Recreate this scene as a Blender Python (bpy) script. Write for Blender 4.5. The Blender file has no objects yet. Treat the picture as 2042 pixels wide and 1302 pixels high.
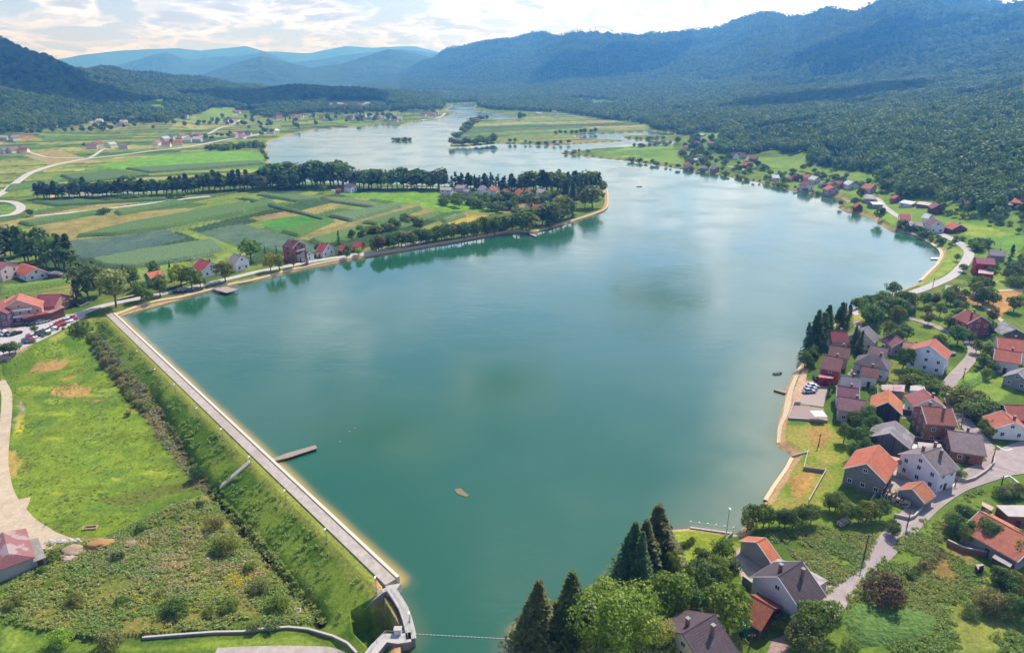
import bpy, math, random
import numpy as np
from mathutils import Vector
R = math.radians
sc = bpy.context.scene
# ---------------------------------------------------------------- camera, sky, sun, exposure
CAMH = 100.0; F = 1362.0; HORIZ = 140.0
P = math.atan((651-HORIZ)/F)
cam = bpy.data.cameras.new('camera'); camo = bpy.data.objects.new('camera', cam)
sc.collection.objects.link(camo); sc.camera = camo
cam.sensor_width = 36; cam.sensor_fit = 'HORIZONTAL'; cam.lens = F/2042*36
cam.clip_start = 1; cam.clip_end = 40000
camo.location = (0, 0, CAMH); camo.rotation_euler = (R(90)-P, 0, 0)
SUN_AZ, SUN_EL = R(33), R(50)          # azimuth to the right of +Y
w = bpy.data.worlds.new('World'); sc.world = w; w.use_nodes = True
sd = Vector((math.sin(SUN_AZ)*math.cos(SUN_EL), math.cos(SUN_AZ)*math.cos(SUN_EL), math.sin(SUN_EL)))
sl = bpy.data.lights.new('sun', 'SUN'); sl.energy = 4.8; sl.angle = R(0.5); sl.color = (1, .955, .88)
slo = bpy.data.objects.new('sun', sl); sc.collection.objects.link(slo)
slo.rotation_euler = sd.to_track_quat('Z', 'Y').to_euler()
sc.view_settings.view_transform = 'Standard'; sc.view_settings.look = 'None'
sc.view_settings.gamma = 1; sc.view_settings.exposure = 0.16

class NT:
    def __init__(s, nt): s.nt = nt
    def n(s, typ, props=None, **inp):
        nd = s.nt.nodes.new(typ)
        for k, v in (props or {}).items(): setattr(nd, k, v)
        for k, v in inp.items():
            key = int(k[1:]) if k[0] == '_' and k[1:].isdigit() else k.replace('_', ' ')
            s.put(nd.inputs[key], v)
        return nd
    def put(s, sock, v):
        if isinstance(v, bpy.types.NodeSocket): s.nt.links.new(v, sock)
        elif isinstance(v, bpy.types.Node): s.nt.links.new(v.outputs[0], sock)
        else:
            if isinstance(v, tuple) and len(v) == 3 and sock.type == 'RGBA': v = v+(1,)
            sock.default_value = v
    def m(s, op, a, b=0.0, c=None, clamp=False):
        nd = s.n('ShaderNodeMath', {'operation': op, 'use_clamp': clamp}, _0=a, _1=b)
        if c is not None: s.put(nd.inputs[2], c)
        return nd.outputs[0]
    def vm(s, op, a, b=(0, 0, 0)):
        return s.n('ShaderNodeVectorMath', {'operation': op}, _0=a, _1=b).outputs[0]
    def mix(s, f, a, b, mode='MIX'):
        nd = s.nt.nodes.new('ShaderNodeMix'); nd.data_type = 'RGBA'; nd.blend_type = mode
        s.put(nd.inputs[0], f); s.put(nd.inputs[6], a); s.put(nd.inputs[7], b)
        return nd.outputs[2]
    def rng(s, v, a, b, c=0.0, d=1.0, t='LINEAR'):
        nd = s.n('ShaderNodeMapRange', {'interpolation_type': t})
        s.put(nd.inputs[0], v)
        for i, x in enumerate((a, b, c, d)): s.put(nd.inputs[1+i], x)
        return nd.outputs[0]
    def noise(s, vec, scale, detail=4, rough=.55, dist=0.0):
        nd = s.n('ShaderNodeTexNoise', {}, Vector=vec, Scale=scale, Detail=detail, Roughness=rough, Distortion=dist)
        return nd.outputs[0]

# sky: Nishita with a layer of clouds laid out on a horizontal plane high above
t = NT(w.node_tree)
for nd in list(w.node_tree.nodes): w.node_tree.nodes.remove(nd)
sky = t.n('ShaderNodeTexSky', {'sky_type': 'NISHITA', 'sun_disc': False, 'sun_elevation': SUN_EL, 'sun_rotation': SUN_AZ,
          'altitude': 300, 'air_density': 1.0, 'dust_density': 1.2, 'ozone_density': 1.6})
tc = t.n('ShaderNodeTexCoord').outputs['Generated']
sep = t.n('ShaderNodeSeparateXYZ', {}, _0=tc)
el = sep.outputs[2]
den = t.m('MAXIMUM', t.m('ADD', el, .20), .03)
cx = t.m('DIVIDE', sep.outputs[0], den); cy = t.m('DIVIDE', sep.outputs[1], den)
pv = t.n('ShaderNodeCombineXYZ', {}, _0=cx, _1=cy, _2=3.7).outputs[0]
n1 = t.noise(pv, 2.7, 9, .56, .35)
n2 = t.noise(t.vm('ADD', pv, (.03, -.06, .03)), 2.7, 9, .56, .35)
cover = t.rng(el, 0.16, .40, .43, .545)
cl = t.rng(n1, cover, t.m('ADD', cover, .10), 0, 1, 'SMOOTHSTEP')
shade = t.rng(t.m('SUBTRACT', n1, cover), .04, .22, 1.0, .72)
shade2 = t.rng(t.m('SUBTRACT', n2, n1), -.05, .05, .85, 1.08)
br = t.m('MULTIPLY', shade, shade2)
ccol = t.mix(t.rng(br, .66, 1.0), (5.6, 6.2, 7.2), (11.4, 12.0, 13.0))
hz = t.rng(el, 0.0, .16, .75, 0.0, 'SMOOTHSTEP')
base = t.mix(hz, t.mix(1.0, sky.outputs[0], (.92, 1.0, 1.12), 'MULTIPLY'), (6.6, 7.6, 9.4))
skyc = t.mix(t.m('MULTIPLY', cl, .93), base, ccol)
gl = t.m('MULTIPLY', t.rng(el, .06, .15, 1.45, 1.9, 'SMOOTHSTEP'), t.rng(el, .26, .55, 1.0, .52, 'SMOOTHSTEP'))
sdot = t.n('ShaderNodeVectorMath', {'operation': 'DOT_PRODUCT'}, _0=tc, _1=tuple(sd)).outputs['Value']
gl = t.m('MULTIPLY', gl, t.rng(sdot, .45, .95, .92, 1.5, 'SMOOTHSTEP'))
skyc = t.mix(1.0, skyc, t.n('ShaderNodeCombineColor', {}, _0=t.m('MULTIPLY', gl, .83), _1=t.m('MULTIPLY', gl, .85), _2=t.m('MULTIPLY', gl, 1.02)).outputs[0], 'MULTIPLY')
bg = t.n('ShaderNodeBackground', {}, Color=skyc, Strength=.095)
t.n('ShaderNodeOutputWorld', {}, Surface=bg)

# ---------------------------------------------------------------- pixel rays and terrain
cP, sP = math.cos(P), math.sin(P)
def ray(x, y):
    u = (x-1021)/F; v = (651-y)/F
    return u, cP+v*sP, -sP+v*cP
def plane(x, y, z=0.0):
    a, b, c = ray(x, y); k = (z-CAMH)/c
    return a*k, b*k
def phi_of(x, y=200):
    a, b, c = ray(x, y); return math.atan2(a, b)
def z_at(x, y, r):
    a, b, c = ray(x, y); return CAMH+c*r/math.hypot(a, b)

def h2(ix, iy, s):
    n = (ix.astype(np.int64)*374761393+iy.astype(np.int64)*668265263+s*974634777) & 0xffffffff
    n = ((n ^ (n >> 13))*1274126177) & 0xffffffff
    return ((n ^ (n >> 16)) & 0xffff)/65535.0
def vnoise(x, y, s=0):
    ix = np.floor(x); iy = np.floor(y); fx = x-ix; fy = y-iy
    fx = fx*fx*(3-2*fx); fy = fy*fy*(3-2*fy)
    a = h2(ix, iy, s); b = h2(ix+1, iy, s); c = h2(ix, iy+1, s); d = h2(ix+1, iy+1, s)
    return (a*(1-fx)+b*fx)*(1-fy)+(c*(1-fx)+d*fx)*fy
def fbm(x, y, o=4, s=0):
    v = 0; a = .5; tot = 0
    for i in range(o):
        v = v+a*vnoise(x, y, s+i); tot += a; x = x*2.03+17.3; y = y*2.03-9.1; a *= .5
    return v/tot
def sstep(a, b, x):
    k = np.clip((x-a)/(b-a), 0, 1); return k*k*(3-2*k)

LAKE_PX = [(232,632),(800,1165),(772,1178),(795,1205),(815,1240),(822,1275),(800,1300),(790,1600),(1000,1600),(1012,1302),(1016,1290),(1037,1259),(1100,1238),(1158,1222),(1173,1210),(1210,1180),(1227,1155),(1257,1133),(1309,1084),(1334,1057),(1376,1054),(1461,1066),(1474,1066),(1498,1025),(1523,1007),(1540,974),(1565,937),(1579,913),(1574,905),(1548,888),(1550,848),(1562,810),(1567,776),(1589,734),(1601,710),(1640,668),(1673,638),(1702,616),(1761,592),(1800,579),(1830,567),(1852,545),(1866,529),(1876,512),(1874,501),(1860,490),(1829,472),(1810,467),(1771,458),(1752,447),(1743,438),(1716,428),(1678,419),(1669,411),(1691,404),(1678,396),(1628,389),(1540,371),(1497,359),(1403,344),(1360,337),(1299,327),(1250,320),(1180,313),(1116,306),(1162,301),(1184,298),(1258,294),(1340,290),(1345,281),(1300,279),(1244,275.5),(1244,272),(1300,270.5),(1340,271),(1347,267),(1304,263),(1244,265.5),(1167,269),(1148,272),(1150,276),(1200,279),(1246,281.5),(1170,285.5),(1137,288),(1093,290),(1052,288),(992,286),(926,292),(896,292),(903,280),(912,270),(931,260),(948,246),(950,239),(975,237.5),(1013,239),(1033,236),(1030,234.5),(983,225),(948,221),(943,216),(953,206),(901,209),(901,214),(885,221),(909,227),(884,235),(818,245),(796,252),(763,249),(733,252),(632,257),(582,268),(541,281),(530,289),(533,310),(538,335),(540,350),(450,365),(330,377),(110,390),(105,396),(330,384),(450,372),(560,361),(620,365),(700,369),(800,370),(900,374),(1000,376),(1100,374),(1180,373),(1205,376),(1212,395),(1212,410),(1205,421),(1183,430),(1133,446),(1070,464),(1036,464),(1003,467),(958,475),(877,489),(800,502),(727,514),(605,537),(507,562),(465,570),(426,580),(368,595)]
LAKE = np.array([plane(x, y) for x, y in LAKE_PX])
ISLE = np.array([plane(x, y) for x, y in [(777,279),(790,276.5),(806,275.5),(820,277.5),(823,280),(812,281.6),(795,281.5)]])
LOW_PX = [(178,634),(214,630),(762,1166),(768,1200),(800,1250),(800,1300),(785,1600),(-900,1600),(-900,760),(0,708),(60,692),(110,668),(150,645)]
LOW = np.array([plane(x, y, 1.8) for x, y in LOW_PX])
BOWL = np.array([plane(x, y, z) for x, y, z in [(768,1180,1.6),(792,1193,1.6),(804,1213,1.6),(812,1236,1.6),(818,1262,1.6),(795,1273,1.6),(768,1273,1.6),(748,1292,1.6),(700,1290,-5.6),(696,1246,-5.6),(722,1221,-2.6),(745,1197,.2)]])
DITCH = np.array([plane(x, y, -4.3) for x, y in [(300,790),(322,832),(352,880),(388,935),(425,985),(470,1045),(530,1115),(590,1180),(640,1240)]])
def seg_dist(px, py, poly, closed=True):
    n = len(poly); d = np.full(px.shape, 1e18)
    for i in range(n if closed else n-1):
        x0, y0 = poly[i]; x1, y1 = poly[(i+1) % n]
        dx, dy = x1-x0, y1-y0; L = dx*dx+dy*dy+1e-9
        k = np.clip(((px-x0)*dx+(py-y0)*dy)/L, 0, 1)
        d = np.minimum(d, (px-x0-k*dx)**2+(py-y0-k*dy)**2)
    return np.sqrt(d)
def inside(px, py, poly):
    c = np.zeros(px.shape, bool); n = len(poly)
    for i in range(n):
        x0, y0 = poly[i]; x1, y1 = poly[(i+1) % n]
        if y0 == y1: continue
        c ^= ((y0 > py) != (y1 > py)) & (px < (x1-x0)*(py-y0)/(y1-y0)+x0)
    return c
def sdist(px, py, poly):               # positive outside
    d = seg_dist(px, py, poly); return np.where(inside(px, py, poly), -d, d)
def shore(px, py):
    return np.maximum(sdist(px, py, LAKE), -sdist(px, py, ISLE))

COLS = {
 -700: [(900,1.5),(1300,'y225'),(1900,'y110'),(2300,'y60'),(3200,120)],
 -300: [(1100,1.5),(1450,'y228'),(2000,'y110'),(2300,'y68'),(3000,120)],
 0: [(1200,1.5),(1500,'y236'),(2000,'y130'),(2350,'y77'),(3000,80),(6000,20)],
 100: [(1250,1.5),(1550,'y236'),(2000,'y150'),(2400,'y103'),(3000,60),(6000,20)],
 200: [(1300,1.5),(1600,'y236'),(2100,'y175'),(2500,'y130'),(3200,40),(6000,20)],
 300: [(1300,1.5),(1700,'y216'),(2300,'y176'),(2800,'y150'),(3500,30),(6000,20)],
 400: [(1600,1.5),(2000,'y196'),(2600,'y172'),(3000,'y160'),(3500,20),(6000,20)],
 500: [(1700,1.5),(2050,'y198'),(2600,'y180'),(3100,'y172'),(3500,15),(6000,20)],
 600: [(1500,1.5),(1900,'y206'),(2350,'y172'),(2700,8),(3500,8),(6000,20)],
 700: [(1500,1.5),(1900,'y205'),(2350,'y178'),(2700,8),(3500,8),(6000,20)],
 790: [(1500,1.5),(1900,'y206'),(2400,'y185'),(3000,8),(4200,'y166'),(5200,'y148'),(7000,60)],
 860: [(1700,1.5),(2000,'y206'),(2500,'y191'),(3300,'y184'),(4200,'y160'),(5200,'y122'),(7000,100)],
 900: [(2500,1.5),(3000,'y190'),(4000,'y165'),(5300,'y106'),(7000,150)],
 1000: [(2200,1.5),(2800,'y194'),(3600,'y168'),(5000,'y82'),(7000,200)],
 1150: [(1700,1.5),(2100,'y212'),(2600,'y190'),(3300,'y160'),(4800,'y62'),(6500,200)],
 1280: [(1350,1.5),(1750,'y226'),(2400,'y194'),(3200,'y160'),(4600,'y75'),(6500,200)],
 1400: [(1200,1.5),(1500,'y230'),(2200,'y196'),(3000,'y160'),(4500,'y64'),(6500,200)],
 1500: [(950,1.5),(1200,'y248'),(1900,'y203'),(2800,'y160'),(4300,'y40'),(6500,200)],
 1560: [(870,1.5),(1150,'y252'),(1800,'y205'),(2700,'y160'),(4300,'y50'),(6500,200)],
 1650: [(750,2),(1020,'y262'),(1600,'y210'),(2500,'y160'),(4200,'y30'),(6500,200)],
 1800: [(600,2.5),(880,'y280'),(1400,'y215'),(2300,'y155'),(4000,'y6'),(6500,200)],
 1920: [(520,3),(800,'y290'),(1300,'y215'),(2150,'y150'),(4000,'y14'),(6500,200)],
 2042: [(470,3),(740,'y300'),(1200,'y213'),(2000,'y145'),(3900,'y6'),(6500,200)],
 2400: [(400,3),(700,'y310'),(1200,'y195'),(2000,'y110'),(3800,'y0'),(6500,200)],
 2800: [(350,3),(700,'y300'),(1200,'y180'),(2000,'y90'),(3800,'y0'),(6500,200)]}
CK = sorted(COLS); CPHI = np.array([phi_of(x) for x in CK]); CPR = []
for x in CK:
    rr = [0]; zz = [1.5]
    for r_, v in COLS[x]:
        rr.append(r_); zz.append(z_at(x, float(v[1:]), r_) if isinstance(v, str) else v)
    CPR.append((rr, zz))
def zbase(px, py):
    r = np.hypot(px, py); ph = np.arctan2(px, py)
    prof = np.stack([np.interp(r, a, b) for a, b in CPR])
    i = np.clip(np.searchsorted(CPHI, ph)-1, 0, len(CK)-2)
    k = np.clip((ph-CPHI[i])/(CPHI[i+1]-CPHI[i]), 0, 1); k = k*k*(3-2*k)
    idx = np.arange(px.size).reshape(px.shape)
    pf = prof.reshape(len(CK), -1)
    z = pf[i.ravel(), idx.ravel()]*(1-k.ravel())+pf[i.ravel()+1, idx.ravel()]*k.ravel()
    return z.reshape(px.shape)
def H(px, py, far=True):
    px = np.asarray(px, float); py = np.asarray(py, float); sh = px.shape
    px = px.ravel(); py = py.ravel()
    z = zbase(px, py)
    hi = sstep(8, 90, z)
    n = fbm(px/420, py/420, 4, 5)-.5
    ridg = 1-np.abs(fbm(px/520+3, py/300, 4, 11)-.5)*4
    z = z+hi*(n*.22*z.clip(0, 220)+ridg*.34*z.clip(0, 330)-.205*z.clip(0, 330))
    z = z+sstep(2, 12, z)*(fbm(px/130, py/130, 3, 31)-.5)*6
    r = np.hypot(px, py)
    m = r < 3600
    s = np.full(px.shape, 1e4); s[m] = shore(px[m], py[m])
    land = np.minimum(z, .08+.55*s)
    z = np.where(s > 0, land, np.maximum(s*.5, -3.5))
    m = (py < 420) & (px < 60)
    if m.any():
        d = -sdist(px[m], py[m], LOW)
        prof = np.interp(d, [0, 1.2, 10.5, 13, 40], [0, -.15, -5.4, -5.8, -5.6])
        dd = seg_dist(px[m], py[m], DITCH, False)
        prof = prof-1.6*np.exp(-(dd/1.6)**2)
        zl = 1.6+prof; db = -sdist(px[m], py[m], BOWL); zl = np.where(db > 0, np.minimum(zl, 1.6-7.2*sstep(0, 1.0, db)), zl)
        z[m] = np.where((d > 0) & (s[m] > 0), zl, z[m])
    return z.reshape(sh)
RS = np.exp(np.linspace(math.log(22), math.log(9000), 520))
def gpx(x, y, dz=0.0):
    """world point where the ray through photo pixel (x,y) meets the terrain (raised by dz)"""
    a, b, c = ray(x, y); hl = math.hypot(a, b)
    X = RS*a/hl; Y = RS*b/hl; zr = CAMH+c/hl*RS
    hh = H(X, Y); d = zr-(np.where(inside(X, Y, LOW), hh, np.maximum(hh, 0))+dz)
    i = int(np.argmax(d < 0))
    if d[i] >= 0: i = len(RS)-1
    if i == 0: i = 1
    k = d[i-1]/(d[i-1]-d[i]); r_ = RS[i-1]+(RS[i]-RS[i-1])*k
    x_, y_ = r_*a/hl, r_*b/hl
    return x_, y_, CAMH+c/hl*r_-dz
def height_px(x, y, p, hpx):
    """height in metres of an upright thing standing at p that spans hpx photo pixels above pixel (x,y)"""
    a, b, c = ray(x, y-hpx); return max(.5, CAMH+c/math.hypot(a, b)*math.hypot(p[0], p[1])-p[2])
def hz1(x, y): return float(H(np.array([x]), np.array([y]))[0])
def mpp(p): return math.sqrt(p[0]**2+p[1]**2+(CAMH-p[2])**2)/F
# ---------------------------------------------------------------- helpers for objects
def lin(h):
    v = [int(h[i:i+2], 16)/255 for i in (0, 2, 4)]
    return tuple(((c+.055)/1.055)**2.4 if c > .04045 else c/12.92 for c in v)
MATS = {}
def newmat(name):
    m = bpy.data.materials.new(name); m.use_nodes = True
    for nd in list(m.node_tree.nodes): m.node_tree.nodes.remove(nd)
    return m, NT(m.node_tree)
def finish(t, col, rough=.9, spec=.2, bump=None, bstr=.3, bdist=.1, **kw):
    d = dict(Base_Color=col, Roughness=rough); d['Specular_IOR_Level'] = spec
    b = t.nt.nodes.new('ShaderNodeBsdfPrincipled')
    t.put(b.inputs['Base Color'], col); t.put(b.inputs['Roughness'], rough); t.put(b.inputs['Specular IOR Level'], spec)
    for k, v in kw.items(): t.put(b.inputs[k.replace('_', ' ')], v)
    if bump is not None:
        bn = t.n('ShaderNodeBump', {}, Strength=bstr, Distance=bdist, Height=bump)
        t.put(b.inputs['Normal'], bn.outputs[0])
    t.n('ShaderNodeOutputMaterial', {}, Surface=b)
    return b
def mat_plain(col, rough=.8, var=.25, scale=2.0, spec=.25, name='paint', metallic=0.0, dirt=0.0):
    key = ('p', col, rough, var, scale, spec, metallic, dirt)
    if key in MATS: return MATS[key]
    m, t = newmat(name); c = lin(col) if isinstance(col, str) else col
    pos = t.n('ShaderNodeNewGeometry').outputs['Position']
    n = t.noise(pos, scale, 5, .6)
    cc = t.mix(n, tuple(x*(1-var) for x in c), tuple(min(1, x*(1+var)) for x in c))
    if dirt:
        cc = t.mix(t.rng(t.noise(pos, scale*.35, 4), .5, .75, 0, dirt), cc, (.09, .075, .06))
    finish(t, cc, rough, spec, Metallic=metallic); MATS[key] = m; return m
def mat_roof(col, kind='tile'):
    key = ('r', col, kind)
    if key in MATS: return MATS[key]
    m, t = newmat('roof_'+kind); c = lin(col); g_ = sum(c)/3; c = tuple(.9*(x*.78+g_*.22) for x in c)
    pos = t.n('ShaderNodeTexCoord').outputs['Object']
    br = t.n('ShaderNodeTexBrick', {'offset': .5}, Vector=t.vm('MULTIPLY', pos, (1, 1, 0)), Scale=1.0,
             Color1=tuple(x*.78 for x in c)+(1,), Color2=tuple(min(1, x*1.18) for x in c)+(1,), Mortar=tuple(x*.42 for x in c)+(1,))
    br.inputs['Mortar Size'].default_value = .035; br.inputs['Brick Width'].default_value = .42; br.inputs['Row Height'].default_value = .38
    g = t.n('ShaderNodeNewGeometry').outputs['Position']
    cc = t.mix(t.rng(t.noise(g, .9, 5, .65), .40, .66, 0, .6), br.outputs[0], tuple(x*.45+.03 for x in c))
    cc = t.mix(t.rng(t.noise(g, .35, 3), .35, .65, 0, .28), cc, tuple(min(1, x*1.35) for x in c))
    if kind == 'sheet':
        wv = t.n('ShaderNodeTexWave', {'bands_direction': 'X'}, Vector=pos, Scale=.9, Distortion=.1)
        cc = t.mix(t.rng(wv.outputs[1], .0, .5, .35, 0), c+(1,), tuple(x*.6 for x in c)+(1,))
        cc = t.mix(t.rng(t.noise(g, .5, 4), .4, .7, 0, .4), cc, tuple(x*.6+.02 for x in c))
    if kind == 'sheet': cc = t.mix(t.rng(t.noise(g, .32, 4, .6), .5, .56, 0, .55), cc, (.42, .38, .36))
    finish(t, cc, .75 if kind == 'tile' else .5, .25, br.outputs['Fac'] if kind == 'tile' else None, -.3, .03)
    MATS[key] = m; return m
def mat_wall(col, kind='plaster'):
    key = ('w', col, kind)
    if key in MATS: return MATS[key]
    m, t = newmat('wall_'+kind); c = lin(col)
    g = t.n('ShaderNodeNewGeometry').outputs['Position']
    if kind == 'plaster':
        cc = t.mix(t.rng(t.noise(g, .5, 5, .65), .45, .75, 0, .35), c+(1,), tuple(x*.62 for x in c)+(1,))
        bp = t.noise(g, 6, 2)
    elif kind == 'brick':
        o = t.n('ShaderNodeTexCoord').outputs['Object']
        s = t.n('ShaderNodeSeparateXYZ', {}, _0=o)
        v = t.n('ShaderNodeCombineXYZ', {}, _0=t.m('ADD', s.outputs[0], s.outputs[1]), _1=s.outputs[2]).outputs[0]
        br = t.n('ShaderNodeTexBrick', {}, Vector=v, Scale=1.0, Color1=tuple(x*.8 for x in c)+(1,), Color2=tuple(x*1.15 for x in c)+(1,), Mortar=(.3, .26, .23, 1))
        br.inputs['Brick Width'].default_value = .5; br.inputs['Row Height'].default_value = .25; br.inputs['Mortar Size'].default_value = .02
        cc = t.mix(t.rng(t.noise(g, .6, 4), .4, .7, 0, .4), br.outputs[0], tuple(x*.55 for x in c)+(1,)); bp = br.outputs['Fac']
    else:
        o = t.n('ShaderNodeTexCoord').outputs['Object']
        s = t.n('ShaderNodeSeparateXYZ', {}, _0=o)
        a = t.m('MULTIPLY', t.m('ADD', s.outputs[0], s.outputs[1]), 4.5)
        pl = t.n('ShaderNodeTexWhiteNoise', {'noise_dimensions': '1D'}, W=t.m('FLOOR', a)).outputs[0]
        cc = t.mix(pl, tuple(x*.6 for x in c)+(1,), tuple(x*1.3 for x in c)+(1,)); bp = t.m('FRACT', a)
    finish(t, cc, .9, .15, bp, .25, .03); MATS[key] = m; return m
def mesh_obj(name, verts, faces, mats, parent=None, midx=None, smooth=False, loc=None, rot=0):
    me = bpy.data.meshes.new(name); me.from_pydata([tuple(v) for v in verts], [], faces)
    for m in (mats if isinstance(mats, (list, tuple)) else [mats]): me.materials.append(m)
    if midx: me.polygons.foreach_set('material_index', midx)
    if smooth: me.polygons.foreach_set('use_smooth', [True]*len(me.polygons))
    me.update()
    o = bpy.data.objects.new(name, me); sc.collection.objects.link(o); o.parent = parent
    if loc is not None: o.location = loc; o.rotation_euler = (0, 0, rot)
    return o
def empty(name, loc=(0, 0, 0), rot=0):
    o = bpy.data.objects.new(name, None); sc.collection.objects.link(o); o.location = loc; o.rotation_euler = (0, 0, rot)
    o.empty_display_size = .5; return o
def tag(o, label=None, cat=None, group=None, kind=None):
    if label: o['label'] = label
    if cat: o['category'] = cat
    if group: o['group'] = group
    if kind: o['kind'] = kind
    return o
class MB:
    def __init__(s): s.v = []; s.f = []; s.mi = []
    def add(s, v, f, mi=0):
        b = len(s.v); s.v += [tuple(p) for p in v]; s.f += [tuple(b+i for i in q) for q in f]; s.mi += [mi]*len(f)
    def box(s, c, d, rot=0, mi=0, tilt=None):
        cx, cy, cz = c; dx, dy, dz = d[0]/2, d[1]/2, d[2]/2; ca, sa = math.cos(rot), math.sin(rot); v = []
        for z in (-dz, dz):
            for x, y in ((-dx, -dy), (dx, -dy), (dx, dy), (-dx, dy)):
                v.append((cx+x*ca-y*sa, cy+x*sa+y*ca, cz+z))
        s.add(v, [(3,2,1,0),(4,5,6,7),(0,1,5,4),(1,2,6,5),(2,3,7,6),(3,0,4,7)], mi)
    def tube(s, a, b, r0, r1, n=8, mi=0):
        a = Vector(a); b = Vector(b); d = (b-a).normalized(); u = d.orthogonal().normalized(); w_ = d.cross(u); v = []
        for q, r_ in ((a, r0), (b, r1)):
            for i in range(n):
                k = 2*math.pi*i/n; v.append(q+(u*math.cos(k)+w_*math.sin(k))*r_)
        s.add(v, [(i, (i+1) % n, n+(i+1) % n, n+i) for i in range(n)]+[tuple(range(n))[::-1], tuple(range(n, 2*n))], mi)
    def prism(s, poly, z0, z1, mi=0):
        n = len(poly)
        if sum(poly[i][0]*poly[(i+1) % n][1]-poly[(i+1) % n][0]*poly[i][1] for i in range(n)) < 0: poly = poly[::-1]
        zz0 = z0 if isinstance(z0, list) else [z0]*n; zz1 = z1 if isinstance(z1, list) else [z1]*n
        v = [(x, y, z) for (x, y), z in zip(poly, zz0)]+[(x, y, z) for (x, y), z in zip(poly, zz1)]
        s.add(v, [(i, (i+1) % n, n+(i+1) % n, n+i) for i in range(n)]+[tuple(range(n))[::-1], tuple(range(n, 2*n))], mi)
    def build(s, name, mats, parent=None, smooth=False, loc=None, rot=0):
        return mesh_obj(name, s.v, s.f, mats, parent, s.mi, smooth, loc, rot)
def WP(pts, dz=0.0): return [gpx(x, y, dz) for x, y in pts]
def W2(pts, dz=0.0): return np.array([p[:2] for p in WP(pts, dz)])

# ---------------------------------------------------------------- ground sheet
rr = [28.0]; 
while rr[-1] < 14200:
    r_ = rr[-1]; dep = math.atan(CAMH/r_); y = 651-F*math.tan(P-dep)
    stp = 1.9 if y > 420 else (1.3 if y > 300 else 1.0)
    if y > 1340: stp = 6
    dr = stp*(r_*r_+CAMH*CAMH)/(CAMH*F)
    if 1000 < r_ < 5600: dr = min(dr, 24)
    if r_ > 5600: dr = max(60, r_*.03)
    rr.append(r_+dr)
rr = np.array(rr)
pp = np.concatenate([np.linspace(-1.05, phi_of(-40, 1302), 40)[:-1], np.linspace(phi_of(-40, 1302), phi_of(2082, 1302), 1180), np.linspace(phi_of(2082, 1302), 1.05, 40)[1:]])
NR, NP = len(rr), len(pp)
RRm, PPm = np.meshgrid(rr, pp, indexing='ij')
GX = (RRm*np.sin(PPm)).ravel(); GY = (RRm*np.cos(PPm)).ravel()
print('ground verts', GX.size)
GZ = H(GX, GY)
GS = np.full(GX.shape, 50.0); mk = np.hypot(GX, GY) < 3600; GS[mk] = shore(GX[mk], GY[mk])
GR = np.hypot(GX, GY)
# land cover colour per vertex
def C3(h, k=1.0): return np.array(lin(h))*k
nA = fbm(GX/38, GY/38, 5, 3); nB = fbm(GX/7, GY/7, 4, 7); nC = fbm(GX/160, GY/160, 4, 13); nF = fbm(GX/1.6, GY/1.6, 3, 17)
jx = (fbm(GX/9, GY/9, 3, 41)-.5); jy = (fbm(GX/9, GY/9, 3, 47)-.5)
col = np.empty((GX.size, 3)); 
g0, g1, g2 = C3('54762f'), C3('76963c'), C3('949650')
k = sstep(.3, .7, nA*.6+nB*.4)[:, None]; col[:] = g0*(1-k)+g1*k
k = sstep(.55, .8, nC*.6+nB*.4)[:, None]*.6; col[:] = col*(1-k)+g2*k
def paint(pts, c, amt=1.0, jit=0.0, soft=None, world=False, var=.22, c2=None):
    poly = pts if world else W2(pts)
    x0, y0 = poly.min(0)-3-jit; x1, y1 = poly.max(0)+3+jit
    m = np.where((GX > x0) & (GX < x1) & (GY > y0) & (GY < y1))[0]
    if not m.size: return
    qx = GX[m]+jx[m]*jit*2; qy = GY[m]+jy[m]*jit*2
    ins = inside(qx, qy, poly); m = m[ins]
    if not m.size: return
    a = np.full(m.size, amt)
    if soft: a = a*sstep(0, soft, seg_dist(qx[ins], qy[ins], poly))
    cc = C3(c)[None, :]*(1+var*2*(nB[m][:, None]-.5)+var*1.4*(nF[m][:, None]-.5))
    if c2: kk = sstep(.4, .62, nB[m]*.6+nA[m]*.4)[:, None]; cc = cc*(1-kk)+C3(c2)*kk
    col[m] = col[m]*(1-a[:, None])+cc*a[:, None]
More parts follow.
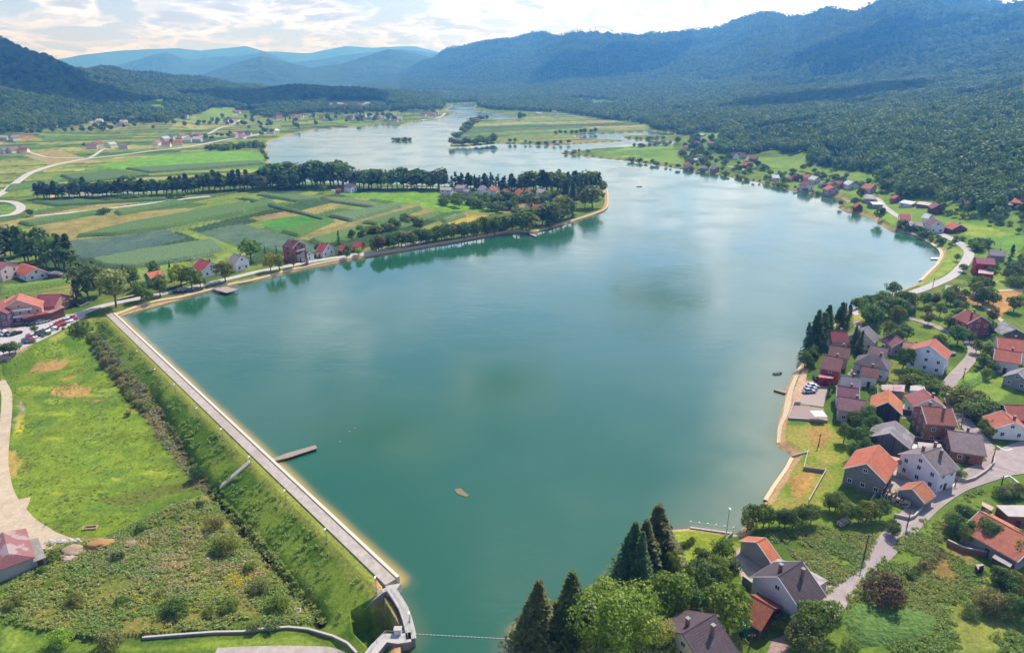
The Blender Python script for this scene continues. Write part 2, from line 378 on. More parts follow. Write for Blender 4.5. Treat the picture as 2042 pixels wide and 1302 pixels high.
def strips(pts, ang_px, widths, lens, pal, seed=0, jit=0.0, gap=.0):
    """patchwork of narrow plots inside a region; ang_px = two photo pixels giving the plots' direction on the ground"""
    poly = W2(pts); a = np.array(gpx(*ang_px[0])[:2]); b = np.array(gpx(*ang_px[1])[:2]); d = (b-a)/np.linalg.norm(b-a)
    m = np.where(inside(GX, GY, poly) & (GS > 1.5))[0]
    u = GX[m]*d[0]+GY[m]*d[1]; v = -GX[m]*d[1]+GY[m]*d[0]
    u = u+(vnoise(u/90, v/200, 5)-.5)*jit; v = v+(vnoise(u/160, v/160, 6)-.5)*jit+(nB[m]-.5)*2.2
    rs = random.Random(seed); e = [v.min()-1]
    while e[-1] < v.max(): e.append(e[-1]+rs.uniform(*widths))
    e = np.array(e); iv = np.searchsorted(e, v); off = h2(iv, iv*0, 71+seed)*1000
    L = lens[0]+(lens[1]-lens[0])*h2(iv, iv*0+3, 72+seed); iu = np.floor((u+off)/L)
    hsh = h2(iv, iu, 73+seed); pc = np.array([C3(c) for c in pal]); cc = pc[(hsh*len(pal)).astype(int).clip(0, len(pal)-1)]
    rw = np.sin(v*(1.1+1.3*h2(iv, iu, 85))*2)*(.07+.10*h2(iv, iu, 86))+np.sin(v*.7+u*.02)*.05
    cc = cc*(.85+.3*h2(iv, iu, 79)[:, None])*(1+.5*(nB[m][:, None]-.5)+.25*(nF[m][:, None]-.5)+rw[:, None])
    cc = cc*(1+.35*(nA[m][:, None]-.5))
    edge = np.abs(v-e[np.clip(iv, 0, len(e)-1)]) < gap
    cc[edge] *= .6
    col[m] = cc
FLD = ['7c9a45', '5c7c3c', '8ea552', '4d7037', '9aa45c', '6d9144', 'a8a765', '557a45', '7fa63f', '64864a']
strips([(0,232),(300,215),(420,200),(560,215),(640,222),(640,255),(545,275),(535,345),(300,372),(60,392),(-60,400),(-60,240)], ((60,340),(420,325)), (9, 26), (90, 320), FLD, 1, 22, .8)
strips([(600,195),(820,195),(890,210),(900,232),(640,262),(560,262),(560,215)], ((600,250),(800,238)), (12, 40), (60, 200), ['5c7c3c', '7c9a45', '87a04e', '4c6b38'], 7, 20)
strips([(900,292),(950,240),(1033,236),(1130,226),(1260,236),(1310,262),(1244,265),(1150,276),(1245,283),(1093,292)], ((960,262),(1250,250)), (9, 30), (120, 420), ['7d9a4c', '64844a', '93a05a', '557844', '8aa352', 'a09a62'], 3, 26, .9)
strips([(1180,310),(1258,294),(1343,288),(1345,315),(1330,328)], ((1190,305),(1340,297)), (14, 30), (120, 200), ['5f8a45', '86ab48', '6c9a45'], 4)
strips([(-60,405),(60,400),(200,402),(380,396),(540,372),(700,372),(880,378),(1120,400),(1140,440),(860,485),(740,500),(560,520),(420,545),(260,570),(-60,600)], ((130,485),(390,425)), (10, 24), (70, 190), ['5b7d40', '466539', '74904a', '567a42', '8c9a52', '42623a', '7c9a48', '9a9a5c'], 5, 8, .9)
strips([(-60,570),(140,560),(150,600),(-60,625)], ((0,600),(140,580)), (8, 14), (100, 200), ['7d8a44', '5b7c3a', '94874f'], 6)
FP = [([(60,452),(230,425),(380,415),(405,430),(300,452),(150,474),(90,484),(70,470)], '97965a'),
 ([(115,483),(165,477),(330,458),(374,474),(300,495),(165,516),(125,500)], '557468'),
 ([(378,468),(480,446),(560,468),(600,478),(650,497),(600,508),(520,492),(455,482),(400,480)], '5d7c68'),
 ([(510,445),(590,430),(665,432),(640,449),(570,463),(540,455)], '4f9440'),
 ([(495,435),(570,422),(600,428),(520,441)], '988e5c'), ([(590,470),(720,440),(760,445),(640,482)], '8a8c58'),
 ([(640,374),(700,384),(780,386),(870,380),(880,394),(1000,409),(985,426),(930,420),(880,424),(830,408),(760,398),(690,392)], '76ad3c'),
 ([(880,440),(905,428),(975,430),(945,450),(905,454)], 'b9ae52'), ([(700,404),(800,408),(760,422),(660,414)], '7a9a4c'),
 ([(100,352),(300,330),(530,306),(533,335),(250,340),(110,362)], '5f9145'), ([(190,330),(300,312),(470,300),(528,306),(530,328),(400,334),(240,338)], '74b041'),
 ([(355,462),(378,458),(505,505),(500,513),(420,485)], '86a848'), ([(420,505),(470,492),(510,505),(440,520)], '86a648'),
 ([(0,408),(32,408),(36,418),(20,428),(0,430)], '6d9a45'), ([(0,598),(150,575),(150,592),(0,618)], '8a8a4c'),
 ([(45,310),(120,300),(190,322),(110,330)], 'a5a068'), ([(20,268),(60,268),(80,276),(40,280)], 'a2815c'),
 ([(590,200),(640,196),(636,206),(600,207)], '9bb060'), ([(275,205),(330,196),(328,222),(280,220)], '8aa656')]
for p_, c_ in FP: paint(p_, c_, .9, 1.2, var=.3)
# far hills: forest floor
fz = sstep(5, 16, GZ+(nA-.5)*8)*(GR > 420); fc = C3('35502a')*(.8+.5*nA[:, None]); col = col*(1-fz[:, None])+fc*fz[:, None]
for p_ in [[(275,205),(330,196),(328,222),(280,220)], [(420,215),(470,215),(460,235),(380,240)], [(1480,312),(1620,300),(1600,335),(1490,330)], [(1640,330),(1760,352),(1700,372),(1620,340)],
           [(1180,205),(1230,203),(1225,212),(1180,212)], [(1650,300),(1700,310),(1680,322)], [(1395,262),(1440,264),(1436,282),(1400,280)], [(1320,300),(1400,300),(1380,330),(1300,325)],
           [(1530,340),(1600,330),(1800,370),(2042,400),(2042,520),(1900,520),(1800,470),(1760,440),(1700,410),(1560,370)]]:
    paint(p_, '83a648', 1, 3, 2, c2='6d9a3c')
# near left meadow under the dam
paint([(0,705),(150,655),(178,640),(215,640),(755,1175),(640,1302),(0,1302)], '6f9034', 1, 1, c2='557834', var=.4)
paint([(0,700),(150,662),(190,690),(240,760),(330,900),(380,980),(250,1080),(0,1090)], '7f9f36', .85, 4, 3, c2='648a32', var=.4)
for p_, c_ in [([(50,745),(75,720),(130,708),(140,720),(120,735),(80,742)], 'b59a62'), ([(95,775),(150,762),(192,772),(180,795),(120,790),(100,785)], 'b79b60'), ([(160,800),(205,795),(190,805)], 'b89760'),
               ([(112,760),(150,750),(150,757),(120,764)], 'b79b60'), ([(170,728),(205,720),(205,728),(175,733)], '6e9a34'), ([(0,905),(40,895),(52,915),(30,950),(0,955)], 'b9ac5c'), ([(0,745),(18,752),(12,765),(0,768)], 'a8a85c'),
               ([(25,805),(45,790),(48,830),(30,860),(20,850)], 'a9a58a'), ([(25,830),(50,820),(45,860),(22,875)], 'c0c040')]:
    paint(p_, c_, .9, 2.5, 1.2)
rc = random.Random(5)
for i in range(46):
    x = rc.uniform(10, 330); y = rc.uniform(700, 1050)
    a, b = rc.uniform(12, 50), rc.uniform(3, 9)
    paint([(x-a, y), (x-a*.3, y-b), (x+a, y-b*.6), (x+a*.6, y+b), (x-a*.4, y+b)], rc.choice(['9cb83a', '5f8430', 'a5bd48', '52782e', 'a9b450', '6d9236']), .55, 3, 1.5, var=.4)
paint([(190,998),(300,970),(420,945),(432,955),(330,990),(230,1012)], '6a7a36', .9, 1.5)
# waste ground with weeds, bottom left
paint([(0,1180),(60,1140),(100,1085),(190,1080),(300,1030),(430,985),(470,1020),(560,1120),(650,1240),(560,1250),(350,1262),(180,1275),(0,1240)], '5f7d30', 1, 4, 2, c2='8a8d48', var=.5)
paint([(150,1110),(260,1060),(420,1060),(500,1120),(560,1200),(420,1220),(250,1180),(150,1160)], '7f8c48', .75, 5, 4, c2='748a3c', var=.5)
paint([(30,1080),(110,1065),(160,1072),(225,1072),(222,1096),(180,1112),(120,1108),(95,1100)], 'a98a66', 1, 1.5, 1)
paint([(0,1225),(60,1262),(300,1285),(600,1262),(650,1285),(560,1302),(0,1302)], '86a540', 1, 1, 1, c2='6d8f36', var=.4)
for p_ in [[(375,1120),(410,1108),(400,1128)], [(150,1150),(185,1145),(180,1160),(150,1162)]]: paint(p_, 'a08a5c', .5, 2, 1)
# ditch and dam slope
DL = [(178,645),(215,700),(262,760),(300,800),(352,880),(388,935),(425,985),(470,1045),(530,1115),(590,1180),(640,1240)]
paint([(165,655),(185,650),(240,715),(290,770),(320,815),(300,830),(262,800),(222,750),(190,705),(168,680)], '847f52', .9, 1.5, .6, c2='6d7a40')
paint([(262,800),(320,815),(395,925),(420,985),(380,975),(330,890),(290,840)], '857d4a', .85, 2, 1, c2='6d8038')
mk = (GY < 400) & (GX < 60); dd = np.full(GX.shape, 99.); dd[mk] = seg_dist(GX[mk], GY[mk], DITCH, False)
k = (1-sstep(.7, 1.9, dd+(nB-.5)*1.2))[:, None]; col = col*(1-k)+C3('2c2a1c')*k
dl = np.full(GX.shape, -99.); dl[mk] = -sdist(GX[mk], GY[mk], LOW)
Wa, Wb = np.array(plane(214, 630, 1.8)), np.array(plane(762, 1166, 1.8))
dm = np.full(GX.shape, 99.); dm[mk] = seg_dist(GX[mk], GY[mk], np.array([Wa, Wb]), False)
on = (dl > 0) & (dm < 24)
k = (on*(1-sstep(9.5, 11.5, dl+(nB-.5)*2)))[:, None]; sl_c = C3('7fa03c')*(1-sstep(.4, .6, nB)[:, None])+C3('57802c')*sstep(.4, .6, nB)[:, None]
col = col*(1-k)+sl_c*k
k = (on*(1-sstep(2.0, 3.6, dl+(nB-.5)*2)))[:, None]*.8; col = col*(1-k)+C3('9aa84e')*k
# right bank villages, meadows and gardens
paint([(1560,850),(1660,842),(1700,900),(1680,1000),(1480,1070),(1540,975),(1575,915),(1550,890)], '7da23a', 1, 1, 1, c2='9aa04e', var=.35)
for p_, c_ in [([(1605,862),(1625,848),(1652,850),(1668,870),(1655,892),(1620,890)], 'a58e55'), ([(1565,960),(1600,940),(1640,945),(1625,985),(1590,1000),(1570,985)], 'b89a58'), ([(1540,975),(1575,912),(1608,905),(1580,950),(1552,985)], '8c7a45'),
               ([(1890,585),(2042,575),(2042,600),(1990,640),(1960,610),(1900,600)], 'c09a60'), ([(1810,560),(1860,500),(1880,490),(1925,505),(1900,540),(1830,575)], '8fae4c'), ([(1690,432),(1760,420),(1800,432),(1780,455),(1740,430)], '86b040'),
               ([(1850,600),(1990,545),(2042,540),(2042,575),(1900,590)], '8aa84c'), ([(1880,440),(2042,470),(2042,500),(1900,465)], '98b648'), ([(1960,470),(2042,468),(2042,500),(1990,495)], '6ea544'),
               ([(1780,690),(1880,740),(1880,800),(1740,770)], '869a44'), ([(1910,745),(1990,735),(2030,780),(1960,830),(1905,790)], '84a846'), ([(1700,625),(1750,615),(1740,650),(1700,640)], 'a4ac50'),
               ([(1840,1100),(1900,1075),(1960,1100),(1930,1160),(1880,1190),(1810,1160)], '98874e'), ([(1780,1195),(1840,1195),(1820,1222),(1775,1215)], 'c0a060'), ([(1690,1215),(1740,1195),(1880,1235),(1860,1275),(1700,1290),(1680,1240)], '4a6c38'),
               ([(1935,1250),(1965,1255),(1955,1290),(1935,1270)], '9a6f48'), ([(1820,1270),(1870,1250),(1875,1258),(1830,1290)], '96714a'), ([(1715,1070),(1745,1072),(1735,1095),(1712,1090)], 'b79c5a'),
               ([(1380,1105),(1470,1070),(1500,1130),(1440,1150)], '859f40'), ([(1335,1062),(1376,1054),(1461,1066),(1420,1100),(1372,1150),(1330,1130)], '93ae3c'), ([(1600,1130),(1720,1090),(1700,1170),(1640,1160)], '7f9c40'), ([(1960,1130),(2042,1200),(2042,1302),(1900,1302),(1870,1240)], '8a9a4a'),
               ([(1235,1150),(1310,1095),(1335,1110),(1300,1160),(1250,1180)], '7a5f45'), ([(1640,1025),(1700,1000),(1740,1060),(1660,1060)], '7c9844')]:
    paint(p_, c_, .88, 2.0, 1.2, c2=None, var=.3)
for i in range(60):
    x = rc.uniform(1480, 2040); y = rc.uniform(960, 1300)
    a, b = rc.uniform(10, 40), rc.uniform(4, 12)
    paint([(x-a, y), (x-a*.3, y-b), (x+a, y-b*.6), (x+a*.6, y+b), (x-a*.4, y+b)], rc.choice(['92ae48', '5f8236', '9cb04a', '557a34', 'a9b05c', '6f9040']), .4, 3, 1.5, var=.4)
def yard(pts, c): paint(pts, c, 1, 0, None, var=.12)
for p_ in [[(1603,762),(1610,758),(1650,768),(1640,812),(1597,806)], [(1583,806),(1642,818),(1652,838),(1573,836)], [(1690,745),(1725,715),(1735,722),(1718,760)], [(1745,960),(1790,930),(1830,960),(1850,985),(1800,1000),(1755,985)],
           [(1800,880),(1880,880),(1880,895),(1800,905)], [(1785,810),(1815,810),(1830,830),(1800,835)], [(1885,752),(1920,722),(1935,730),(1900,775)], [(1850,985),(1900,955),(1905,970),(1860,1005)], [(1625,1180),(1660,1160),(1680,1190),(1650,1215)],
           [(1462,1100),(1490,1085),(1540,1150),(1530,1175),(1478,1155)], [(1700,640),(1720,640),(1712,665)], [(1540,1275),(1580,1260),(1570,1302),(1530,1302)], [(0,650),(15,645),(130,628),(160,625),(150,640),(105,665),(55,690),(0,720)], [(0,700),(40,690),(60,695),(20,715),(0,722)]]:
    yard(p_, 'b3a399')
yard([(1570,835),(1583,806),(1597,806),(1612,735),(1600,735),(1575,800)], 'c9b596')
# bare banks of the lake
k = ((GS > -2.5) & (GS < 50)).astype(float)*(1-sstep(1.6, 2.8, GS+(nB-.5)*1.5)); far_k = np.where(GR > 700, .7, 1.0)
k = (k*far_k)[:, None]; col = col*(1-k)+C3('c2ab7c')*k
k = (GS < -1)[:, None]; col = np.where(k, C3('6a6a48'), col)
# rough ground where weeds grow
wild = np.zeros(GX.size)
for p_ in [[(0,1180),(60,1140),(100,1085),(190,1080),(300,1030),(430,985),(470,1020),(560,1120),(650,1240),(560,1250),(350,1262),(180,1275),(0,1240)]]:
    wild = np.maximum(wild, inside(GX, GY, W2(p_))*1.0)
GZ = GZ+wild*(nA-.3)*1.6+wild*(nB-.5)*.8+(GS > 3)*(GR < 420)*(nF-.5)*.08*(GY > 0)
# far mountain surface relief
far = sstep(20, 90, GZ)*(GR > 1200); GZ = GZ+far*(nA-.5)*14
idx = np.arange(NR*NP).reshape(NR, NP)
q = np.stack([idx[:-1, :-1], idx[:-1, 1:], idx[1:, 1:], idx[1:, :-1]], -1).reshape(-1, 4)
def grid_mesh(name, co, quads, colr, mat, cname='cover'):
    me = bpy.data.meshes.new(name); nv = len(co); nf = len(quads)
    me.vertices.add(nv); me.vertices.foreach_set('co', np.asarray(co, np.float32).ravel())
    me.loops.add(nf*4); me.loops.foreach_set('vertex_index', quads.astype(np.int32).ravel())
    me.polygons.add(nf); me.polygons.foreach_set('loop_start', np.arange(0, nf*4, 4, dtype=np.int32))
    me.polygons.foreach_set('use_smooth', np.ones(nf, bool))
    me.update(calc_edges=True)
    if colr is not None:
        at = me.attributes.new(cname, 'FLOAT_COLOR', 'POINT')
        at.data.foreach_set('color', np.concatenate([colr, np.ones((nv, 1))], 1).astype(np.float32).ravel())
    me.materials.append(mat)
    o = bpy.data.objects.new(name, me); sc.collection.objects.link(o); return o
gm, t = newmat('ground')
att = t.n('ShaderNodeAttribute', {'attribute_name': 'cover'}).outputs['Color']
pos = t.n('ShaderNodeNewGeometry').outputs['Position']
f1 = t.noise(pos, 1.3, 6, .65); f2 = t.noise(pos, .12, 5, .6)
cc = t.mix(t.rng(f1, .3, .7, 0, 1), t.mix(1.0, att, (.55, .57, .53), 'MULTIPLY'), t.mix(1.0, att, (1.18, 1.12, 1.1), 'MULTIPLY'))
cc = t.mix(t.rng(f2, .35, .65), t.mix(1.0, cc, (.88, .9, .9), 'MULTIPLY'), t.mix(1.0, cc, (1.1, 1.08, 1.0), 'MULTIPLY'))
cc = t.mix(1.0, cc, (1.03, .89, .95), 'MULTIPLY')
finish(t, cc, 1.0, .05, f1, .7, .3)
ground = grid_mesh('ground', np.stack([GX, GY, GZ], 1), q, col.clip(0, 1), gm); tag(ground, kind='structure')

# ---------------------------------------------------------------- water
near = (GS < 2.6)
near &= ~(inside(GX, GY, BOWL) & (GY < 200))
keep = near[q].all(1)
uq = np.unique(q[keep]); remap = np.full(NR*NP, -1); remap[uq] = np.arange(len(uq)); wq = remap[q[keep]]
wx, wy = GX[uq], GY[uq]; ws = -GS[uq]
dam_d = seg_dist(wx, wy, np.array([plane(232, 632), plane(792, 1157)]), False)
e_l = seg_dist(wx, wy, LAKE[[LAKE_PX.index(p_) for p_ in [(1257,1133),(1227,1155),(1210,1180),(1173,1210),(1100,1238),(1037,1259)]]], False)
wn = fbm(wx/12, wy/12, 3, 61)
sh1 = (1-sstep(.2, 3.6, np.minimum(dam_d, e_l)+(wn-.5)*1.2))*(1-sstep(3.5, 5, ws))
e_r = seg_dist(wx, wy, LAKE[LAKE_PX.index((1474,1066)):LAKE_PX.index((1601,710))+1], False)
sh2 = (1-sstep(0, 30, e_r+(wn-.5)*8))**1.5*.6
sh3 = (1-sstep(0, 5, ws))*.45
wcol = np.stack([sh1, sh2, np.maximum(sh3, 0)], 1).clip(0, 1)
wm, t = newmat('lake_water')
att = t.n('ShaderNodeSeparateColor', {}, _0=t.n('ShaderNodeAttribute', {'attribute_name': 'depth'}).outputs['Color'])
pos = t.n('ShaderNodeNewGeometry').outputs['Position']
big = t.noise(pos, .006, 4, .6)
wc = t.mix(t.rng(big, .35, .65), (.014, .098, .046), (.036, .122, .068))
wc = t.mix(att.outputs[1], wc, (.20, .23, .14)); wc = t.mix(att.outputs[2], wc, (.14, .16, .07)); wc = t.mix(att.outputs[0], wc, (.42, .30, .085))
s2 = t.n('ShaderNodeMapping', {}, Vector=pos, Scale=(1.0, 2.2, 1.0)).outputs[0]
wv = t.m('ADD', t.noise(s2, .55, 5, .62), t.m('MULTIPLY', t.noise(t.n('ShaderNodeMapping', {}, Vector=pos, Scale=(.5, 1.0, 1.0), Rotation=(0, 0, .5)).outputs[0], .16, 4, .6, .6), 2.2)); calm = t.rng(t.noise(pos, .013, 3), .4, .62, .25, 1.0)
bn = t.n('ShaderNodeBump', {}, Strength=t.m('MULTIPLY', calm, .24), Distance=.16, Height=wv)
b = t.n('ShaderNodeBsdfPrincipled', {}, Base_Color=wc, Roughness=t.rng(t.noise(pos, .02, 4, .6), .4, .62, .05, .2), IOR=1.55)
b.inputs['Specular IOR Level'].default_value = .5
t.put(b.inputs['Normal'], bn.outputs[0]); t.n('ShaderNodeOutputMaterial', {}, Surface=b)
water = grid_mesh('lake_water', np.stack([wx, wy, wx*0], 1), wq, wcol, wm, 'depth'); water.name = 'water'; tag(water, kind='structure')

# ---------------------------------------------------------------- far mountain ridges
mm, t = newmat('mountain_forest'); pos = t.n('ShaderNodeNewGeometry').outputs['Position']
cc = t.mix(t.rng(t.noise(pos, .004, 6, .65), .35, .65), (.035, .065, .028), (.06, .10, .04)); finish(t, cc, 1, .05, t.noise(pos, .01, 5), .8, 60)
def mountain(pts, dist, depth, seed):
    xs = np.linspace(pts[0][0], pts[-1][0], 220); ys = np.interp(xs, [p_[0] for p_ in pts], [p_[1] for p_ in pts])
    vs = []; K = 26
    for k_ in range(K):
        s_ = (k_/(K-1))*2-1
        for x, y in zip(xs, ys):
            zt = z_at(x, y, dist); ph = phi_of(x, y); r_ = dist+s_*depth
            X, Y = r_*math.sin(ph), r_*math.cos(ph)
            vs.append((X, Y, zt, s_))
    v = np.array(vs); n = fbm(v[:, 0]/900, v[:, 1]/900, 5, seed)-.5; rg = 1-np.abs(fbm(v[:, 0]/700, v[:, 1]/1400, 4, seed+9)-.5)*4
    s_ = np.abs(v[:, 3]); z = -10+(v[:, 2]+10)*(1-s_**1.3)*(1+(n*.5+rg*.25-.1)*np.minimum(1, s_*3))
    i2 = np.arange(K*220).reshape(K, 220); qq = np.stack([i2[:-1, :-1], i2[:-1, 1:], i2[1:, 1:], i2[1:, :-1]], -1).reshape(-1, 4)
    o = grid_mesh('mountain_ridge', np.stack([v[:, 0], v[:, 1], z], 1), qq, None, mm); tag(o, kind='structure')
mountain([(-100,150),(100,122),(165,110),(250,100),(345,96),(400,101),(450,96),(490,91),(530,103),(620,106),(690,92),(750,95),(830,92),(885,107),(960,120),(1100,135)], 12800, 1500, 3)
mountain([(60,160),(200,140),(300,112),(330,104),(380,120),(430,112),(480,112),(525,103),(580,124),(640,118),(700,108),(740,104),(800,98),(850,104),(900,112),(1000,130)], 8800, 1000, 13)
mountain([(300,170),(400,150),(460,128),(520,112),(560,122),(620,136),(680,128),(730,112),(775,98),(830,106),(900,125),(1000,160)], 6100, 900, 23)
# ---------------------------------------------------------------- foliage
fm, t = newmat('foliage')
oi = t.n('ShaderNodeObjectInfo'); geo = t.n('ShaderNodeNewGeometry')
rp = geo.outputs['Random Per Island']
c0 = t.mix(rp, t.mix(1.0, oi.outputs['Color'], (.62, .66, .7), 'MULTIPLY'), t.mix(1.0, oi.outputs['Color'], (1.45, 1.35, 1.15), 'MULTIPLY'))
c0 = t.mix(t.rng(t.noise(geo.outputs['Position'], .45, 3), .35, .65), t.mix(1.0, c0, (.8, .84, .85), 'MULTIPLY'), t.mix(1.0, c0, (1.2, 1.15, .95), 'MULTIPLY'))
def leaf_out(t, c0, tr=.35):
    b = t.n('ShaderNodeBsdfPrincipled', {}, Base_Color=c0, Roughness=.6); b.inputs['Specular IOR Level'].default_value = .25
    tl = t.n('ShaderNodeBsdfTranslucent', {}, Color=t.mix(1.0, c0, (1.3, 1.25, .6), 'MULTIPLY'))
    mx = t.n('ShaderNodeMixShader', {}, _0=tr, _1=b, _2=tl); t.n('ShaderNodeOutputMaterial', {}, Surface=mx)
leaf_out(t, c0)
wfm, t = newmat('forest_foliage')
oi = t.n('ShaderNodeObjectInfo'); geo = t.n('ShaderNodeNewGeometry')
rnd = oi.outputs['Random']
big = t.noise(geo.outputs['Position'], .012, 3)
cr = t.n('ShaderNodeValToRGB', {}, Fac=rnd); e = cr.color_ramp.elements
e[0].color = (.030, .062, .020, 1); e[1].color = (.085, .125, .032, 1)
for p_, c_ in ((.3, (.045, .085, .022, 1)), (.6, (.055, .095, .024, 1)), (.85, (.072, .105, .036, 1))): x_ = e.new(p_); x_.color = c_
c0 = t.mix(geo.outputs['Random Per Island'], t.mix(1.0, cr.outputs[0], (1.9, 1.85, 1.45), 'MULTIPLY'), t.mix(1.0, cr.outputs[0], (3.1, 2.9, 2.0), 'MULTIPLY'))
c0 = t.mix(t.rng(big, .35, .65), t.mix(1.0, c0, (.8, .88, .9), 'MULTIPLY'), c0)
leaf_out(t, c0, .25)
bark = mat_plain('6b5b4a', .95, .35, 3.0, .1, 'bark')

def leaf_quads(p, nrm, size, rs, elong=1.0):
    """small bent leaf clumps at points p facing nrm"""
    n = len(p); a = rs.normal(size=(n, 3)); nr = nrm/np.linalg.norm(nrm, axis=1, keepdims=True)
    u = np.cross(nr, a); u /= np.linalg.norm(u, axis=1, keepdims=True)+1e-9; v = np.cross(nr, u)
    s = size*rs.uniform(.6, 1.35, (n, 1)); 
    q = np.stack([p-u*s*elong-v*s*.35, p-u*s*.2*elong+v*s*rs.uniform(.5, 1, (n, 1))-nr*s*.2, p+u*s*elong+v*s*.25, p+u*s*.15*elong-v*s*rs.uniform(.6, 1, (n, 1))+nr*s*.25], 1)
    return q.reshape(-1, 3)
def mesh_q(name, q, mats, extra=None):
    n = len(q)//4; v = q; f = np.arange(n*4).reshape(-1, 4); mi = np.zeros(n, np.int32)
    me = bpy.data.meshes.new(name)
    if extra is not None:
        ev = np.array(extra.v); ef = [tuple(i+len(v) for i in ff) for ff in extra.f if len(ff) == 4]
        v = np.concatenate([v, ev]); f = np.concatenate([f, np.array(ef)]); mi = np.concatenate([mi, np.ones(len(ef), np.int32)])
    me.vertices.add(len(v)); me.vertices.foreach_set('co', v.astype(np.float32).ravel())
    me.loops.add(len(f)*4); me.loops.foreach_set('vertex_index', f.astype(np.int32).ravel())
    me.polygons.add(len(f)); me.polygons.foreach_set('loop_start', np.arange(0, len(f)*4, 4, dtype=np.int32))
    for m in mats: me.materials.append(m)
    me.polygons.foreach_set('material_index', mi); me.update(calc_edges=True); return me
def broad(n, size, seed, rx=.36, rz=.36, cz=.6, blobs=24, br=(.1, .19), low=.16):
    rs = np.random.RandomState(seed); c = []
    while len(c) < blobs:
        p = rs.uniform(-1, 1, 3)
        if .25 < np.linalg.norm(p) < .85: c.append([p[0]*rx, p[1]*rx, cz+p[2]*rz])
    c = np.array(c); r_ = rs.uniform(br[0], br[1], blobs)
    r_ *= np.interp(c[:, 2], [cz-rz, cz, cz+rz], [.85, 1.1, .85])
    k = rs.randint(0, blobs, n*3); d = rs.normal(size=(n*3, 3)); d /= np.linalg.norm(d, axis=1, keepdims=True)
    d[:, 2] += .18
    p = c[k]+d*r_[k][:, None]*rs.uniform(.75, 1.12, (n*3, 1))
    dist = np.linalg.norm(p[:, None]-c[None], axis=2)/r_[None]
    ok = (dist.min(1) > .68) & (p[:, 2] > low) & (rs.rand(n*3) < np.clip(.45+p[:, 2], 0, 1)); p = p[ok][:n]; d = d[ok][:n]
    return leaf_quads(p, d+rs.normal(size=d.shape)*.45, size, rs)
def conifer(nb, seed, R0=.2, z0=.07, droop=.07, size=.022, seg=7, pw=.85, lay=0):
    rs = np.random.RandomState(seed); P_ = []; N_ = []
    for i in range(nb):
        f_ = (i+rs.rand()*.8)/nb
        if lay: f_ = (math.floor(f_*lay)+rs.rand()**2*.55)/lay
        z = z0+(1-z0)*f_; z = min(z, .995); L = R0*((1-z)/(1-z0))**pw*rs.uniform(.62, 1.15)+.006
        a = rs.uniform(0, 6.283); ca, sa = math.cos(a), math.sin(a)
        for j in range(seg):
            tt = (j+.6)/seg; w_ = rs.normal()*.10*L*(1-.4*tt)
            P_.append([ca*L*tt-sa*w_*2, sa*L*tt+ca*w_*2, z-droop*tt*tt*(L/R0)**.5-abs(w_)*.3+rs.normal()*.003]); N_.append([ca*.35, sa*.35, 1.0])
    P_ = np.array(P_); N_ = np.array(N_)+rs.normal(size=P_.shape)*.35
    return leaf_quads(P_, N_, size, rs, 1.5)
def trunk_mb(kind, seed):
    rs = random.Random(seed); m = MB()
    if kind in ('broad', 'poplar', 'willow'):
        m.tube((0, 0, -.02), (.01, .0, .3), .026, .018, 7); m.tube((.01, 0, .29), (.03, .02, .6), .018, .008, 6)
        for i in range(6):
            a = i*1.05+rs.random()*.5; z = .2+.06*i
            m.tube((.005, 0, z), (math.cos(a)*.2, math.sin(a)*.2, z+.22), .011, .003, 5)
    elif kind == 'shrub':
        for i in range(4): a = i*1.6; m.tube((0, 0, -.03), (math.cos(a)*.15, math.sin(a)*.15, .4), .02, .006, 5)
    else:
        m.tube((0, 0, -.02), (0, 0, .5), .018, .011, 7); m.tube((0, 0, .49), (0, 0, .97), .011, .002, 6)
    return m
def lod(kind, q, n=3):
    out = []
    for s in range(n):
        sd_ = s*17+5+len(kind)
        if kind == 'broad': c = broad(int(3600*q), .021/math.sqrt(q), sd_)
        elif kind == 'round': c = broad(int(3400*q), .022/math.sqrt(q), sd_, .40, .33, .58, 34, (.1, .16), .10)
        elif kind == 'willow': c = broad(int(3400*q), .022/math.sqrt(q), sd_, .34, .34, .62, 18, (.1, .17), .22)
        elif kind == 'poplar': c = broad(int(3000*q), .018/math.sqrt(q), sd_, .2, .42, .55, 26, (.07, .12), .1)
        elif kind == 'shrub': c = broad(int(2600*q), .032/math.sqrt(q), sd_, .62, .34, .42, 24, (.16, .26), 0)
        elif kind == 'spruce': c = conifer(int(330*q), sd_, .23, .06, .10, .014/q**.4, 11 if q >= 1 else 8, 1.0, 26 if q >= 1 else 14)
        elif kind == 'pine': c = conifer(int(240*math.sqrt(q)), sd_, .20, .26, .03, .022/q**.25, 8, .55)
        out.append(c)
    return out
KIN = {}
def variants(kind, q):
    if (kind, q) not in KIN: 
        tk = kind if kind in ('shrub', 'spruce', 'pine') else 'broad'; L = []
        for i, c in enumerate(lod(kind, q)):
            tm = trunk_mb(tk, i)
            if q >= .3:
                me = mesh_q('crown', c, [fm]); tme = mesh_q('trunk', np.zeros((0, 3)), [bark, bark], tm); L.append((me, tme))
            else: L.append((mesh_q('tree', c, [fm, bark], tm), None))
        KIN[(kind, q)] = L
    return KIN[(kind, q)]
COLR_ = {'dk': (.030, .062, .020), 'md': (.055, .100, .022), 'lt': (.082, .124, .024), 'ye': (.105, .170, .030), 'bl': (.028, .058, .034), 'gr': (.085, .115, .055), 'pu': (.055, .046, .034), 'ol': (.066, .098, .028), 'sp': (.036, .056, .022)}
COLR = {k: tuple(min(.4, x*f_*(2.8 if k in ('dk', 'bl', 'sp') else 2.2)) for x, f_ in zip(v, (1.3, 1.05, .85))) for k, v in COLR_.items()}
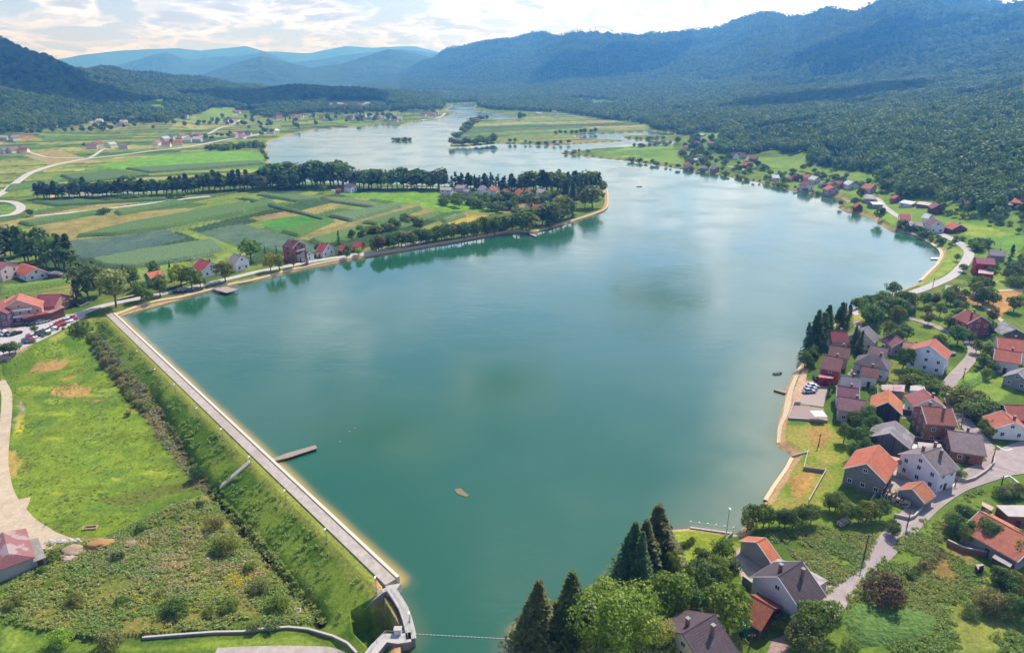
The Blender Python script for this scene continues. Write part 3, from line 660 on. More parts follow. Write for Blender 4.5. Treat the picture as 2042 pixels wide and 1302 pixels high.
NAMES = {'broad': 'broadleaf_tree', 'round': 'broadleaf_tree', 'willow': 'willow_tree', 'poplar': 'poplar_tree', 'shrub': 'shrub', 'spruce': 'spruce_tree', 'pine': 'pine_tree'}
tr_rng = random.Random(77); TREES = 0; PROTO = []
SMALL = []
def tree(kind, x, y, hpx, c='md', label=None, group=None, wide=1.0, world=None, cat=None, grp=False):
    """tree standing at photo pixel (x,y), hpx photo pixels tall"""
    global TREES
    p = gpx(x, y) if world is None else world
    if p is None: return
    m_ = mpp(p); dep = math.atan2(CAMH-p[2], math.hypot(p[0], p[1])); h = height_px(x, y, p, hpx)*(1.08 if m_ < .14 and kind in ('round', 'broad') else .98)
    if grp and m_ > .33 and h*wide/m_ < 26 and kind in ('broad', 'round', 'willow', 'poplar'):
        SMALL.append((p, h, wide, c)); return
    q = 2.8 if m_ < .105 and hpx > 90 and kind in ('broad', 'round') else 1.6 if m_ < .105 and hpx > 50 else (1.0 if m_ < .17 else (.35 if m_ < .33 else .12))
    if kind == 'shrub' and q > .35: q = .35 if hpx < 22 else 1.0
    me, tm = tr_rng.choice(variants(kind, q)); col_ = tuple(v*tr_rng.uniform(.85, 1.18) for v in COLR[c])+(1,)
    rot = tr_rng.uniform(0, 6.28); s = (h*wide*tr_rng.uniform(.92, 1.08), h*wide*tr_rng.uniform(.92, 1.08), h)
    nm_ = 'fruit_tree' if label and ('orchard' in label or 'fruit' in label) else NAMES[kind]
    if tm is None:
        o = bpy.data.objects.new(nm_, me); sc.collection.objects.link(o); o.color = col_
    else:
        o = empty(nm_)
        for nm, d in (('crown', me), ('trunk', tm)):
            k = bpy.data.objects.new(nm, d); sc.collection.objects.link(k); k.parent = o; k.color = col_
    o.location = p; o.rotation_euler = (tr_rng.uniform(-.04, .04), tr_rng.uniform(-.04, .04), rot); o.scale = s
    tag(o, label, cat or ('shrub' if kind == 'shrub' else 'tree'), group); TREES += 1; return o
ORD = 'leftmost second third fourth fifth sixth seventh eighth ninth tenth eleventh twelfth thirteenth fourteenth fifteenth sixteenth seventeenth eighteenth nineteenth twentieth'.split()
TENS = 'twenty thirty forty fifty sixty seventy eighty ninety'.split()
def ordw(i):
    if i < 20: return ORD[i]
    n = i+1; T_, u = divmod(n, 10)
    return TENS[T_-2]+('-'+['', 'first']+['']*0)[0] if False else ((TENS[T_-2]+'-'+['', 'first', 'second', 'third', 'fourth', 'fifth', 'sixth', 'seventh', 'eighth', 'ninth'][u]) if u else TENS[T_-2][:-1]+'ieth')
def lab(i, what, where):
    return f'{ordw(i)} {what} from the left {where}' if i else f'leftmost {what} {where}'
def dense(kind_): return kind_
def row(pts, n, hp, kinds, cols, what, where, group, jx_=4, jy_=2, wide=1.0, seed=1):
    rs = random.Random(seed); xs = [p[0] for p in pts]; P_ = []
    L = [0]
    for a, b in zip(pts, pts[1:]): L.append(L[-1]+math.hypot(b[0]-a[0], b[1]-a[1]))
    for i in range(n):
        s = L[-1]*(i+.5)/n
        P_.append((np.interp(s, L, xs)+rs.uniform(-jx_, jx_), np.interp(s, L, [p[1] for p in pts])+rs.uniform(-jy_, jy_)))
    P_.sort()
    for i, (x, y) in enumerate(P_):
        tree(rs.choice(kinds), x, y, rs.uniform(*hp), rs.choice(cols), lab(i, what, where), group, wide, grp=True)
def scatter(poly, n, hp, kinds, cols, what, where, group, wide=1.0, seed=1, mind=.8):
    rs = random.Random(seed); poly = np.array(poly, float); P_ = []; tries = 0
    while len(P_) < n and tries < n*60:
        tries += 1
        x = rs.uniform(poly[:, 0].min(), poly[:, 0].max()); y = rs.uniform(poly[:, 1].min(), poly[:, 1].max())
        if inside(np.array([x]), np.array([y]), poly)[0] and all(math.hypot(x-a, (y-b)*1.6) > mind*hp[0]*.8 for a, b in P_): P_.append((x, y))
    P_.sort()
    for i, (x, y) in enumerate(P_):
        tree(rs.choice(kinds), x, y, rs.uniform(*hp), rs.choice(cols), lab(i, what, where), group, wide, grp=True)

# ---- forests: one object each, trees placed on its points
fproto = [bpy.data.objects.new('broadleaf_tree', mesh_q('forest_tree', broad(230, .072, 100+i, .42, .36, .56, 12, (.16, .25), .05), [wfm])) for i in range(4)]
fproto += [bpy.data.objects.new('spruce_tree', mesh_q('forest_spruce', conifer(60, 7, .21, .08, .06, .05, 4), [wfm]))]
FPX = [(1962, 418), (1930, 412), (1880, 408), (1990, 425), (262, 236)]
for i, (o, (x, y)) in enumerate(zip(fproto, FPX)):
    sc.collection.objects.link(o); p = gpx(x, y); o.location = p; s = 12; o.scale = (s, s, s)
    tag(o, ['rounded green tree at the forest edge behind the far right farm', 'bushy tree at the forest edge left of the red roofed farm on the right',
            'broad tree at the forest foot above the white roofed sheds', 'rounded tree at the forest foot near the right picture edge', 'slim spruce on the meadow edge below the left wooded hill'][i], 'tree')
def forest(name, wpts, sizes, label, mixs=.12, seed=0):
    me = bpy.data.meshes.new(name); me.vertices.add(len(wpts)); me.vertices.foreach_set('co', wpts.astype(np.float32).ravel())
    a = me.attributes.new('size', 'FLOAT', 'POINT'); a.data.foreach_set('value', sizes.astype(np.float32))
    rs = np.random.RandomState(seed); ki = rs.randint(0, 4, len(wpts)); ki[rs.rand(len(wpts)) < mixs] = 4
    b = me.attributes.new('pick', 'INT', 'POINT'); b.data.foreach_set('value', ki.astype(np.int32))
    o = bpy.data.objects.new(name, me); sc.collection.objects.link(o)
    ng = bpy.data.node_groups.new('forest', 'GeometryNodeTree')
    ng.interface.new_socket('Geometry', in_out='INPUT', socket_type='NodeSocketGeometry'); ng.interface.new_socket('Geometry', in_out='OUTPUT', socket_type='NodeSocketGeometry')
    N = ng.nodes.new; Lk = ng.links.new
    gi = N('NodeGroupInput'); go = N('NodeGroupOutput'); m2p = N('GeometryNodeMeshToPoints'); iop = N('GeometryNodeInstanceOnPoints')
    g2i = N('GeometryNodeGeometryToInstance')
    for pr in reversed(fproto):
        oin = N('GeometryNodeObjectInfo'); oin.inputs['Object'].default_value = pr; oin.inputs['As Instance'].default_value = False; oin.transform_space = 'ORIGINAL'
        gti = N('GeometryNodeGeometryToInstance'); Lk(oin.outputs['Geometry'], gti.inputs[0]); 
        if pr is fproto[-1]: jn = N('GeometryNodeJoinGeometry')
        Lk(gti.outputs[0], jn.inputs[0])
    Lk(gi.outputs[0], m2p.inputs[0]); Lk(m2p.outputs[0], iop.inputs['Points']); Lk(jn.outputs[0], iop.inputs['Instance'])
    iop.inputs['Pick Instance'].default_value = True
    at = N('GeometryNodeInputNamedAttribute'); at.data_type = 'INT'; at.inputs['Name'].default_value = 'pick'; Lk(at.outputs['Attribute'], iop.inputs['Instance Index'])
    sz = N('GeometryNodeInputNamedAttribute'); sz.data_type = 'FLOAT'; sz.inputs['Name'].default_value = 'size'; Lk(sz.outputs['Attribute'], iop.inputs['Scale'])
    rv = N('FunctionNodeRandomValue'); rv.data_type = 'FLOAT_VECTOR'; rv.inputs[0].default_value = (0, 0, 0); rv.inputs[1].default_value = (.1, .1, 6.28)
    Lk(rv.outputs[0], iop.inputs['Rotation']); Lk(iop.outputs[0], go.inputs[0])
    md = o.modifiers.new('forest', 'NODES'); md.node_group = ng
    return tag(o, label, 'forest', kind='stuff')
def fpoints(test, r0, r1, x0, x1, dens, hrange, seed=0):
    """scattered points in a sector; dens(r) = spacing in metres"""
    rs = np.random.RandomState(seed); out = []; hs = []
    a0, a1 = phi_of(x0), phi_of(x1); r_ = r0
    while r_ < r1:
        sp = dens(r_); n = int((a1-a0)*r_/sp); ph = a0+(np.arange(n)+rs.rand(n)*.95)/n*(a1-a0); rj = r_+rs.uniform(-.5, .5, n)*sp
        X, Y = rj*np.sin(ph), rj*np.cos(ph); Z = H(X, Y); ok = test(X, Y, Z, ph, rj)
        out.append(np.stack([X, Y, Z], 1)[ok]); hs.append((rs.uniform(hrange[0], hrange[1], n)*(sp/9.0)**.45)[ok]); r_ += sp*.85
    p = np.concatenate(out); h = np.concatenate(hs); p[:, 2] -= h*.08; return p, h
CLEAR = [W2(p_) for p_ in [[(275,205),(330,196),(328,222),(280,220)], [(420,215),(470,215),(460,235),(380,240)], [(1480,312),(1620,300),(1600,335),(1490,330)], [(1180,203),(1232,202),(1228,212),(1180,212)], [(1640,330),(1760,352),(1700,372),(1620,340)],
  [(1395,262),(1440,264),(1436,282),(1400,280)], [(590,198),(640,194),(636,207),(600,208)], [(235,150),(262,150),(262,158),(240,157)], [(1640,300),(1690,306),(1680,322),(1645,318)], [(660,196),(760,200),(790,216),(700,220),(640,214)]]]
FR = W2([(955,207),(1010,200),(1300,205),(1500,215),(2200,215),(2200,360),(2042,385),(1960,380),(1880,398),(1800,398),(1700,345),(1610,330),(1600,308),(1540,300),(1450,310),(1420,300),(1440,285),(1400,265),(1350,272),(1345,262),(1300,258),(1290,248),(1200,238),(1130,226),(1040,222),(985,220),(950,213)])
FL = W2([(-300,180),(-300,240),(0,238),(90,228),(160,222),(190,232),(280,236),(300,225),(330,222),(400,212),(470,214),(560,206),(500,230),(560,236),(600,228),(585,212),(590,202),(660,200),(790,206),(830,218),(880,222),(890,212),(860,205),(780,196),(500,180),(200,180)])
FC = W2([(780,196),(800,184),(1020,184),(1180,196),(1010,204),(958,206),(945,204.5),(900,206),(850,203)])
def tr_(X, Y, Z, ph, r_):
    ok = (Z > 10) | inside(X, Y, FR) | inside(X, Y, FL) | inside(X, Y, FC)
    ok &= shore(X, Y) > 8
    for c_ in CLEAR: ok &= ~inside(X, Y, c_)
    gap = fbm(X/60, Y/60, 3, 91); ok &= (gap > .28)
    ok &= ~((Z < 14) & ~inside(X, Y, FR) & (ph > phi_of(1450)) & (fbm(X/25, Y/25, 3, 95) < .52))
    return ok
p_, h_ = fpoints(tr_, 480, 3300, 900, 2400, lambda r_: np.interp(r_, [500, 1200, 3300], [6.6, 9.0, 14]), (8.5, 14.5), 1)
print('forest right', len(p_)); forest('forest', p_, h_, 'wide dark broadleaf forest rolling over the low hills on the right', seed=1)
p_, h_ = fpoints(tr_, 1100, 3000, -400, 900, lambda r_: np.interp(r_, [1100, 3000], [9, 14]), (8.5, 13.5), 2)
print('forest left', len(p_)); forest('forest', p_, h_, 'dense wooded hills on the left and beyond the far villages', seed=2)
p_, h_ = fpoints(lambda X, Y, Z, ph, r_: (Z > 12), 3300, 5600, 800, 2300, lambda r_: 18, (6, 9), 3)
print('forest mountain', len(p_)); forest('forest', p_, h_, 'hazy forest covering the long blue mountain on the right', seed=3)
# ---------------------------------------------------------------- houses
GLASS = mat_plain((.035, .045, .06), .15, .3, 3, .6, 'window_glass')
WHITE = mat_plain((.72, .71, .69), .6, .1, 1, .3, 'white_paint'); DARKW = mat_plain((.07, .045, .03), .7, .3, 2, .2, 'dark_wood')
CONC = mat_plain((.36, .33, .30), .9, .22, .8, .1, 'concrete', dirt=.3)
def house(rA, rB, span, hw, rise, roof, wall, label, group=None, wk='plaster', rk='tile', verge=True, win=True, chim=1, hip=0.0, door=True,
          over=.45, name='house', near=None, dz=None, wincol=None, balcony=0, cat=None, dormer=False, extra=None):
    """gabled house whose ridge ends are seen at photo pixels rA and rB"""
    H_ = hw+rise; a = gpx(rA[0], rA[1], H_); b = gpx(rB[0], rB[1], H_)
    z = (a[2]+b[2])/2; z = min(a[2], b[2]) if dz is None else z+dz
    cx, cy = (a[0]+b[0])/2, (a[1]+b[1])/2; L = math.hypot(b[0]-a[0], b[1]-a[1]); rot = math.atan2(b[1]-a[1], b[0]-a[0])
    L = max(L-2*over, 1.5)
    if hip: L = max(L+span*hip, span*.9)
    return house_w((cx, cy, z), rot, L, span-2*over, hw, rise, roof, wall, label, group, wk, rk, verge, win, chim, hip, door, over, name, balcony, cat, dormer)
def house_w(loc, rot, L, W, hw, rise, roof, wall, label, group=None, wk='plaster', rk='tile', verge=True, win=True, chim=1, hip=0.0, door=True, over=.45,
            name='house', balcony=0, cat=None, dormer=False):
    m_ = mpp(loc); root = empty(name, loc, rot)
    tag(root, label, cat or ('barn' if name == 'barn' else 'shed' if name == 'shed' else 'house'), group)
    l2, w2 = L/2, W/2; fnd = -1.2
    mb = MB(); inset = W*.5*hip
    if hip: mb.prism([(-l2, -w2), (l2, -w2), (l2, w2), (-l2, w2)], fnd, hw)
    else:
        v = []
        for x in (-l2, l2): v += [(x, -w2, fnd), (x, w2, fnd), (x, w2, hw), (x, 0, hw+rise-.12), (x, -w2, hw)]
        mb.add(v, [(4,3,2,1,0), (5,6,7,8,9), (0,1,6,5), (1,2,7,6), (2,3,8,7), (3,4,9,8), (4,0,5,9)])
    mb.build('wall', mat_wall(wall, wk), root)
    th = .16; k = rise/w2; eo = over; ez = hw-k*eo; xe = l2+over; m = MB()
    if hip:
        r2 = max(l2-inset, .15); ye = w2+eo
        for dzz, in ((th,),):
            v = [(-xe, -ye, ez), (xe, -ye, ez), (xe, ye, ez), (-xe, ye, ez), (-xe, -ye, ez+th), (xe, -ye, ez+th), (xe, ye, ez+th), (-xe, ye, ez+th), (-r2, 0, hw+rise+th), (r2, 0, hw+rise+th)]
            m.add(v, [(3,2,1,0), (0,1,5,4), (1,2,6,5), (2,3,7,6), (3,0,4,7), (4,5,9,8), (6,7,8,9), (5,6,9), (7,4,8)])
    else:
        ye = w2+eo
        v = []
        for x in (-xe, xe): v += [(x, -ye, ez), (x, 0, hw+rise), (x, ye, ez), (x, ye, ez+th), (x, 0, hw+rise+th), (x, -ye, ez+th)]
        m.add(v, [(0,1,7,6), (1,2,8,7), (2,3,9,8), (3,4,10,9), (4,5,11,10), (5,0,6,11), (5,4,1,0), (4,3,2,1), (6,7,10,11), (7,8,9,10)])
        if m_ < .3: m.tube((-xe, 0, hw+rise+th), (xe, 0, hw+rise+th), .13, .13, 6)
    rf = m.build('roof', mat_roof(roof, rk), root)
    detail = m_ < .27
    if chim and m_ < .6:
        for i in range(chim):
            c = MB(); x = (-.25+.5*i)*L*.7 if chim > 1 else .18*L; y = (.12 if i % 2 == 0 else -.18)*W
            top = hw+rise+.9
            c.box((x, y, (top+hw+rise*.4)/2), (.55, .55, top-hw-rise*.4), 0, 0); c.box((x, y, top+.06), (.72, .72, .12), 0, 1)
            c.build('chimney', [mat_wall('8a5a48', 'brick'), CONC], rf)
    if verge and not hip and m_ < .4:
        for x in (-xe-.04, xe+.04):
            c = MB()
            for s in (-1, 1):
                c.add([(x-.05, s*ye, ez-.06), (x-.05, s*ye, ez+th+.05), (x-.05, 0, hw+rise+th+.05), (x-.05, 0, hw+rise-.06), (x+.05, s*ye, ez-.06), (x+.05, s*ye, ez+th+.05), (x+.05, 0, hw+rise+th+.05), (x+.05, 0, hw+rise-.06)],
                      [(0,1,2,3), (7,6,5,4), (0,4,5,1), (1,5,6,2), (2,6,7,3), (3,7,4,0)] if s > 0 else [(3,2,1,0), (4,5,6,7), (1,5,4,0), (2,6,5,1), (3,7,6,2), (0,4,7,3)])
            c.build('verge_board', WHITE if verge is True else mat_plain(verge), rf)
    if detail and not hip and m_ < .2:
        for s in (-1, 1): c = MB(); c.tube((-xe, s*(ye+.06), ez+.02), (xe, s*(ye+.06), ez+.02), .08, .08, 6); c.build('gutter', mat_plain('7d7672', .5), rf)
    ca, sa = math.cos(rot), math.sin(rot); vx, vy = -loc[0], -loc[1]; vl = math.hypot(vx, vy); vx /= vl; vy /= vl
    def facing(nx, ny): return (nx*ca-ny*sa)*vx+(nx*sa+ny*ca)*vy > -.15
    def window(x, y, z, nx, ny, w_=1.0, h_=1.2):
        tx, ty = -ny, nx; cx, cy = x+nx*.02, y+ny*.02
        if not detail:
            c = MB(); c.box((cx, cy, z), (abs(tx)*w_+abs(nx)*.05, abs(ty)*w_+abs(ny)*.05, h_)); return c.build('window', GLASS, root)
        c = MB(); f = .11
        for sx in (-1, 1): c.box((cx+tx*sx*w_/2, cy+ty*sx*w_/2, z), (abs(tx)*f+abs(nx)*.10, abs(ty)*f+abs(ny)*.10, h_+f))
        for sz in (-1, 1): c.box((cx, cy, z+sz*h_/2), (abs(tx)*(w_-f)+abs(nx)*.10, abs(ty)*(w_-f)+abs(ny)*.10, f))
        c.box((cx, cy, z), (abs(tx)*.06+abs(nx)*.09, abs(ty)*.06+abs(ny)*.09, h_-f))
        wo = c.build('window', WHITE, root)
        c = MB(); c.box((x+nx*.01, y+ny*.01, z), (abs(tx)*(w_-f)+abs(nx)*.06, abs(ty)*(w_-f)+abs(ny)*.06, h_-f-.02)); c.build('pane', GLASS, wo)
    if win and m_ < .55:
        st = max(1, int(round(hw/2.8)))
        for s in (-1, 1):
            for e in (0, 1):
                nx, ny = (s, 0) if e else (0, s)
                if not facing(nx, ny): continue
                ln = W if e else L; nn = max(1, int(ln/(3.0 if detail else 4)))
                for fl in range(st):
                    z = fl*2.8+1.6
                    if z+.6 > hw: continue
                    for i in range(nn):
                        o_ = (i+.5-nn/2)*ln/nn
                        if door and fl == 0 and i == nn//2 and e == 0: continue
                        window(nx*l2 if e else o_, o_ if e else ny*w2, z, nx, ny)
                if e and rise > 2 and not hip: window(nx*l2, 0, hw+rise*.32, nx, ny, 1.0, 1.0)
    if door and m_ < .3:
        s = -1 if facing(0, -1) else 1; c = MB(); c.box((0, s*(w2+.02), 1.02), (1.0, .08, 2.04)); d = c.build('door', DARKW, root)
        if detail: c = MB(); c.box((.36, s*(w2+.08), 1.0), (.05, .05, .16)); c.build('handle', WHITE, d)
    if balcony:
        for fl in range(balcony):
            e = 1 if facing(1, 0) else -1; z = 2.7*(fl+1); c = MB(); c.box((e*(l2+.6), 0, z), (1.2, W*.6, .16)); bo = c.build('balcony', CONC, root)
            c = MB(); c.box((e*(l2+1.17), 0, z+.55), (.06, W*.6, .9)); c.build('railing', WHITE, bo)
    if dormer:
        s = -1 if facing(0, -1) else 1; c = MB(); y0 = s*w2*.75; zz = hw+rise*.28
        c.box((0, y0*.9, zz+.35), (L*.45, W*.12, 1.3)); c.build('dormer', mat_wall(wall, wk), rf)
    return root
def flatroof(pts, h, roof, wall, label, name='shed', wk='wood', th=.18, tilt=0.0, group=None, posts=False, cat=None):
    """low building seen by the corners of its roof, pts = photo pixels of the roof corners"""
    p = WP(pts, h); z = min(q_[2] for q_ in p); cx = sum(q_[0] for q_ in p)/len(p); cy = sum(q_[1] for q_ in p)/len(p)
    loc = [(q_[0]-cx, q_[1]-cy) for q_ in p]; root = empty(name, (cx, cy, z)); tag(root, label, cat or name, group); n = len(loc)
    ins = [(x*.93, y*.93) for x, y in loc]; mx = max(y for x, y in loc); mn = min(y for x, y in loc); tz = lambda y: h+tilt*(y-mn)/(mx-mn+1e-6)
    m = MB()
    if posts:
        for x, y in ins: m = MB(); m.tube((x, y, -.4), (x, y, tz(y)), .09, .09, 6); m.build('post', mat_wall(wall, 'wood'), root)
    else:
        m.prism(ins, -1.0, [tz(y)-.02 for x, y in ins]); m.build('wall', mat_wall(wall, wk), root)
    m = MB(); m.prism(loc, [tz(y) for x, y in loc], [tz(y)+th for x, y in loc]); m.build('roof', mat_roof(roof, 'sheet'), root)
    if not posts and mpp((cx, cy, z)) < .25:
        i = min(range(n), key=lambda i: (ins[i][1]+ins[(i+1) % n][1])); a, b = ins[i], ins[(i+1) % n]
        ang = math.atan2(b[1]-a[1], b[0]-a[0]); m = MB(); m.box(((a[0]+b[0])/2, (a[1]+b[1])/2, 1.0), (1.1, .12, 2.0), ang); m.build('door', DARKW, root)
    return root

# --- near village on the right bank
house((1728,925), (1753,887), 10, 4.6, 3.2, 'd9682c', '7d7a78', 'grey stone barn with bright orange roof beside the white two-storey house', wk='brick', chim=0, name='barn', cat='barn')
flatroof([(1768,908),(1799,915),(1797,927),(1764,918)], 3.6, 'd9682c', 'cfc8c4', 'orange roofed link between the grey stone barn and the white house', posts=True)
house((1837,905), (1876,892), 11.5, 5.4, 3.0, '8d7b78', 'e4e0e6', 'white two-storey house with grey roof, three chimneys and brown garage door by the road', chim=3)
flatroof([(1808,903),(1840,893),(1862,886),(1850,900),(1835,910)], 3.4, '9d8a85', 'b9b2ae', 'low grey roofed lean-to behind the white two-storey house', wk='plaster')
house((1889,858), (1957,867), 14, 3.0, 2.6, '93787a', 'a3583a', 'wide house with faded mauve roof and orange brick walls at the road junction', wk='brick', verge='8a7a78', chim=1)
house((1837,810), (1898,814), 11, 6.2, 2.6, 'a8573a', '9c5f48', 'large unplastered brick house with rust brown roof and two chimneys', wk='brick', chim=2)
house((1841,776), (1859,796), 9.5, 4.0, 2.6, 'b8615c', 'e2dcd8', 'white house with dusty red roof behind the large brick house', chim=1)
flatroof([(1815,770),(1842,767),(1846,779),(1814,780)], 2.8, 'a89c92', 'b0a8a0', 'small grey flat roofed annex behind the dusty red roofed house', wk='plaster')
house((1771,802), (1772,777), 8.5, 4.0, 3.0, 'e07b2a', '4d4540', 'dark wooden barn with bright orange roof beside the pink roofed annex', wk='wood', name='barn', chim=0, win=False)
flatroof([(1757,768),(1781,768),(1782,780),(1758,778)], 3.6, 'b37a80', '8a7a72', 'pink flat roofed annex, left half, behind the orange roofed dark barn', wk='plaster')
flatroof([(1781,767),(1805,768),(1803,782),(1782,780)], 3.8, 'a5666e', '7d6e66', 'darker pink flat roofed annex next to the pale pink one', wk='plaster')
house((1775,864), (1786,840), 10.5, 3.9, 2.8, '8f7f80', '6c6664', 'weathered grey wooden barn with faded roof and white ridge strip', wk='wood', name='barn', chim=0, win=False, verge='cfc9c6', rk='sheet')
house((1819,975), (1841,960), 6.8, 2.6, 2.0, 'cf7238', '8b8480', 'small open-fronted shed with orange tiled roof behind the long woodpile', name='shed', wk='plaster', chim=0, win=False, door=False)
flatroof([(1807,884),(1829,887),(1830,897),(1807,893)], 2.6, 'dcd2c4', '9a928c', 'small cream roofed shed in the yard above the white two-storey house', wk='plaster')
flatroof([(1830,882),(1876,886),(1878,892),(1831,893)], 2.6, 'b5a79c', '8a807a', 'long beige flat roofed shed beside the cream one', wk='plaster')
house((1998,819), (2024,843), 9.5, 3.4, 2.2, 'd0683c', 'e8e2da', 'white bungalow with orange roof and white verge at the right edge', chim=1)
house((2001,807), (2052,809), 9, 3.2, 2.4, 'c05a38', '7a5548', 'long orange roofed farm building behind the white bungalow', chim=0, wk='brick')
flatroof([(1949,818),(1957,816),(1967,829),(1960,832)], 2.2, '8d8688', '75706c', 'narrow grey sloping shed among bushes left of the white bungalow')
house((1656,660), (1690,662), 8.5, 4.2, 2.6, 'a0383a', 'b6a49a', 'house with deep red roof at the upper end of the lakeside row', verge=False)
house((1654,688), (1697,694), 8.5, 4.6, 2.4, '8f5b4c', 'b9a79c', 'house with rust brown roof and a white roof light in the lakeside row', verge=False)
house((1642,708), (1683,715), 11, 5.0, 2.6, '8d4f46', 'b04a4e', 'large red-brown roofed house with red walls in the lakeside row', verge=False)
flatroof([(1635,737),(1664,741),(1662,755),(1632,753)], 3.0, 'b9605a', 'a8323a', 'red flat roofed terrace at the front of the large red-walled house', name='terrace', wk='plaster', cat='terrace')
house((1677,749), (1717,754), 7.5, 4.2, 1.9, '8b7f8c', 'cdc6c6', 'house with lilac grey roof above the two maroon roofs in the lakeside row', verge=False)
house((1669,769), (1714,775), 8, 4.0, 2.0, '8b5460', 'c9bdb8', 'house with dark maroon roof between the lilac grey and pink maroon roofs', verge=True)
house((1672,790), (1728,799), 9, 4.0, 2.2, '9b626a', 'b3a596', 'long house with pink maroon roof, lowest of the lakeside row', verge=False)
house((1736,688), (1773,695), 8.5, 4.6, 2.2, '8c6c68', 'bdb2ac', 'grey-brown gabled house behind the hipped grey roof', chim=1, verge=False)
house((1736,706), (1752,709), 8.5, 4.6, 2.8, '7d6a6c', 'd5d0d2', 'house with grey-brown hipped roof in the second lakeside row', hip=1.0, chim=1)
house((1718,730), (1753,734), 7.5, 4.0, 1.9, '8a4f48', 'e6e2e0', 'white-walled house with red-brown roof and white roof light below the hipped roof', verge=False)
house((1720,660), (1731,650), 10, 3.8, 3.4, '857c7c', 'd9cfb8', 'cream gabled house with grey roof between dark firs', chim=0)
house((1779,663), (1801,680), 7, 3.6, 2.4, 'a3606a', 'b9aca4', 'red roof half hidden in trees left of the white house with orange roof', chim=0)
house((1853,689), (1865,676), 12, 6.4, 3.4, 'd9653a', 'dcdce4', 'tall white house with steep orange roof and small square windows', chim=0)
house((1802,682), (1840,689), 10, 4.2, 1.4, 'b2675a', '9a8c84', 'faded red low roofed wing left of the tall white house', chim=1, verge=False)
house((1927,618), (1957,631), 11, 5.8, 2.8, 'a03c34', '9a3c34', 'red brick two-storey house with dark red roof and white eaves', wk='brick', chim=2)
house((2001,640), (2027,657), 10, 3.0, 2.4, '84807e', '6a6460', 'weathered wooden barn with long grey roof right of the red brick house', wk='wood', name='barn', chim=0, win=False, rk='sheet', verge=False)
flatroof([(1893,637),(1907,634),(1912,645),(1898,650)], 3.0, '7d706a', '5c5048', 'small dark lean-to left of the red brick house')
house((1988,672), (2046,679), 10, 4.6, 2.6, 'd2623c', 'd8d4d2', 'upper orange roofed house of the pair at the right edge', chim=1)
house((1984,695), (2038,704), 10, 4.4, 2.4, 'c95c38', 'cfcacb', 'lower orange roofed house of the pair at the right edge', chim=1)
house((2030,744), (2046,733), 8, 3.2, 2.4, 'a09aa0', '8f8c92', 'small grey gabled house at the right edge below the orange pair', chim=0)
house((1790,584), (1826,589), 10, 3.6, 2.6, 'd25a32', '8c6a58', 'orange roofed house on the lake road, rear wing', chim=0, verge=False)
house((1805,597), (1808,586), 10, 3.2, 2.6, 'd4582e', '7d7a7c', 'orange gabled front wing of the house on the lake road', chim=0)
flatroof([(1886,569),(1917,571),(1915,581),(1884,579)], 2.6, '7d6c70', '6a5a50', 'grey roofed shed in the orchard below the meadow road')
flatroof([(1851,584),(1877,588),(1872,593),(1849,590)], 2.2, '4a4448', '4a4440', 'low dark shed among the orchard trees')
house((1945,513), (1983,516), 10, 5.6, 2.0, 'a64a58', 'b32f38', 'bright red two-storey house with rose red roof by the bend', verge=False)
flatroof([(1952,536),(1984,539),(1980,548),(1950,545)], 2.8, 'b58a88', 'a52c34', 'red annex with pale roof in front of the bright red house', wk='plaster')
house((1973,498), (2007,500), 9, 3.4, 2.0, '8c8486', '9c928c', 'low house with plain grey roof behind the bright red house', verge=False)
# --- lower right farmyard
house((1509,1082), (1527,1073), 9, 3.0, 2.4, 'e5732c', 'a49c9a', 'open barn with bright orange tiled roof above the broken concrete yard', name='barn', chim=0, win=False, door=False)
flatroof([(1545,1112),(1578,1122),(1560,1138),(1531,1121)], 3.0, '857479', '6d625c', 'flat mauve roofed shed between the open barn and the white farmhouse', wk='plaster')
house((1551,1151), (1600,1119), 11.5, 4.8, 3.8, '5f4e52', 'd9d2d4', 'white farmhouse with dark slate roof and a strip of orange tiles', chim=2)
flatroof([(1613,1138),(1652,1158),(1628,1172),(1600,1160)], 3.0, '8a7478', 'a79e9a', 'garage with mauve roof and blue door beside the white farmhouse', name='garage', wk='plaster')
house((1496,1186), (1545,1214), 8.5, 2.8, 2.2, 'b3582c', '5a4438', 'open timber shelter with rust orange tiled roof beside the green container', name='shed', wk='wood', chim=0, win=False, verge=False)
house((1361,1264), (1424,1226), 12.5, 5.4, 3.6, '665055', 'd8c79a', 'yellow-cream house with dark brown roof, two chimneys and a skylight', chim=2, verge='70585c')
house((1400,1212), (1414,1204), 6, 2.6, 2.0, 'e07a30', '7a5a40', 'tiny shed with orange tiled roof hidden in trees behind the cream house', name='shed', chim=0, win=False, wk='wood')
# --- bottom left shed, right edge farm
house((1953,1020), (2070,1082), 12, 3.2, 2.6, 'd06c3c', '8a8480', 'long orange tiled barn cut by the right picture edge', name='barn', chim=0, win=False)
flatroof([(1959,1001),(1982,1012),(1977,1020),(1957,1008)], 2.6, 'd2602c', '7a6a60', 'small orange roofed porch at the head of the long orange barn')
flatroof([(1985,1008),(2060,1008),(2060,1032),(2010,1030)], 3.0, 'b5a6a0', '8a4a34', 'flat grey terrace roof with brick edge by the long orange barn', wk='brick')
flatroof([(1984,1105),(2020,1124),(2014,1132),(1978,1112)], 2.2, '978a8c', '5c5048', 'weathered grey shed below the long orange barn')
flatroof([(1945,1126),(1960,1125),(1963,1133),(1950,1136)], 1.2, 'a46a64', '5c4038', 'small rusty box shed in the garden', name='shed')
house((6,1060), (18,1106), 8.5, 3.2, 1.9, 'a5605c', 'a5a29a', 'grey walled shed with patchy faded red sheet roof at the left edge', name='shed', rk='sheet', hip=.35, chim=0, win=False, door=False)
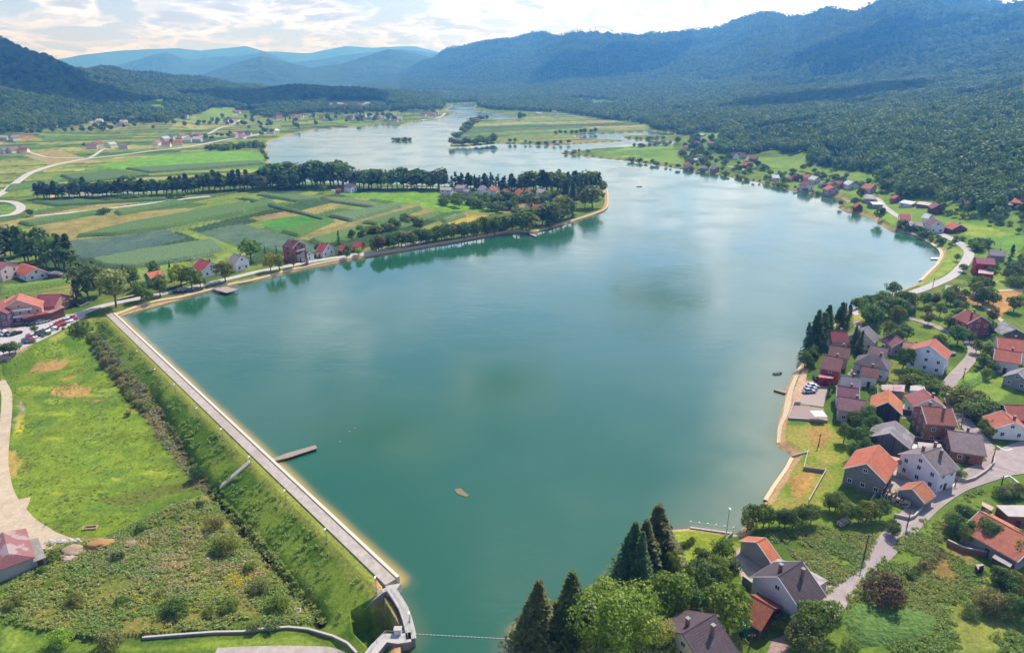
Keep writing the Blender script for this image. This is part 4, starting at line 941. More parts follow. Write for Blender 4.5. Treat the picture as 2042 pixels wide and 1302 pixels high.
flatroof([(54,1078),(76,1073),(92,1112),(66,1122)], 2.2, '9c9484', '8f8a80', 'low concrete topped annex right of the red roofed shed', wk='plaster')
# --- hotel and left bank
house((33,598), (39,586), 16, 5.8, 4.4, 'cf6a48', 'dca589', 'salmon three-storey guesthouse with orange gable and white balconies', name='guesthouse', balcony=2, chim=0, cat='guesthouse')
house((5,603), (28,590), 10, 5.0, 2.2, 'cf6c4c', 'cfc0b8', 'orange roofed rear wing left of the salmon guesthouse gable', name='guesthouse', chim=1, verge=False, cat='guesthouse wing')
house((40,590), (76,592), 11, 5.0, 2.0, 'd4734c', 'd8c4b4', 'orange roofed rear wing right of the salmon guesthouse gable', name='guesthouse', chim=0, verge=False, cat='guesthouse wing')
house((75,589), (122,587), 15, 4.2, 3.0, '9b3b4c', 'b08478', 'wide hall with maroon roof beside the guesthouse lawn', name='hall', verge=False, chim=0, cat='hall')
flatroof([(90,601),(128,599),(140,601),(120,606),(88,606)], 3.2, 'ae3f46', '9a7060', 'low maroon canopy along the front of the maroon roofed hall', name='canopy', posts=True)
flatroof([(42,632),(73,621),(100,622),(128,616),(131,620),(104,629),(70,635),(46,638)], 2.5, 'b8342c', '6a4a3c', 'long low restaurant pavilion with curved red roof by the car park', name='pavilion', wk='plaster', tilt=1.5)
house((-20,612), (3,601), 12, 6.0, 3.0, 'a84a4c', '8a6a78', 'dark red roofed building cut by the left edge beside the guesthouse', name='house', chim=0, verge=False)
house((44,525), (71,536), 10, 3.2, 2.6, 'd95f3a', 'd5cfcb', 'white barn with orange roof in the farm left of the dark trees', name='barn', chim=0)
house((-14,522), (17,524), 11, 6.4, 2.0, 'a85858', 'c9b8b0', 'pale two-storey farmhouse with red roof at the left edge', verge=False)
flatroof([(91,543),(112,541),(128,544),(122,549),(96,547)], 2.8, '5e5668', '6a4a48', 'low dark shed right of the orange roofed white barn')
house((291,545), (320,539), 8, 4.6, 2.0, 'e06a32', '4ab0b8', 'turquoise house with orange roof between big trees on the bank road', chim=1, verge=False)
house((398,517), (421,523), 12, 3.8, 3.4, 'c93b38', 'e6e2e0', 'white house with bright red roof on the bank road', chim=1)
house((465,506), (482,510), 9, 4.8, 3.2, 'b8aaa8', 'eeeae6', 'white gabled house with pale grey roof and dark shutters', balcony=1)
house((574,478), (596,482), 10, 8.0, 2.6, '7c4a50', 'b3604a', 'tall unplastered brick house with maroon roof', wk='brick', chim=2, balcony=2)
house((597,500), (617,503), 8, 2.8, 2.2, '8d8084', 'e2dedc', 'low white cottage in front of the tall brick house', chim=0)
house((640,485), (655,487), 11, 3.2, 3.6, 'c64638', 'd2cdd0', 'steep red roofed chalet with white gable right of the brick house')
house((680,488), (690,490), 7, 2.6, 2.4, 'd8603a', '8a4a38', 'small orange roofed cottage right of the red chalet', chim=0, verge=False)
house((707,482), (723,483), 7, 2.8, 2.2, 'cf4a34', 'a86a58', 'small red roofed cottage with red terrace', chim=0, verge=False)
house((748,477), (760,478), 7, 3.0, 2.4, 'd2553a', 'd8d0cc', 'red roof half hidden by purple trees', chim=0, verge=False)
house((776,467), (787,468), 8, 3.4, 2.6, 'd45a38', 'c8b8b0', 'orange roofed cottage at the middle of the bank tree row', chim=0)
house((801,461), (817,465), 7, 3.0, 2.0, '94888c', 'cac4c4', 'grey roofed cottage right of the orange one in the bank trees', chim=0)
house((903,447), (912,451), 6, 2.6, 2.0, 'dcdad8', 'e6e4e2', 'small white roofed shed beside the yellow field', name='shed', chim=0)
# --- houses on the wooded point
GP = 'houses on the wooded point'
for a_, b_, sp, hw_, ri, rc_, wc_, lb in [
 ((880,374),(903,375),10,5.6,1.2,'b5a8a8','c5bdbd','grey two-storey flat roofed house at the left of the point'), ((911,369),(929,370),10,3.0,2.0,'b09a98','c8c0be','house with beige-pink roof near the pine row'),
 ((959,370),(971,374),8,4.0,3.0,'b9b2b0','e6e4e4','white gabled cottage with pale roof left of the orange roof'), ((977,373),(994,374),9,4.0,2.2,'e57c3c','e0d8d0','widest orange roofed house in front of the pines'),
 ((1005,376),(1016,379),7,3.4,2.8,'dc6a44','e0dcd8','small orange roofed cottage right of the widest orange roof'), ((1034,376),(1044,381),9,3.8,3.6,'e0703c','ecebea','tall white gable with orange roof in the middle of the point'),
 ((1051,376),(1059,381),8,3.6,3.2,'cf5f48','e4e2e2','white gable with red roof right of the tall white gable'), ((1072,377),(1088,378),9,5.0,2.2,'b8aaae','e6e8ec','pale two-storey house with grey roof'),
 ((1090,382),(1103,383),8,4.0,2.0,'cf4438','4fb3a8','turquoise house with red roof'), ((1110,391),(1117,391),7,3.4,2.4,'e0703c','d0a890','orange roofed cottage near the broad lakeside tree'),
 ((1064,409),(1079,410),8,4.4,2.4,'d8522e','cabbb4','orange-red roof above the two maroon roofs'), ((1047,412),(1060,415),9,4.4,2.6,'8e7888','b8aeb4','lilac grey roof left of the orange-red roof'),
 ((1038,421),(1052,424),10,4.8,3.0,'774654','a8989c','dark maroon roofed house in the trees'), ((1025,430),(1037,430),7,3.0,2.0,'cf4a38','b8a8a0','low bright red roof below the dark maroon roof'),
 ((984,432),(996,433),7,3.2,2.0,'dc6438','b8a898','small orange roof at the left end of the hidden group'), ((997,435),(1017,437),10,3.8,2.4,'6a6470','8a8488','dark grey roofed house among the bank trees'),
 ((970,440),(989,442),10,3.6,2.6,'6e6876','9a9498','purple-grey roofed house left of the dark grey one'), ((691,366),(706,367),10,4.2,2.6,'6e6070','dedbe6','white house with purple-grey roof at the field edge by the tall trees'),
 ((672,376),(682,377),6,2.2,1.2,'a84048','9a6a64','low dark red shed left of the white field edge house'), ((926,377),(938,378),7,2.8,1.6,'a89c9c','b5acaa','low grey shed right of the two-storey flat roofed house')]:
    house(a_, b_, sp, hw_, ri, rc_, wc_, lb, GP, chim=1 if sp > 8 else 0, verge=sp > 7)
# --- village on the far right bank
GR_ = 'houses on the far right bank'
for a_, b_, sp, hw_, ri, rc_, wc_, lb in [
 ((1794,427),(1817,427),9,3.6,2.6,'d8603c','eceae8','white house with orange roof above the sunlit cove'), ((1812,443),(1838,443),9,2.6,1.6,'a8988e','7a706a','long beige-grey roofed shed right of the cove house'),
 ((1844,426),(1858,428),9,4.0,2.2,'dcdcdc','d0ccc8','house with silvery white roof above the cove'), ((1861,434),(1873,441),9,4.6,3.2,'8f5a64','e2dcd6','white gabled house with maroon roof right of the silvery roof'),
 ((1899,443),(1917,446),11,2.8,2.8,'d8583a','7a4c40','barn with broad orange hipped roof'), ((1803,399),(1829,399),11,3.0,1.4,'e6eaea','c0bcb8','long shed with bright white roof at the forest foot'),
 ((1833,402),(1862,403),8,2.6,1.2,'e8dcd4','8a5c50','long low building with cream roof and reddish wall'), ((1866,401),(1874,409),9,3.4,2.8,'9a5548','6a4a40','brown gabled barn at the end of the cream roofed building'),
 ((1931,389),(1960,390),12,4.4,2.2,'dc5f48','e6e4ea','white house with wide orange-red roof on the meadow at right'), ((1966,394),(1975,394),7,2.8,1.6,'b86858','d8c8c0','small annex right of the wide orange-red roof'),
 ((2023,395),(2060,397),11,3.4,2.2,'c65c4a','8a5a50','red roofed farm building at the right picture edge'), ((2003,402),(2020,402),9,2.8,1.4,'b0988e','7a6a62','pinkish grey shed left of the red farm building'),
 ((1710,403),(1715,407),6,3.0,2.4,'dc5c34','6a4a40','tiny dark cottage with orange roof on the headland'), ((1735,403),(1757,403),10,3.4,1.0,'f2f2f2','8a8880','boathouse with flat bright white roof on the headland'),
 ((1723,391),(1748,392),9,3.2,1.4,'b3a8a6','9a928e','grey roofed long house behind the bright white roof'), ((1724,367),(1744,369),11,3.8,2.6,'d65c40','c8b0a8','orange-red hipped house with brown balcony above the headland'),
 ((1691,359),(1702,363),8,3.8,2.6,'dde0e2','c8c4c0','house with silver sheet roof behind the lakeside orange roof'), ((1673,361),(1682,361),8,3.8,2.4,'bf4f40','9a7068','dark red roofed house left of the silver roof'),
 ((1653,369),(1664,373),11,3.2,2.6,'db5c3a','b8aca6','lakeside house with orange hipped roof and terrace'), ((1657,363),(1663,364),6,3.0,2.0,'d05a40','a89c98','small orange roof behind the lakeside terrace house'),
 ((1600,348),(1615,348),9,4.2,2.4,'d04a38','bcaaa4','bright red roofed house in the lakeside cluster'), ((1618,351),(1632,353),9,4.0,2.4,'e6e8e8','c8c4c0','white roofed house right of the bright red roof'),
 ((1601,362),(1617,365),10,3.8,2.8,'984452','ddd6d8','maroon roofed house with white gable nearest the water'), ((1538,349),(1553,349),10,3.2,2.2,'d8dcdc','d0ccc8','silver roofed house alone at the lake edge'),
 ((1584,346),(1593,347),7,4.4,2.2,'6a4a58','a84858','narrow dark roofed house left of the bright red roof'), ((1482,323),(1499,324),11,3.2,3.0,'cf4238','9a5048','big red roofed barn on the yellow meadow'),
 ((1461,303),(1469,305),8,4.4,3.4,'6a4c56','ecebea','white gabled house with dark roof at the forest foot'), ((1478,305),(1487,306),8,4.0,2.6,'a34c5a','b8a0a0','rose roofed house right of the white gable'),
 ((1494,312),(1512,313),9,3.4,2.2,'8f4650','8a5c54','long dark red roofed house at the forest foot'), ((1399,331),(1412,331),8,2.8,2.0,'94888c','a8a2a0','grey roofed cottage at the water left of the red barn'),
 ((1421,332),(1431,333),8,3.0,2.2,'84748a','8a7a80','mauve roofed cottage beside the grey one'), ((1369,323),(1376,325),8,3.0,2.6,'dc4a34','d8ccc8','bright red roofed cottage at the left end of the bank'),
 ((1383,316),(1393,316),7,3.0,1.6,'d5d0cc','b8b4b0','white roofed cottage above the bright red cottage'), ((1385,280),(1396,284),11,4.4,3.8,'b9585a','a89c9c','large rose gabled house in the trees by the inlet'),
 ((1364,290),(1375,291),9,3.6,2.4,'b56e6c','c0b4b0','dusty pink roofed house below the rose gabled house'), ((1392,267),(1406,267),11,3.0,1.0,'a8dcd8','b8c8c4','pale turquoise roofed shed in the meadow at the inlet'),
 ((1415,282),(1425,283),8,3.4,2.0,'b5707a','a89ca0','pinkish roof right of the rose gabled house'), ((1425,290),(1432,290),7,3.0,2.0,'d0644c','a89c98','small orange roof at the forest foot by the inlet'),
 ((1784,389),(1793,390),8,3.2,2.0,'d2504a','9a6058','small red roofed house in the trees at the forest foot'), ((1441,322),(1448,322),7,3.0,2.0,'dcd8d4','c8c4c0','tiny pale cottage left of the yellow meadow'),
 ((1637,362),(1645,363),7,3.0,2.0,'9a8a86','b5acaa','small grey cottage between the maroon and orange roofs'), ((1573,352),(1582,353),6,2.8,1.8,'c85a4c','a89c98','small red-brown cottage in the gardens right of the silver roof')]:
    house(a_, b_, sp, hw_, ri, rc_, wc_, lb, GR_, chim=1 if sp > 9 else 0, verge=sp > 8)
# --- distant villages on the left, each house a thing of its own
def village(pts, where, group, seed):
    rs = random.Random(seed); pts = sorted(pts)
    for i, (x, y, c) in enumerate(pts):
        rf = {'o': ['d8663c', 'd0603f'], 'r': ['b84c44', 'a8484a'], 'w': ['dcdad8', 'c8c4c4'], 'p': ['b0746e', '9c6a68'], 'g': ['8a8084', '76707a']}[c]
        p = gpx(x, y+2); L = rs.uniform(9, 13); ang = rs.choice([0, .15, -.2, 1.3, 1.5, .4])
        adj = {'o': 'orange roofed', 'r': 'red roofed', 'w': 'white roofed', 'p': 'dusty pink roofed', 'g': 'grey roofed'}[c]
        house_w(p, ang, L, rs.uniform(7, 9), rs.uniform(3.0, 4.4), rs.uniform(2.2, 3.2), rs.choice(rf), rs.choice(['e6e2de', 'd8d0c8', 'c8bcb4', 'e0d8d0']),
                f'{adj} house, {ordw(i)} from the left {where}', group, chim=0, door=False)
village([(19,250,'p'),(47,256,'g'),(73,249,'r'),(114,249,'o'),(137,236,'o'),(159,242,'r'),(178,243,'g'),(186,241,'r'),(200,243,'w'),(248,245,'w'),(243,248,'r'),(40,253,'r'),(66,255,'p'),(105,252,'o')], 'under the left forest hill', 'houses under the left hill', 1)
village([(8,277,'w'),(30,278,'g'),(27,303,'p'),(49,302,'r'),(184,295,'p'),(195,290,'r'),(223,292,'w'),(247,295,'g'),(10,304,'g')], 'on the near left plain', 'houses on the left plain', 2)
village([(340,277,'g'),(330,279,'w'),(333,291,'o'),(356,288,'o'),(376,282,'w'),(395,281,'w'),(387,272,'o'),(396,272,'r'),(314,288,'p'),(362,274,'r'),(468,271,'o'),(479,270,'r'),(484,275,'r'),(495,269,'g'),(541,265,'g'),(550,264,'w')], 'along the lane to the lake', 'houses along the lane', 3)
village([(343,231,'w'),(337,230,'p'),(369,233,'g'),(469,223,'p'),(476,224,'r'),(452,243,'g'),(477,247,'g'),(460,240,'p'),(531,231,'w'),(551,232,'o'),(557,234,'r')], 'on the slope beyond the lane', 'houses on the far slope', 4)
village([(582,234,'r'),(595,233,'o'),(600,232,'r'),(621,233,'w'),(642,234,'o'),(697,237,'r'),(701,234,'p'),(714,230,'r'),(730,235,'w'),(741,235,'w'),(758,234,'o'),(773,238,'w'),(788,241,'o'),(797,239,'w'),(786,238,'r'),(844,230,'r'),(859,227,'o'),(871,227,'o'),(866,229,'r'),(738,232,'p')], 'in the lakeshore village', 'houses in the lakeshore village', 5)
village([(604,213,'r'),(611,213,'o'),(619,211,'w'),(640,210,'r'),(648,211,'p'),(655,212,'o'),(659,209,'r'),(666,213,'r'),(678,208,'w'),(684,210,'p'),(689,211,'r'),(697,213,'r'),(703,216,'p'),(708,215,'r'),(719,210,'o'),(726,209,'w'),(733,208,'w')], 'in the hilltop village', 'houses in the hilltop village', 6)
village([(1035,201,'w'),(1075,227,'w'),(1071,226,'r'),(1105,224,'r'),(1119,221,'w'),(1126,222,'r'),(1131,223,'p'),(1152,223,'w'),(1203,209,'p'),(1296,186,'w'),(1345,187,'w'),(1405,186,'w'),(1414,186,'w'),(1427,183,'w')], 'in the wooded plateau beyond the islet fields', 'houses on the wooded plateau', 7)
# ---------------------------------------------------------------- trees, one by one
BB = ['broad', 'round', 'broad']
row([(72,396),(140,394),(250,391),(330,388)], 30, (28,40), ['pine','poplar','broad'], ['bl','dk'], 'dark tree', 'of the canal-side row', 'trees of the dark canal-side row', 4, 2, 1.5, 11)
row([(330,388),(420,382),(520,376)], 26, (32,42), ['pine','pine','poplar'], ['bl','dk'], 'dark pine', 'in the tall row by the canal', 'pines of the canal-side row', 4, 2, 1.5, 12)
row([(505,378),(560,380),(600,374)], 9, (22,34), ['round','broad'], ['dk','bl'], 'low dark tree', 'before the tall canal pines', 'low trees at the end of the canal row', 5, 4, 1.1, 13)
row([(530,372),(610,371),(690,373)], 26, (40,53), ['broad','round'], ['bl','dk'], 'tall dark round tree', 'at the lake bay', 'tall trees at the lake bay', 4, 3, 1.15, 14)
row([(690,376),(795,377)], 11, (30,42), ['round','broad'], ['dk','bl'], 'round dark tree', 'behind the white field house', 'trees behind the field house', 3, 2, 1.25, 15)
row([(802,376),(890,378)], 12, (33,44), ['broad','round','pine'], ['dk','bl'], 'dark tree', 'between the two gaps in the shore row', 'shore trees between the gaps', 3, 2, 1.2, 16)
row([(897,376),(1000,380),(1050,380)], 24, (26,36), ['spruce','pine','spruce'], ['bl','dk','sp'], 'slender conifer', 'behind the cottages on the point', 'conifers behind the cottages', 2, 1.5, 1.7, 17)
row([(1045,381),(1120,381),(1190,384)], 26, (34,44), ['pine','broad','poplar','pine'], ['bl','dk','md'], 'big pine', 'on the tip of the point', 'big trees on the tip of the point', 3, 2, 1.35, 18)
row([(1120,398),(1150,401),(1200,388)], 9, (36,46), ['pine','spruce'], ['bl','dk'], 'dark conifer', 'behind the broad lakeside tree', 'conifers behind the broad lakeside tree', 4, 3, 1.3, 19)
tree('round', 1181, 415, 48, 'md', 'broad spreading tree on the lawn of the point', None, 1.25)
tree('round', 1166, 416, 36, 'md', 'smaller round tree touching the broad tree on the point lawn')
tree('broad', 1200, 388, 28, 'lt', 'fresh green tree at the water on the point')
row([(875,404),(930,409),(1000,420),(1060,432),(1095,420)], 30, (13,21), ['round','shrub','broad'], ['dk','md','dk'], 'bushy tree', 'in the thicket between field and point', 'trees of the thicket', 6, 7, 1.3, 20)
row([(955,400),(1010,403),(1060,405),(1105,402)], 20, (13,20), ['round','shrub'], ['dk','md'], 'low tree', 'in the back of the thicket', 'low trees at the back of the thicket', 5, 6, 1.3, 21)
row([(1042,455),(1075,452),(1110,444),(1140,430)], 13, (34,50), ['broad','poplar','spruce','broad'], ['dk','bl','md'], 'large dark tree', 'on the shore before the maroon roof', 'large trees on the south shore', 5, 5, 1.2, 22)
tree('round', 1056, 461, 38, 'gr', 'round grey-green willow beside the wooden jetty', None, 1.2)
row([(860,484),(900,480),(960,470),(1010,463),(1045,459)], 24, (26,38), ['broad','poplar','round'], ['md','dk','md'], 'shore tree', 'between the jetty and the bank cottages', 'shore trees left of the jetty', 5, 3, 1.15, 23)
row([(780,494),(820,490),(870,482)], 13, (24,34), ['broad','round','poplar'], ['dk','md','dk'], 'leafy tree', 'at the middle of the south bank', 'trees at the middle of the south bank', 4, 3, 1.2, 24)
row([(700,468),(760,462),(800,450),(850,448)], 18, (12,20), ['round','shrub','broad'], ['dk','md','ol'], 'garden tree', 'in the hedges above the bank cottages', 'garden trees above the bank cottages', 6, 6, 1.3, 25)
row([(745,503),(765,500),(785,497)], 5, (26,33), ['round','broad'], ['pu','dk','md'], 'purple or green tree', 'in front of the half hidden red roof', 'trees before the half hidden red roof', 3, 2, 1.1, 26)
for k_, x, y, h_, c_, lb, wd in [
 ('spruce',676,487,29,'bl','dark spruce behind the small orange cottage',1.1), ('round',455,553,0,'md','',1), ('round',450,562,44,'md','round green tree on the lake bank above the square deck',1.2),
 ('broad',501,521,45,'md','big round tree right of the white gabled house',1.25), ('broad',540,541,36,'ye','yellow-green tree by the bank road, left of a pair',1.0), ('poplar',558,539,34,'lt','bright tree right of the yellow-green one by the bank road',1.3),
 ('broad',586,535,30,'pu','purple-leaved tree beside the bank road',.8), ('spruce',612,528,31,'pu','dark slim tree standing alone at the kerb below the cottage',1.0), ('spruce',552,505,16,'bl','small spruce left of the brick house',1.0), ('spruce',529,506,18,'bl','small cypress between the round tree and the brick house',.8),
 ('round',637,508,24,'dk','round tree before the red chalet',1.0), ('round',692,516,18,'dk','small round tree at the road below the small cottages',1.1), ('round',716,511,18,'ye','light green bush-like tree on the lake kerb',1.1), ('round',746,503,24,'lt','light round tree on the lake kerb left of the purple ones',1.1),
 ('round',383,575,48,'md','broad tree on the lawn left of the lake corner trees',1.1), ('round',362,572,50,'ye','tall light tree beside the bank road',1.1), ('spruce',343,562,44,'bl','dark conifer behind the tall light tree',.8), ('round',400,574,28,'md','low wide tree beside the tall light tree',1.4),
 ('willow',232,613,78,'gr','old willow with two bare pale trunks at the lake corner',1.15), ('broad',178,600,78,'dk','tall dark tree behind the old willow',1.0), ('spruce',155,606,50,'sp','broad conifer at the guesthouse drive',1.6), ('broad',200,590,62,'md','tall tree between the conifer and the old willow',1.0),
 ('round',282,600,40,'md','round tree left of a close pair on the lawn by the lake',1.0), ('round',320,590,46,'md','dark round tree right of a close pair on the lawn by the lake',1.0), ('round',296,604,28,'md','small round tree in front of the lawn pair',1.1), ('broad',262,575,48,'dk','dark tree behind the lawn trees left of the turquoise house',1.0),
 ('broad',310,560,40,'dk','dark tree over the turquoise house',.9), ('round',276,582,22,'dk','low dark tree behind the hedge',1.4), ('shrub',162,665,30,'ol','solitary rounded bush at the top of the dam slope',1.0), ('shrub',213,730,22,'gr','grey-green bush on the ditch edge in the meadow',.8),
 ('round',70,664,16,'dk','small tree in the middle of the car park',1.2), ('shrub',116,606,9,'dk','clipped bush on the guesthouse lawn',1), ('shrub',137,604,9,'dk','dark bush right of the maroon hall',1), ('shrub',93,620,7,'md','small bush behind the red pavilion',1)]:
    if h_: tree(k_, x, y, h_, c_, lb, None, wd)
row([(-8,520),(30,512),(80,520),(130,535),(150,530)], 17, (46,74), ['broad','round','pine'], ['bl','dk','dk'], 'very dark tree', 'of the grove behind the left farm', 'trees of the dark grove', 7, 8, 1.15, 30)
row([(5,700),(30,694),(58,686),(85,672),(110,660),(135,650)], 16, (5,9), ['shrub'], ['dk','md','gr'], 'hedge bush', 'along the lower edge of the car park', 'bushes along the car park', 4, 3, 1.0, 31)
row([(8,712),(36,702)], 3, (22,30), ['willow','round'], ['gr','dk'], 'loose tree', 'at the bottom left corner of the car park', 'trees at the car park corner', 5, 3, 1.1, 32)
row([(178,672),(200,704),(225,738),(262,792),(300,822)], 26, (9,15), ['shrub'], ['gr','ol','gr'], 'straw-green thicket bush', 'along the upper ditch', 'bushes along the upper ditch', 4, 4, 1.0, 33)
row([(318,828),(352,872),(385,925),(425,978),(470,1040),(530,1108),(585,1172),(640,1232)], 34, (5,11), ['shrub'], ['md','lt','ol'], 'bank bush', 'on the right edge of the ditch', 'bushes on the right edge of the ditch', 2, 2, .9, 34)
tree('round', 396, 962, 36, 'dk', 'dark bush-like tree standing on the ditch in mid slope', None, 1.0)
for x, y, h_, c_, lb in [(400,1012,18,'dk','dark round bush left of the ditch, uppermost of the waste ground'), (430,1055,36,'gr','wide grey-green bush beside the ditch'), (452,1102,44,'md','wide green bush below the grey-green one'), (235,1118,26,'dk','dark bush in the spoil heap'), (108,1118,26,'md','rounded bush right of the concrete annex'), (86,1142,20,'md','low bush below the concrete annex'),
   (32,1208,34,'ol','shadowed bush at the lower left of the waste ground'), (150,1208,34,'ol','bush with yellow tips in the lower waste ground'), (242,1210,26,'dk','small dark bush in the nettles'), (350,1228,44,'dk','tall dark bush among yellow flowers'), (418,1228,26,'ol','dark bush right of the tall one among yellow flowers'), (460,1218,34,'md','wide bush near the concrete box'),
   (120,1284,40,'ye','light bush on the lower grass edge'), (222,1290,48,'gr','large dusty bush on the lower grass edge'), (545,1252,26,'gr','pale willow bush at the wall end'), (508,1256,24,'gr','pale bush left of the wall end'), (556,1215,34,'md','green bush near the lower ditch'), (520,1180,38,'gr','grey-green bush on the ditch side'), (255,830,12,'dk','small dark bush at the meadow end of the ditch thicket'),
   (320,1190,22,'gr','straggly bush in the middle of the waste ground'), (280,1060,20,'dk','dark bush at the top of the waste ground'), (500,1140,26,'md','bush left of the ditch near its middle')]:
    tree('shrub', x, y, h_*.8, c_, lb)
# spruces and trees on the near shore
for k_, x, y, h_, c_, lb, wd in [
 ('spruce',1068,1312,158,'sp','tall spruce at the water, left of the foreground pair',1.85), ('spruce',1137,1302,162,'sp','tall spruce, right of the foreground pair',1.95),
 ('spruce',1255,1158,122,'bl','dark spruce leaning over the little jetty',1.8), ('spruce',1284,1150,118,'sp','middle spruce of the clump by the jetty',1.8), ('spruce',1306,1122,122,'sp','spruce with drooping branches, rightmost of the clump by the jetty',2.2), ('spruce',1272,1178,124,'bl','short spruce in front of the clump by the jetty',1.2),
 ('broad',1222,1318,138,'lt','big light green tree at the bottom centre',1.2), ('broad',1285,1332,96,'ye','yellow-green tree leaning on the big light green one',1.0), ('round',1190,1330,70,'ye','low light green tree at the bottom edge by the spruces',1.2), ('round',1305,1340,80,'md','green tree at the bottom edge left of the cream house',1.0),
 ('broad',1338,1150,46,'md','small tree on the left edge of the mown lawn',.9), ('broad',1285,1190,40,'md','bright small tree in front of the spruce clump',1.0), ('round',1335,1230,84,'md','tall green tree left of the concrete yard',1.0), ('round',1308,1215,54,'md','tree left of the tall green one',1.0),
 ('round',1402,1145,50,'dk','dark tree below the mown lawn',1.0), ('round',1440,1120,44,'md','round tree beside the concrete yard',1.0), ('round',1390,1185,62,'dk','dark tree left of the broken concrete',1.0), ('round',1425,1175,60,'md','leafy tree against the broken concrete yard',1.0), ('round',1455,1160,44,'dk','dark tree touching the concrete yard wall',.9),
 ('round',1450,1265,92,'md','large tree between the cream house and the timber shelter',1.05), ('round',1395,1235,56,'dk','dark tree behind the cream house',1.0), ('round',1365,1215,48,'md','tree above the cream house roof',1.0), ('shrub',1462,1300,34,'gr','bush below the large tree at the cream house',1),
 ('round',1555,1205,0,'md','',1), ('round',1612,1275,72,'md','big tree in front of the white farmhouse, left of a pair',1.05), ('round',1640,1262,64,'md','big tree in front of the white farmhouse, right of a pair',1.05), ('round',1598,1302,56,'ol','wide tree at the bottom below the farmhouse pair',1.2), ('shrub',1556,1250,30,'ol','low bush right of the timber shelter',1), ('shrub',1545,1196,26,'dk','bush against the farmhouse gable',1),
 ('shrub',1760,1200,62,'pu','large dark purple bush beside the village road',1.0), ('shrub',1690,1302,28,'md','small bush at the bottom edge of the meadow',1), ('shrub',1995,1112,0,'md','',1)]:
    if h_: tree(k_, x, y, h_, c_, lb, None, wd)
for i, (x, y) in enumerate([(1363,1089),(1373,1085),(1379,1080)]):
    tree('shrub', x, y+3, 13, 'dk', ['left','middle','right'][i]+' clipped ball of box on the mown lawn', 'clipped balls on the lawn', .75)
row([(1482,1062),(1503,1050),(1530,1052),(1560,1048),(1580,1052),(1598,1046),(1622,1046)], 9, (30,44), ['round','broad'], ['dk','md'], 'orchard tree', 'of the row along the shore meadow', 'orchard row on the shore meadow', 3, 4, 1.0, 40)
row([(1648,1024),(1670,1012),(1682,1040),(1710,1040),(1740,1042),(1760,1035)], 9, (32,44), ['round','broad'], ['dk','md','ol'], 'fruit tree', 'beside the road bend below the woodpile', 'fruit trees below the woodpile', 4, 5, 1.05, 41)
row([(1775,1062),(1782,1078)], 2, (26,30), ['round'], ['dk'], 'small tree', 'at the roadside telegraph pole', 'trees at the roadside pole', 2, 2, 1, 42)
scatter([(1670,850),(1740,842),(1752,870),(1750,900),(1710,930),(1672,900)], 12, (28,44), ['round','broad'], ['dk','md','dk'], 'orchard tree', 'left of the two old barns', 'orchard left of the old barns', 1.05, 43, .5)
row([(1600,735),(1612,728),(1620,722),(1628,735)], 4, (28,38), ['round','poplar'], ['lt','dk','dk'], 'round tree', 'on the beach side of the red-walled house', 'trees beside the red-walled house', 3, 2, 1.0, 44)
row([(1606,712),(1616,706),(1628,700),(1640,690),(1648,676)], 9, (56,84), ['spruce','spruce','pine'], ['bl','bl','dk'], 'blue-green spruce', 'of the shoreline clump by the red roof', 'spruces by the red roof', 4, 4, .95, 45)
row([(1662,655),(1680,648),(1692,650)], 4, (38,56), ['pine','spruce'], ['dk','sp'], 'thin pine', 'behind the deep red roof', 'pines behind the deep red roof', 3, 3, 1.1, 46)
row([(1700,700),(1708,690),(1712,712)], 3, (40,52), ['spruce'], ['bl'], 'dark fir', 'left of the cream gabled house', 'firs by the cream house', 3, 3, 1.2, 47)
tree('spruce', 1652, 790, 28, 'bl', 'small spruce at the corner of the cobbled car park', None, 1.0); tree('spruce', 1662, 780, 26, 'dk', 'slim cypress beside the small spruce at the car park', None, .8)
scatter([(1705,640),(1760,605),(1815,620),(1822,660),(1800,700),(1760,690),(1720,660)], 17, (28,46), ['round','broad'], ['md','dk','dk'], 'tree', 'in the grove behind the lakeside houses', 'grove behind the lakeside houses', 1.1, 48, .45)
row([(1706,618),(1722,610),(1745,606),(1765,600)], 8, (16,26), ['round','shrub'], ['dk','md'], 'shore bush', 'below the lone round tree', 'bushes on the shore below the round tree', 3, 2, 1.1, 49)
tree('round', 1779, 590, 31, 'dk', 'lone round tree on the shore below the lake road', None, 1.15)
tree('round', 1800, 735, 46, 'dk', 'round dark tree left of the tall white house', None, 1.0); tree('round', 1872, 700, 36, 'dk', 'tree behind the tall white house', None, 1.1); tree('round', 1908, 688, 42, 'dk', 'tree at the road bend above the tall white house', None, 1.1)
scatter([(1830,600),(1900,590),(1960,610),(1890,660),(1850,650),(1830,630)], 16, (20,34), ['round','broad'], ['dk','md','ol'], 'orchard tree', 'above the lane with the red brick house', 'orchard above the lane', 1.05, 50, .5)
scatter([(1930,570),(1960,565),(1970,600),(1990,620),(1950,610)], 8, (24,40), ['round','broad'], ['md','dk'], 'tree', 'between the lane and the bare field', 'trees beside the bare field', 1.05, 51, .5)
scatter([(1960,545),(2042,520),(2042,575),(1990,580),(1965,575)], 12, (18,30), ['round','shrub'], ['dk','md'], 'tree', 'in the hedge above the bare field', 'hedge above the bare field', 1.1, 52, .5)
tree('round', 2021, 622, 36, 'dk', 'round tree on the bare orange field', None, 1.1)
scatter([(1900,650),(1990,640),(1985,700),(1950,740),(1940,700),(1905,680)], 9, (20,34), ['round','broad'], ['dk','md'], 'garden tree', 'between the lane and the orange pair', 'garden trees before the orange pair', 1.05, 53, .6)
row([(1950,742),(1965,735),(1975,745),(1960,760)], 4, (24,32), ['round'], ['dk','md'], 'round tree', 'right of the road above the maize', 'trees above the maize', 4, 3, 1.1, 54)
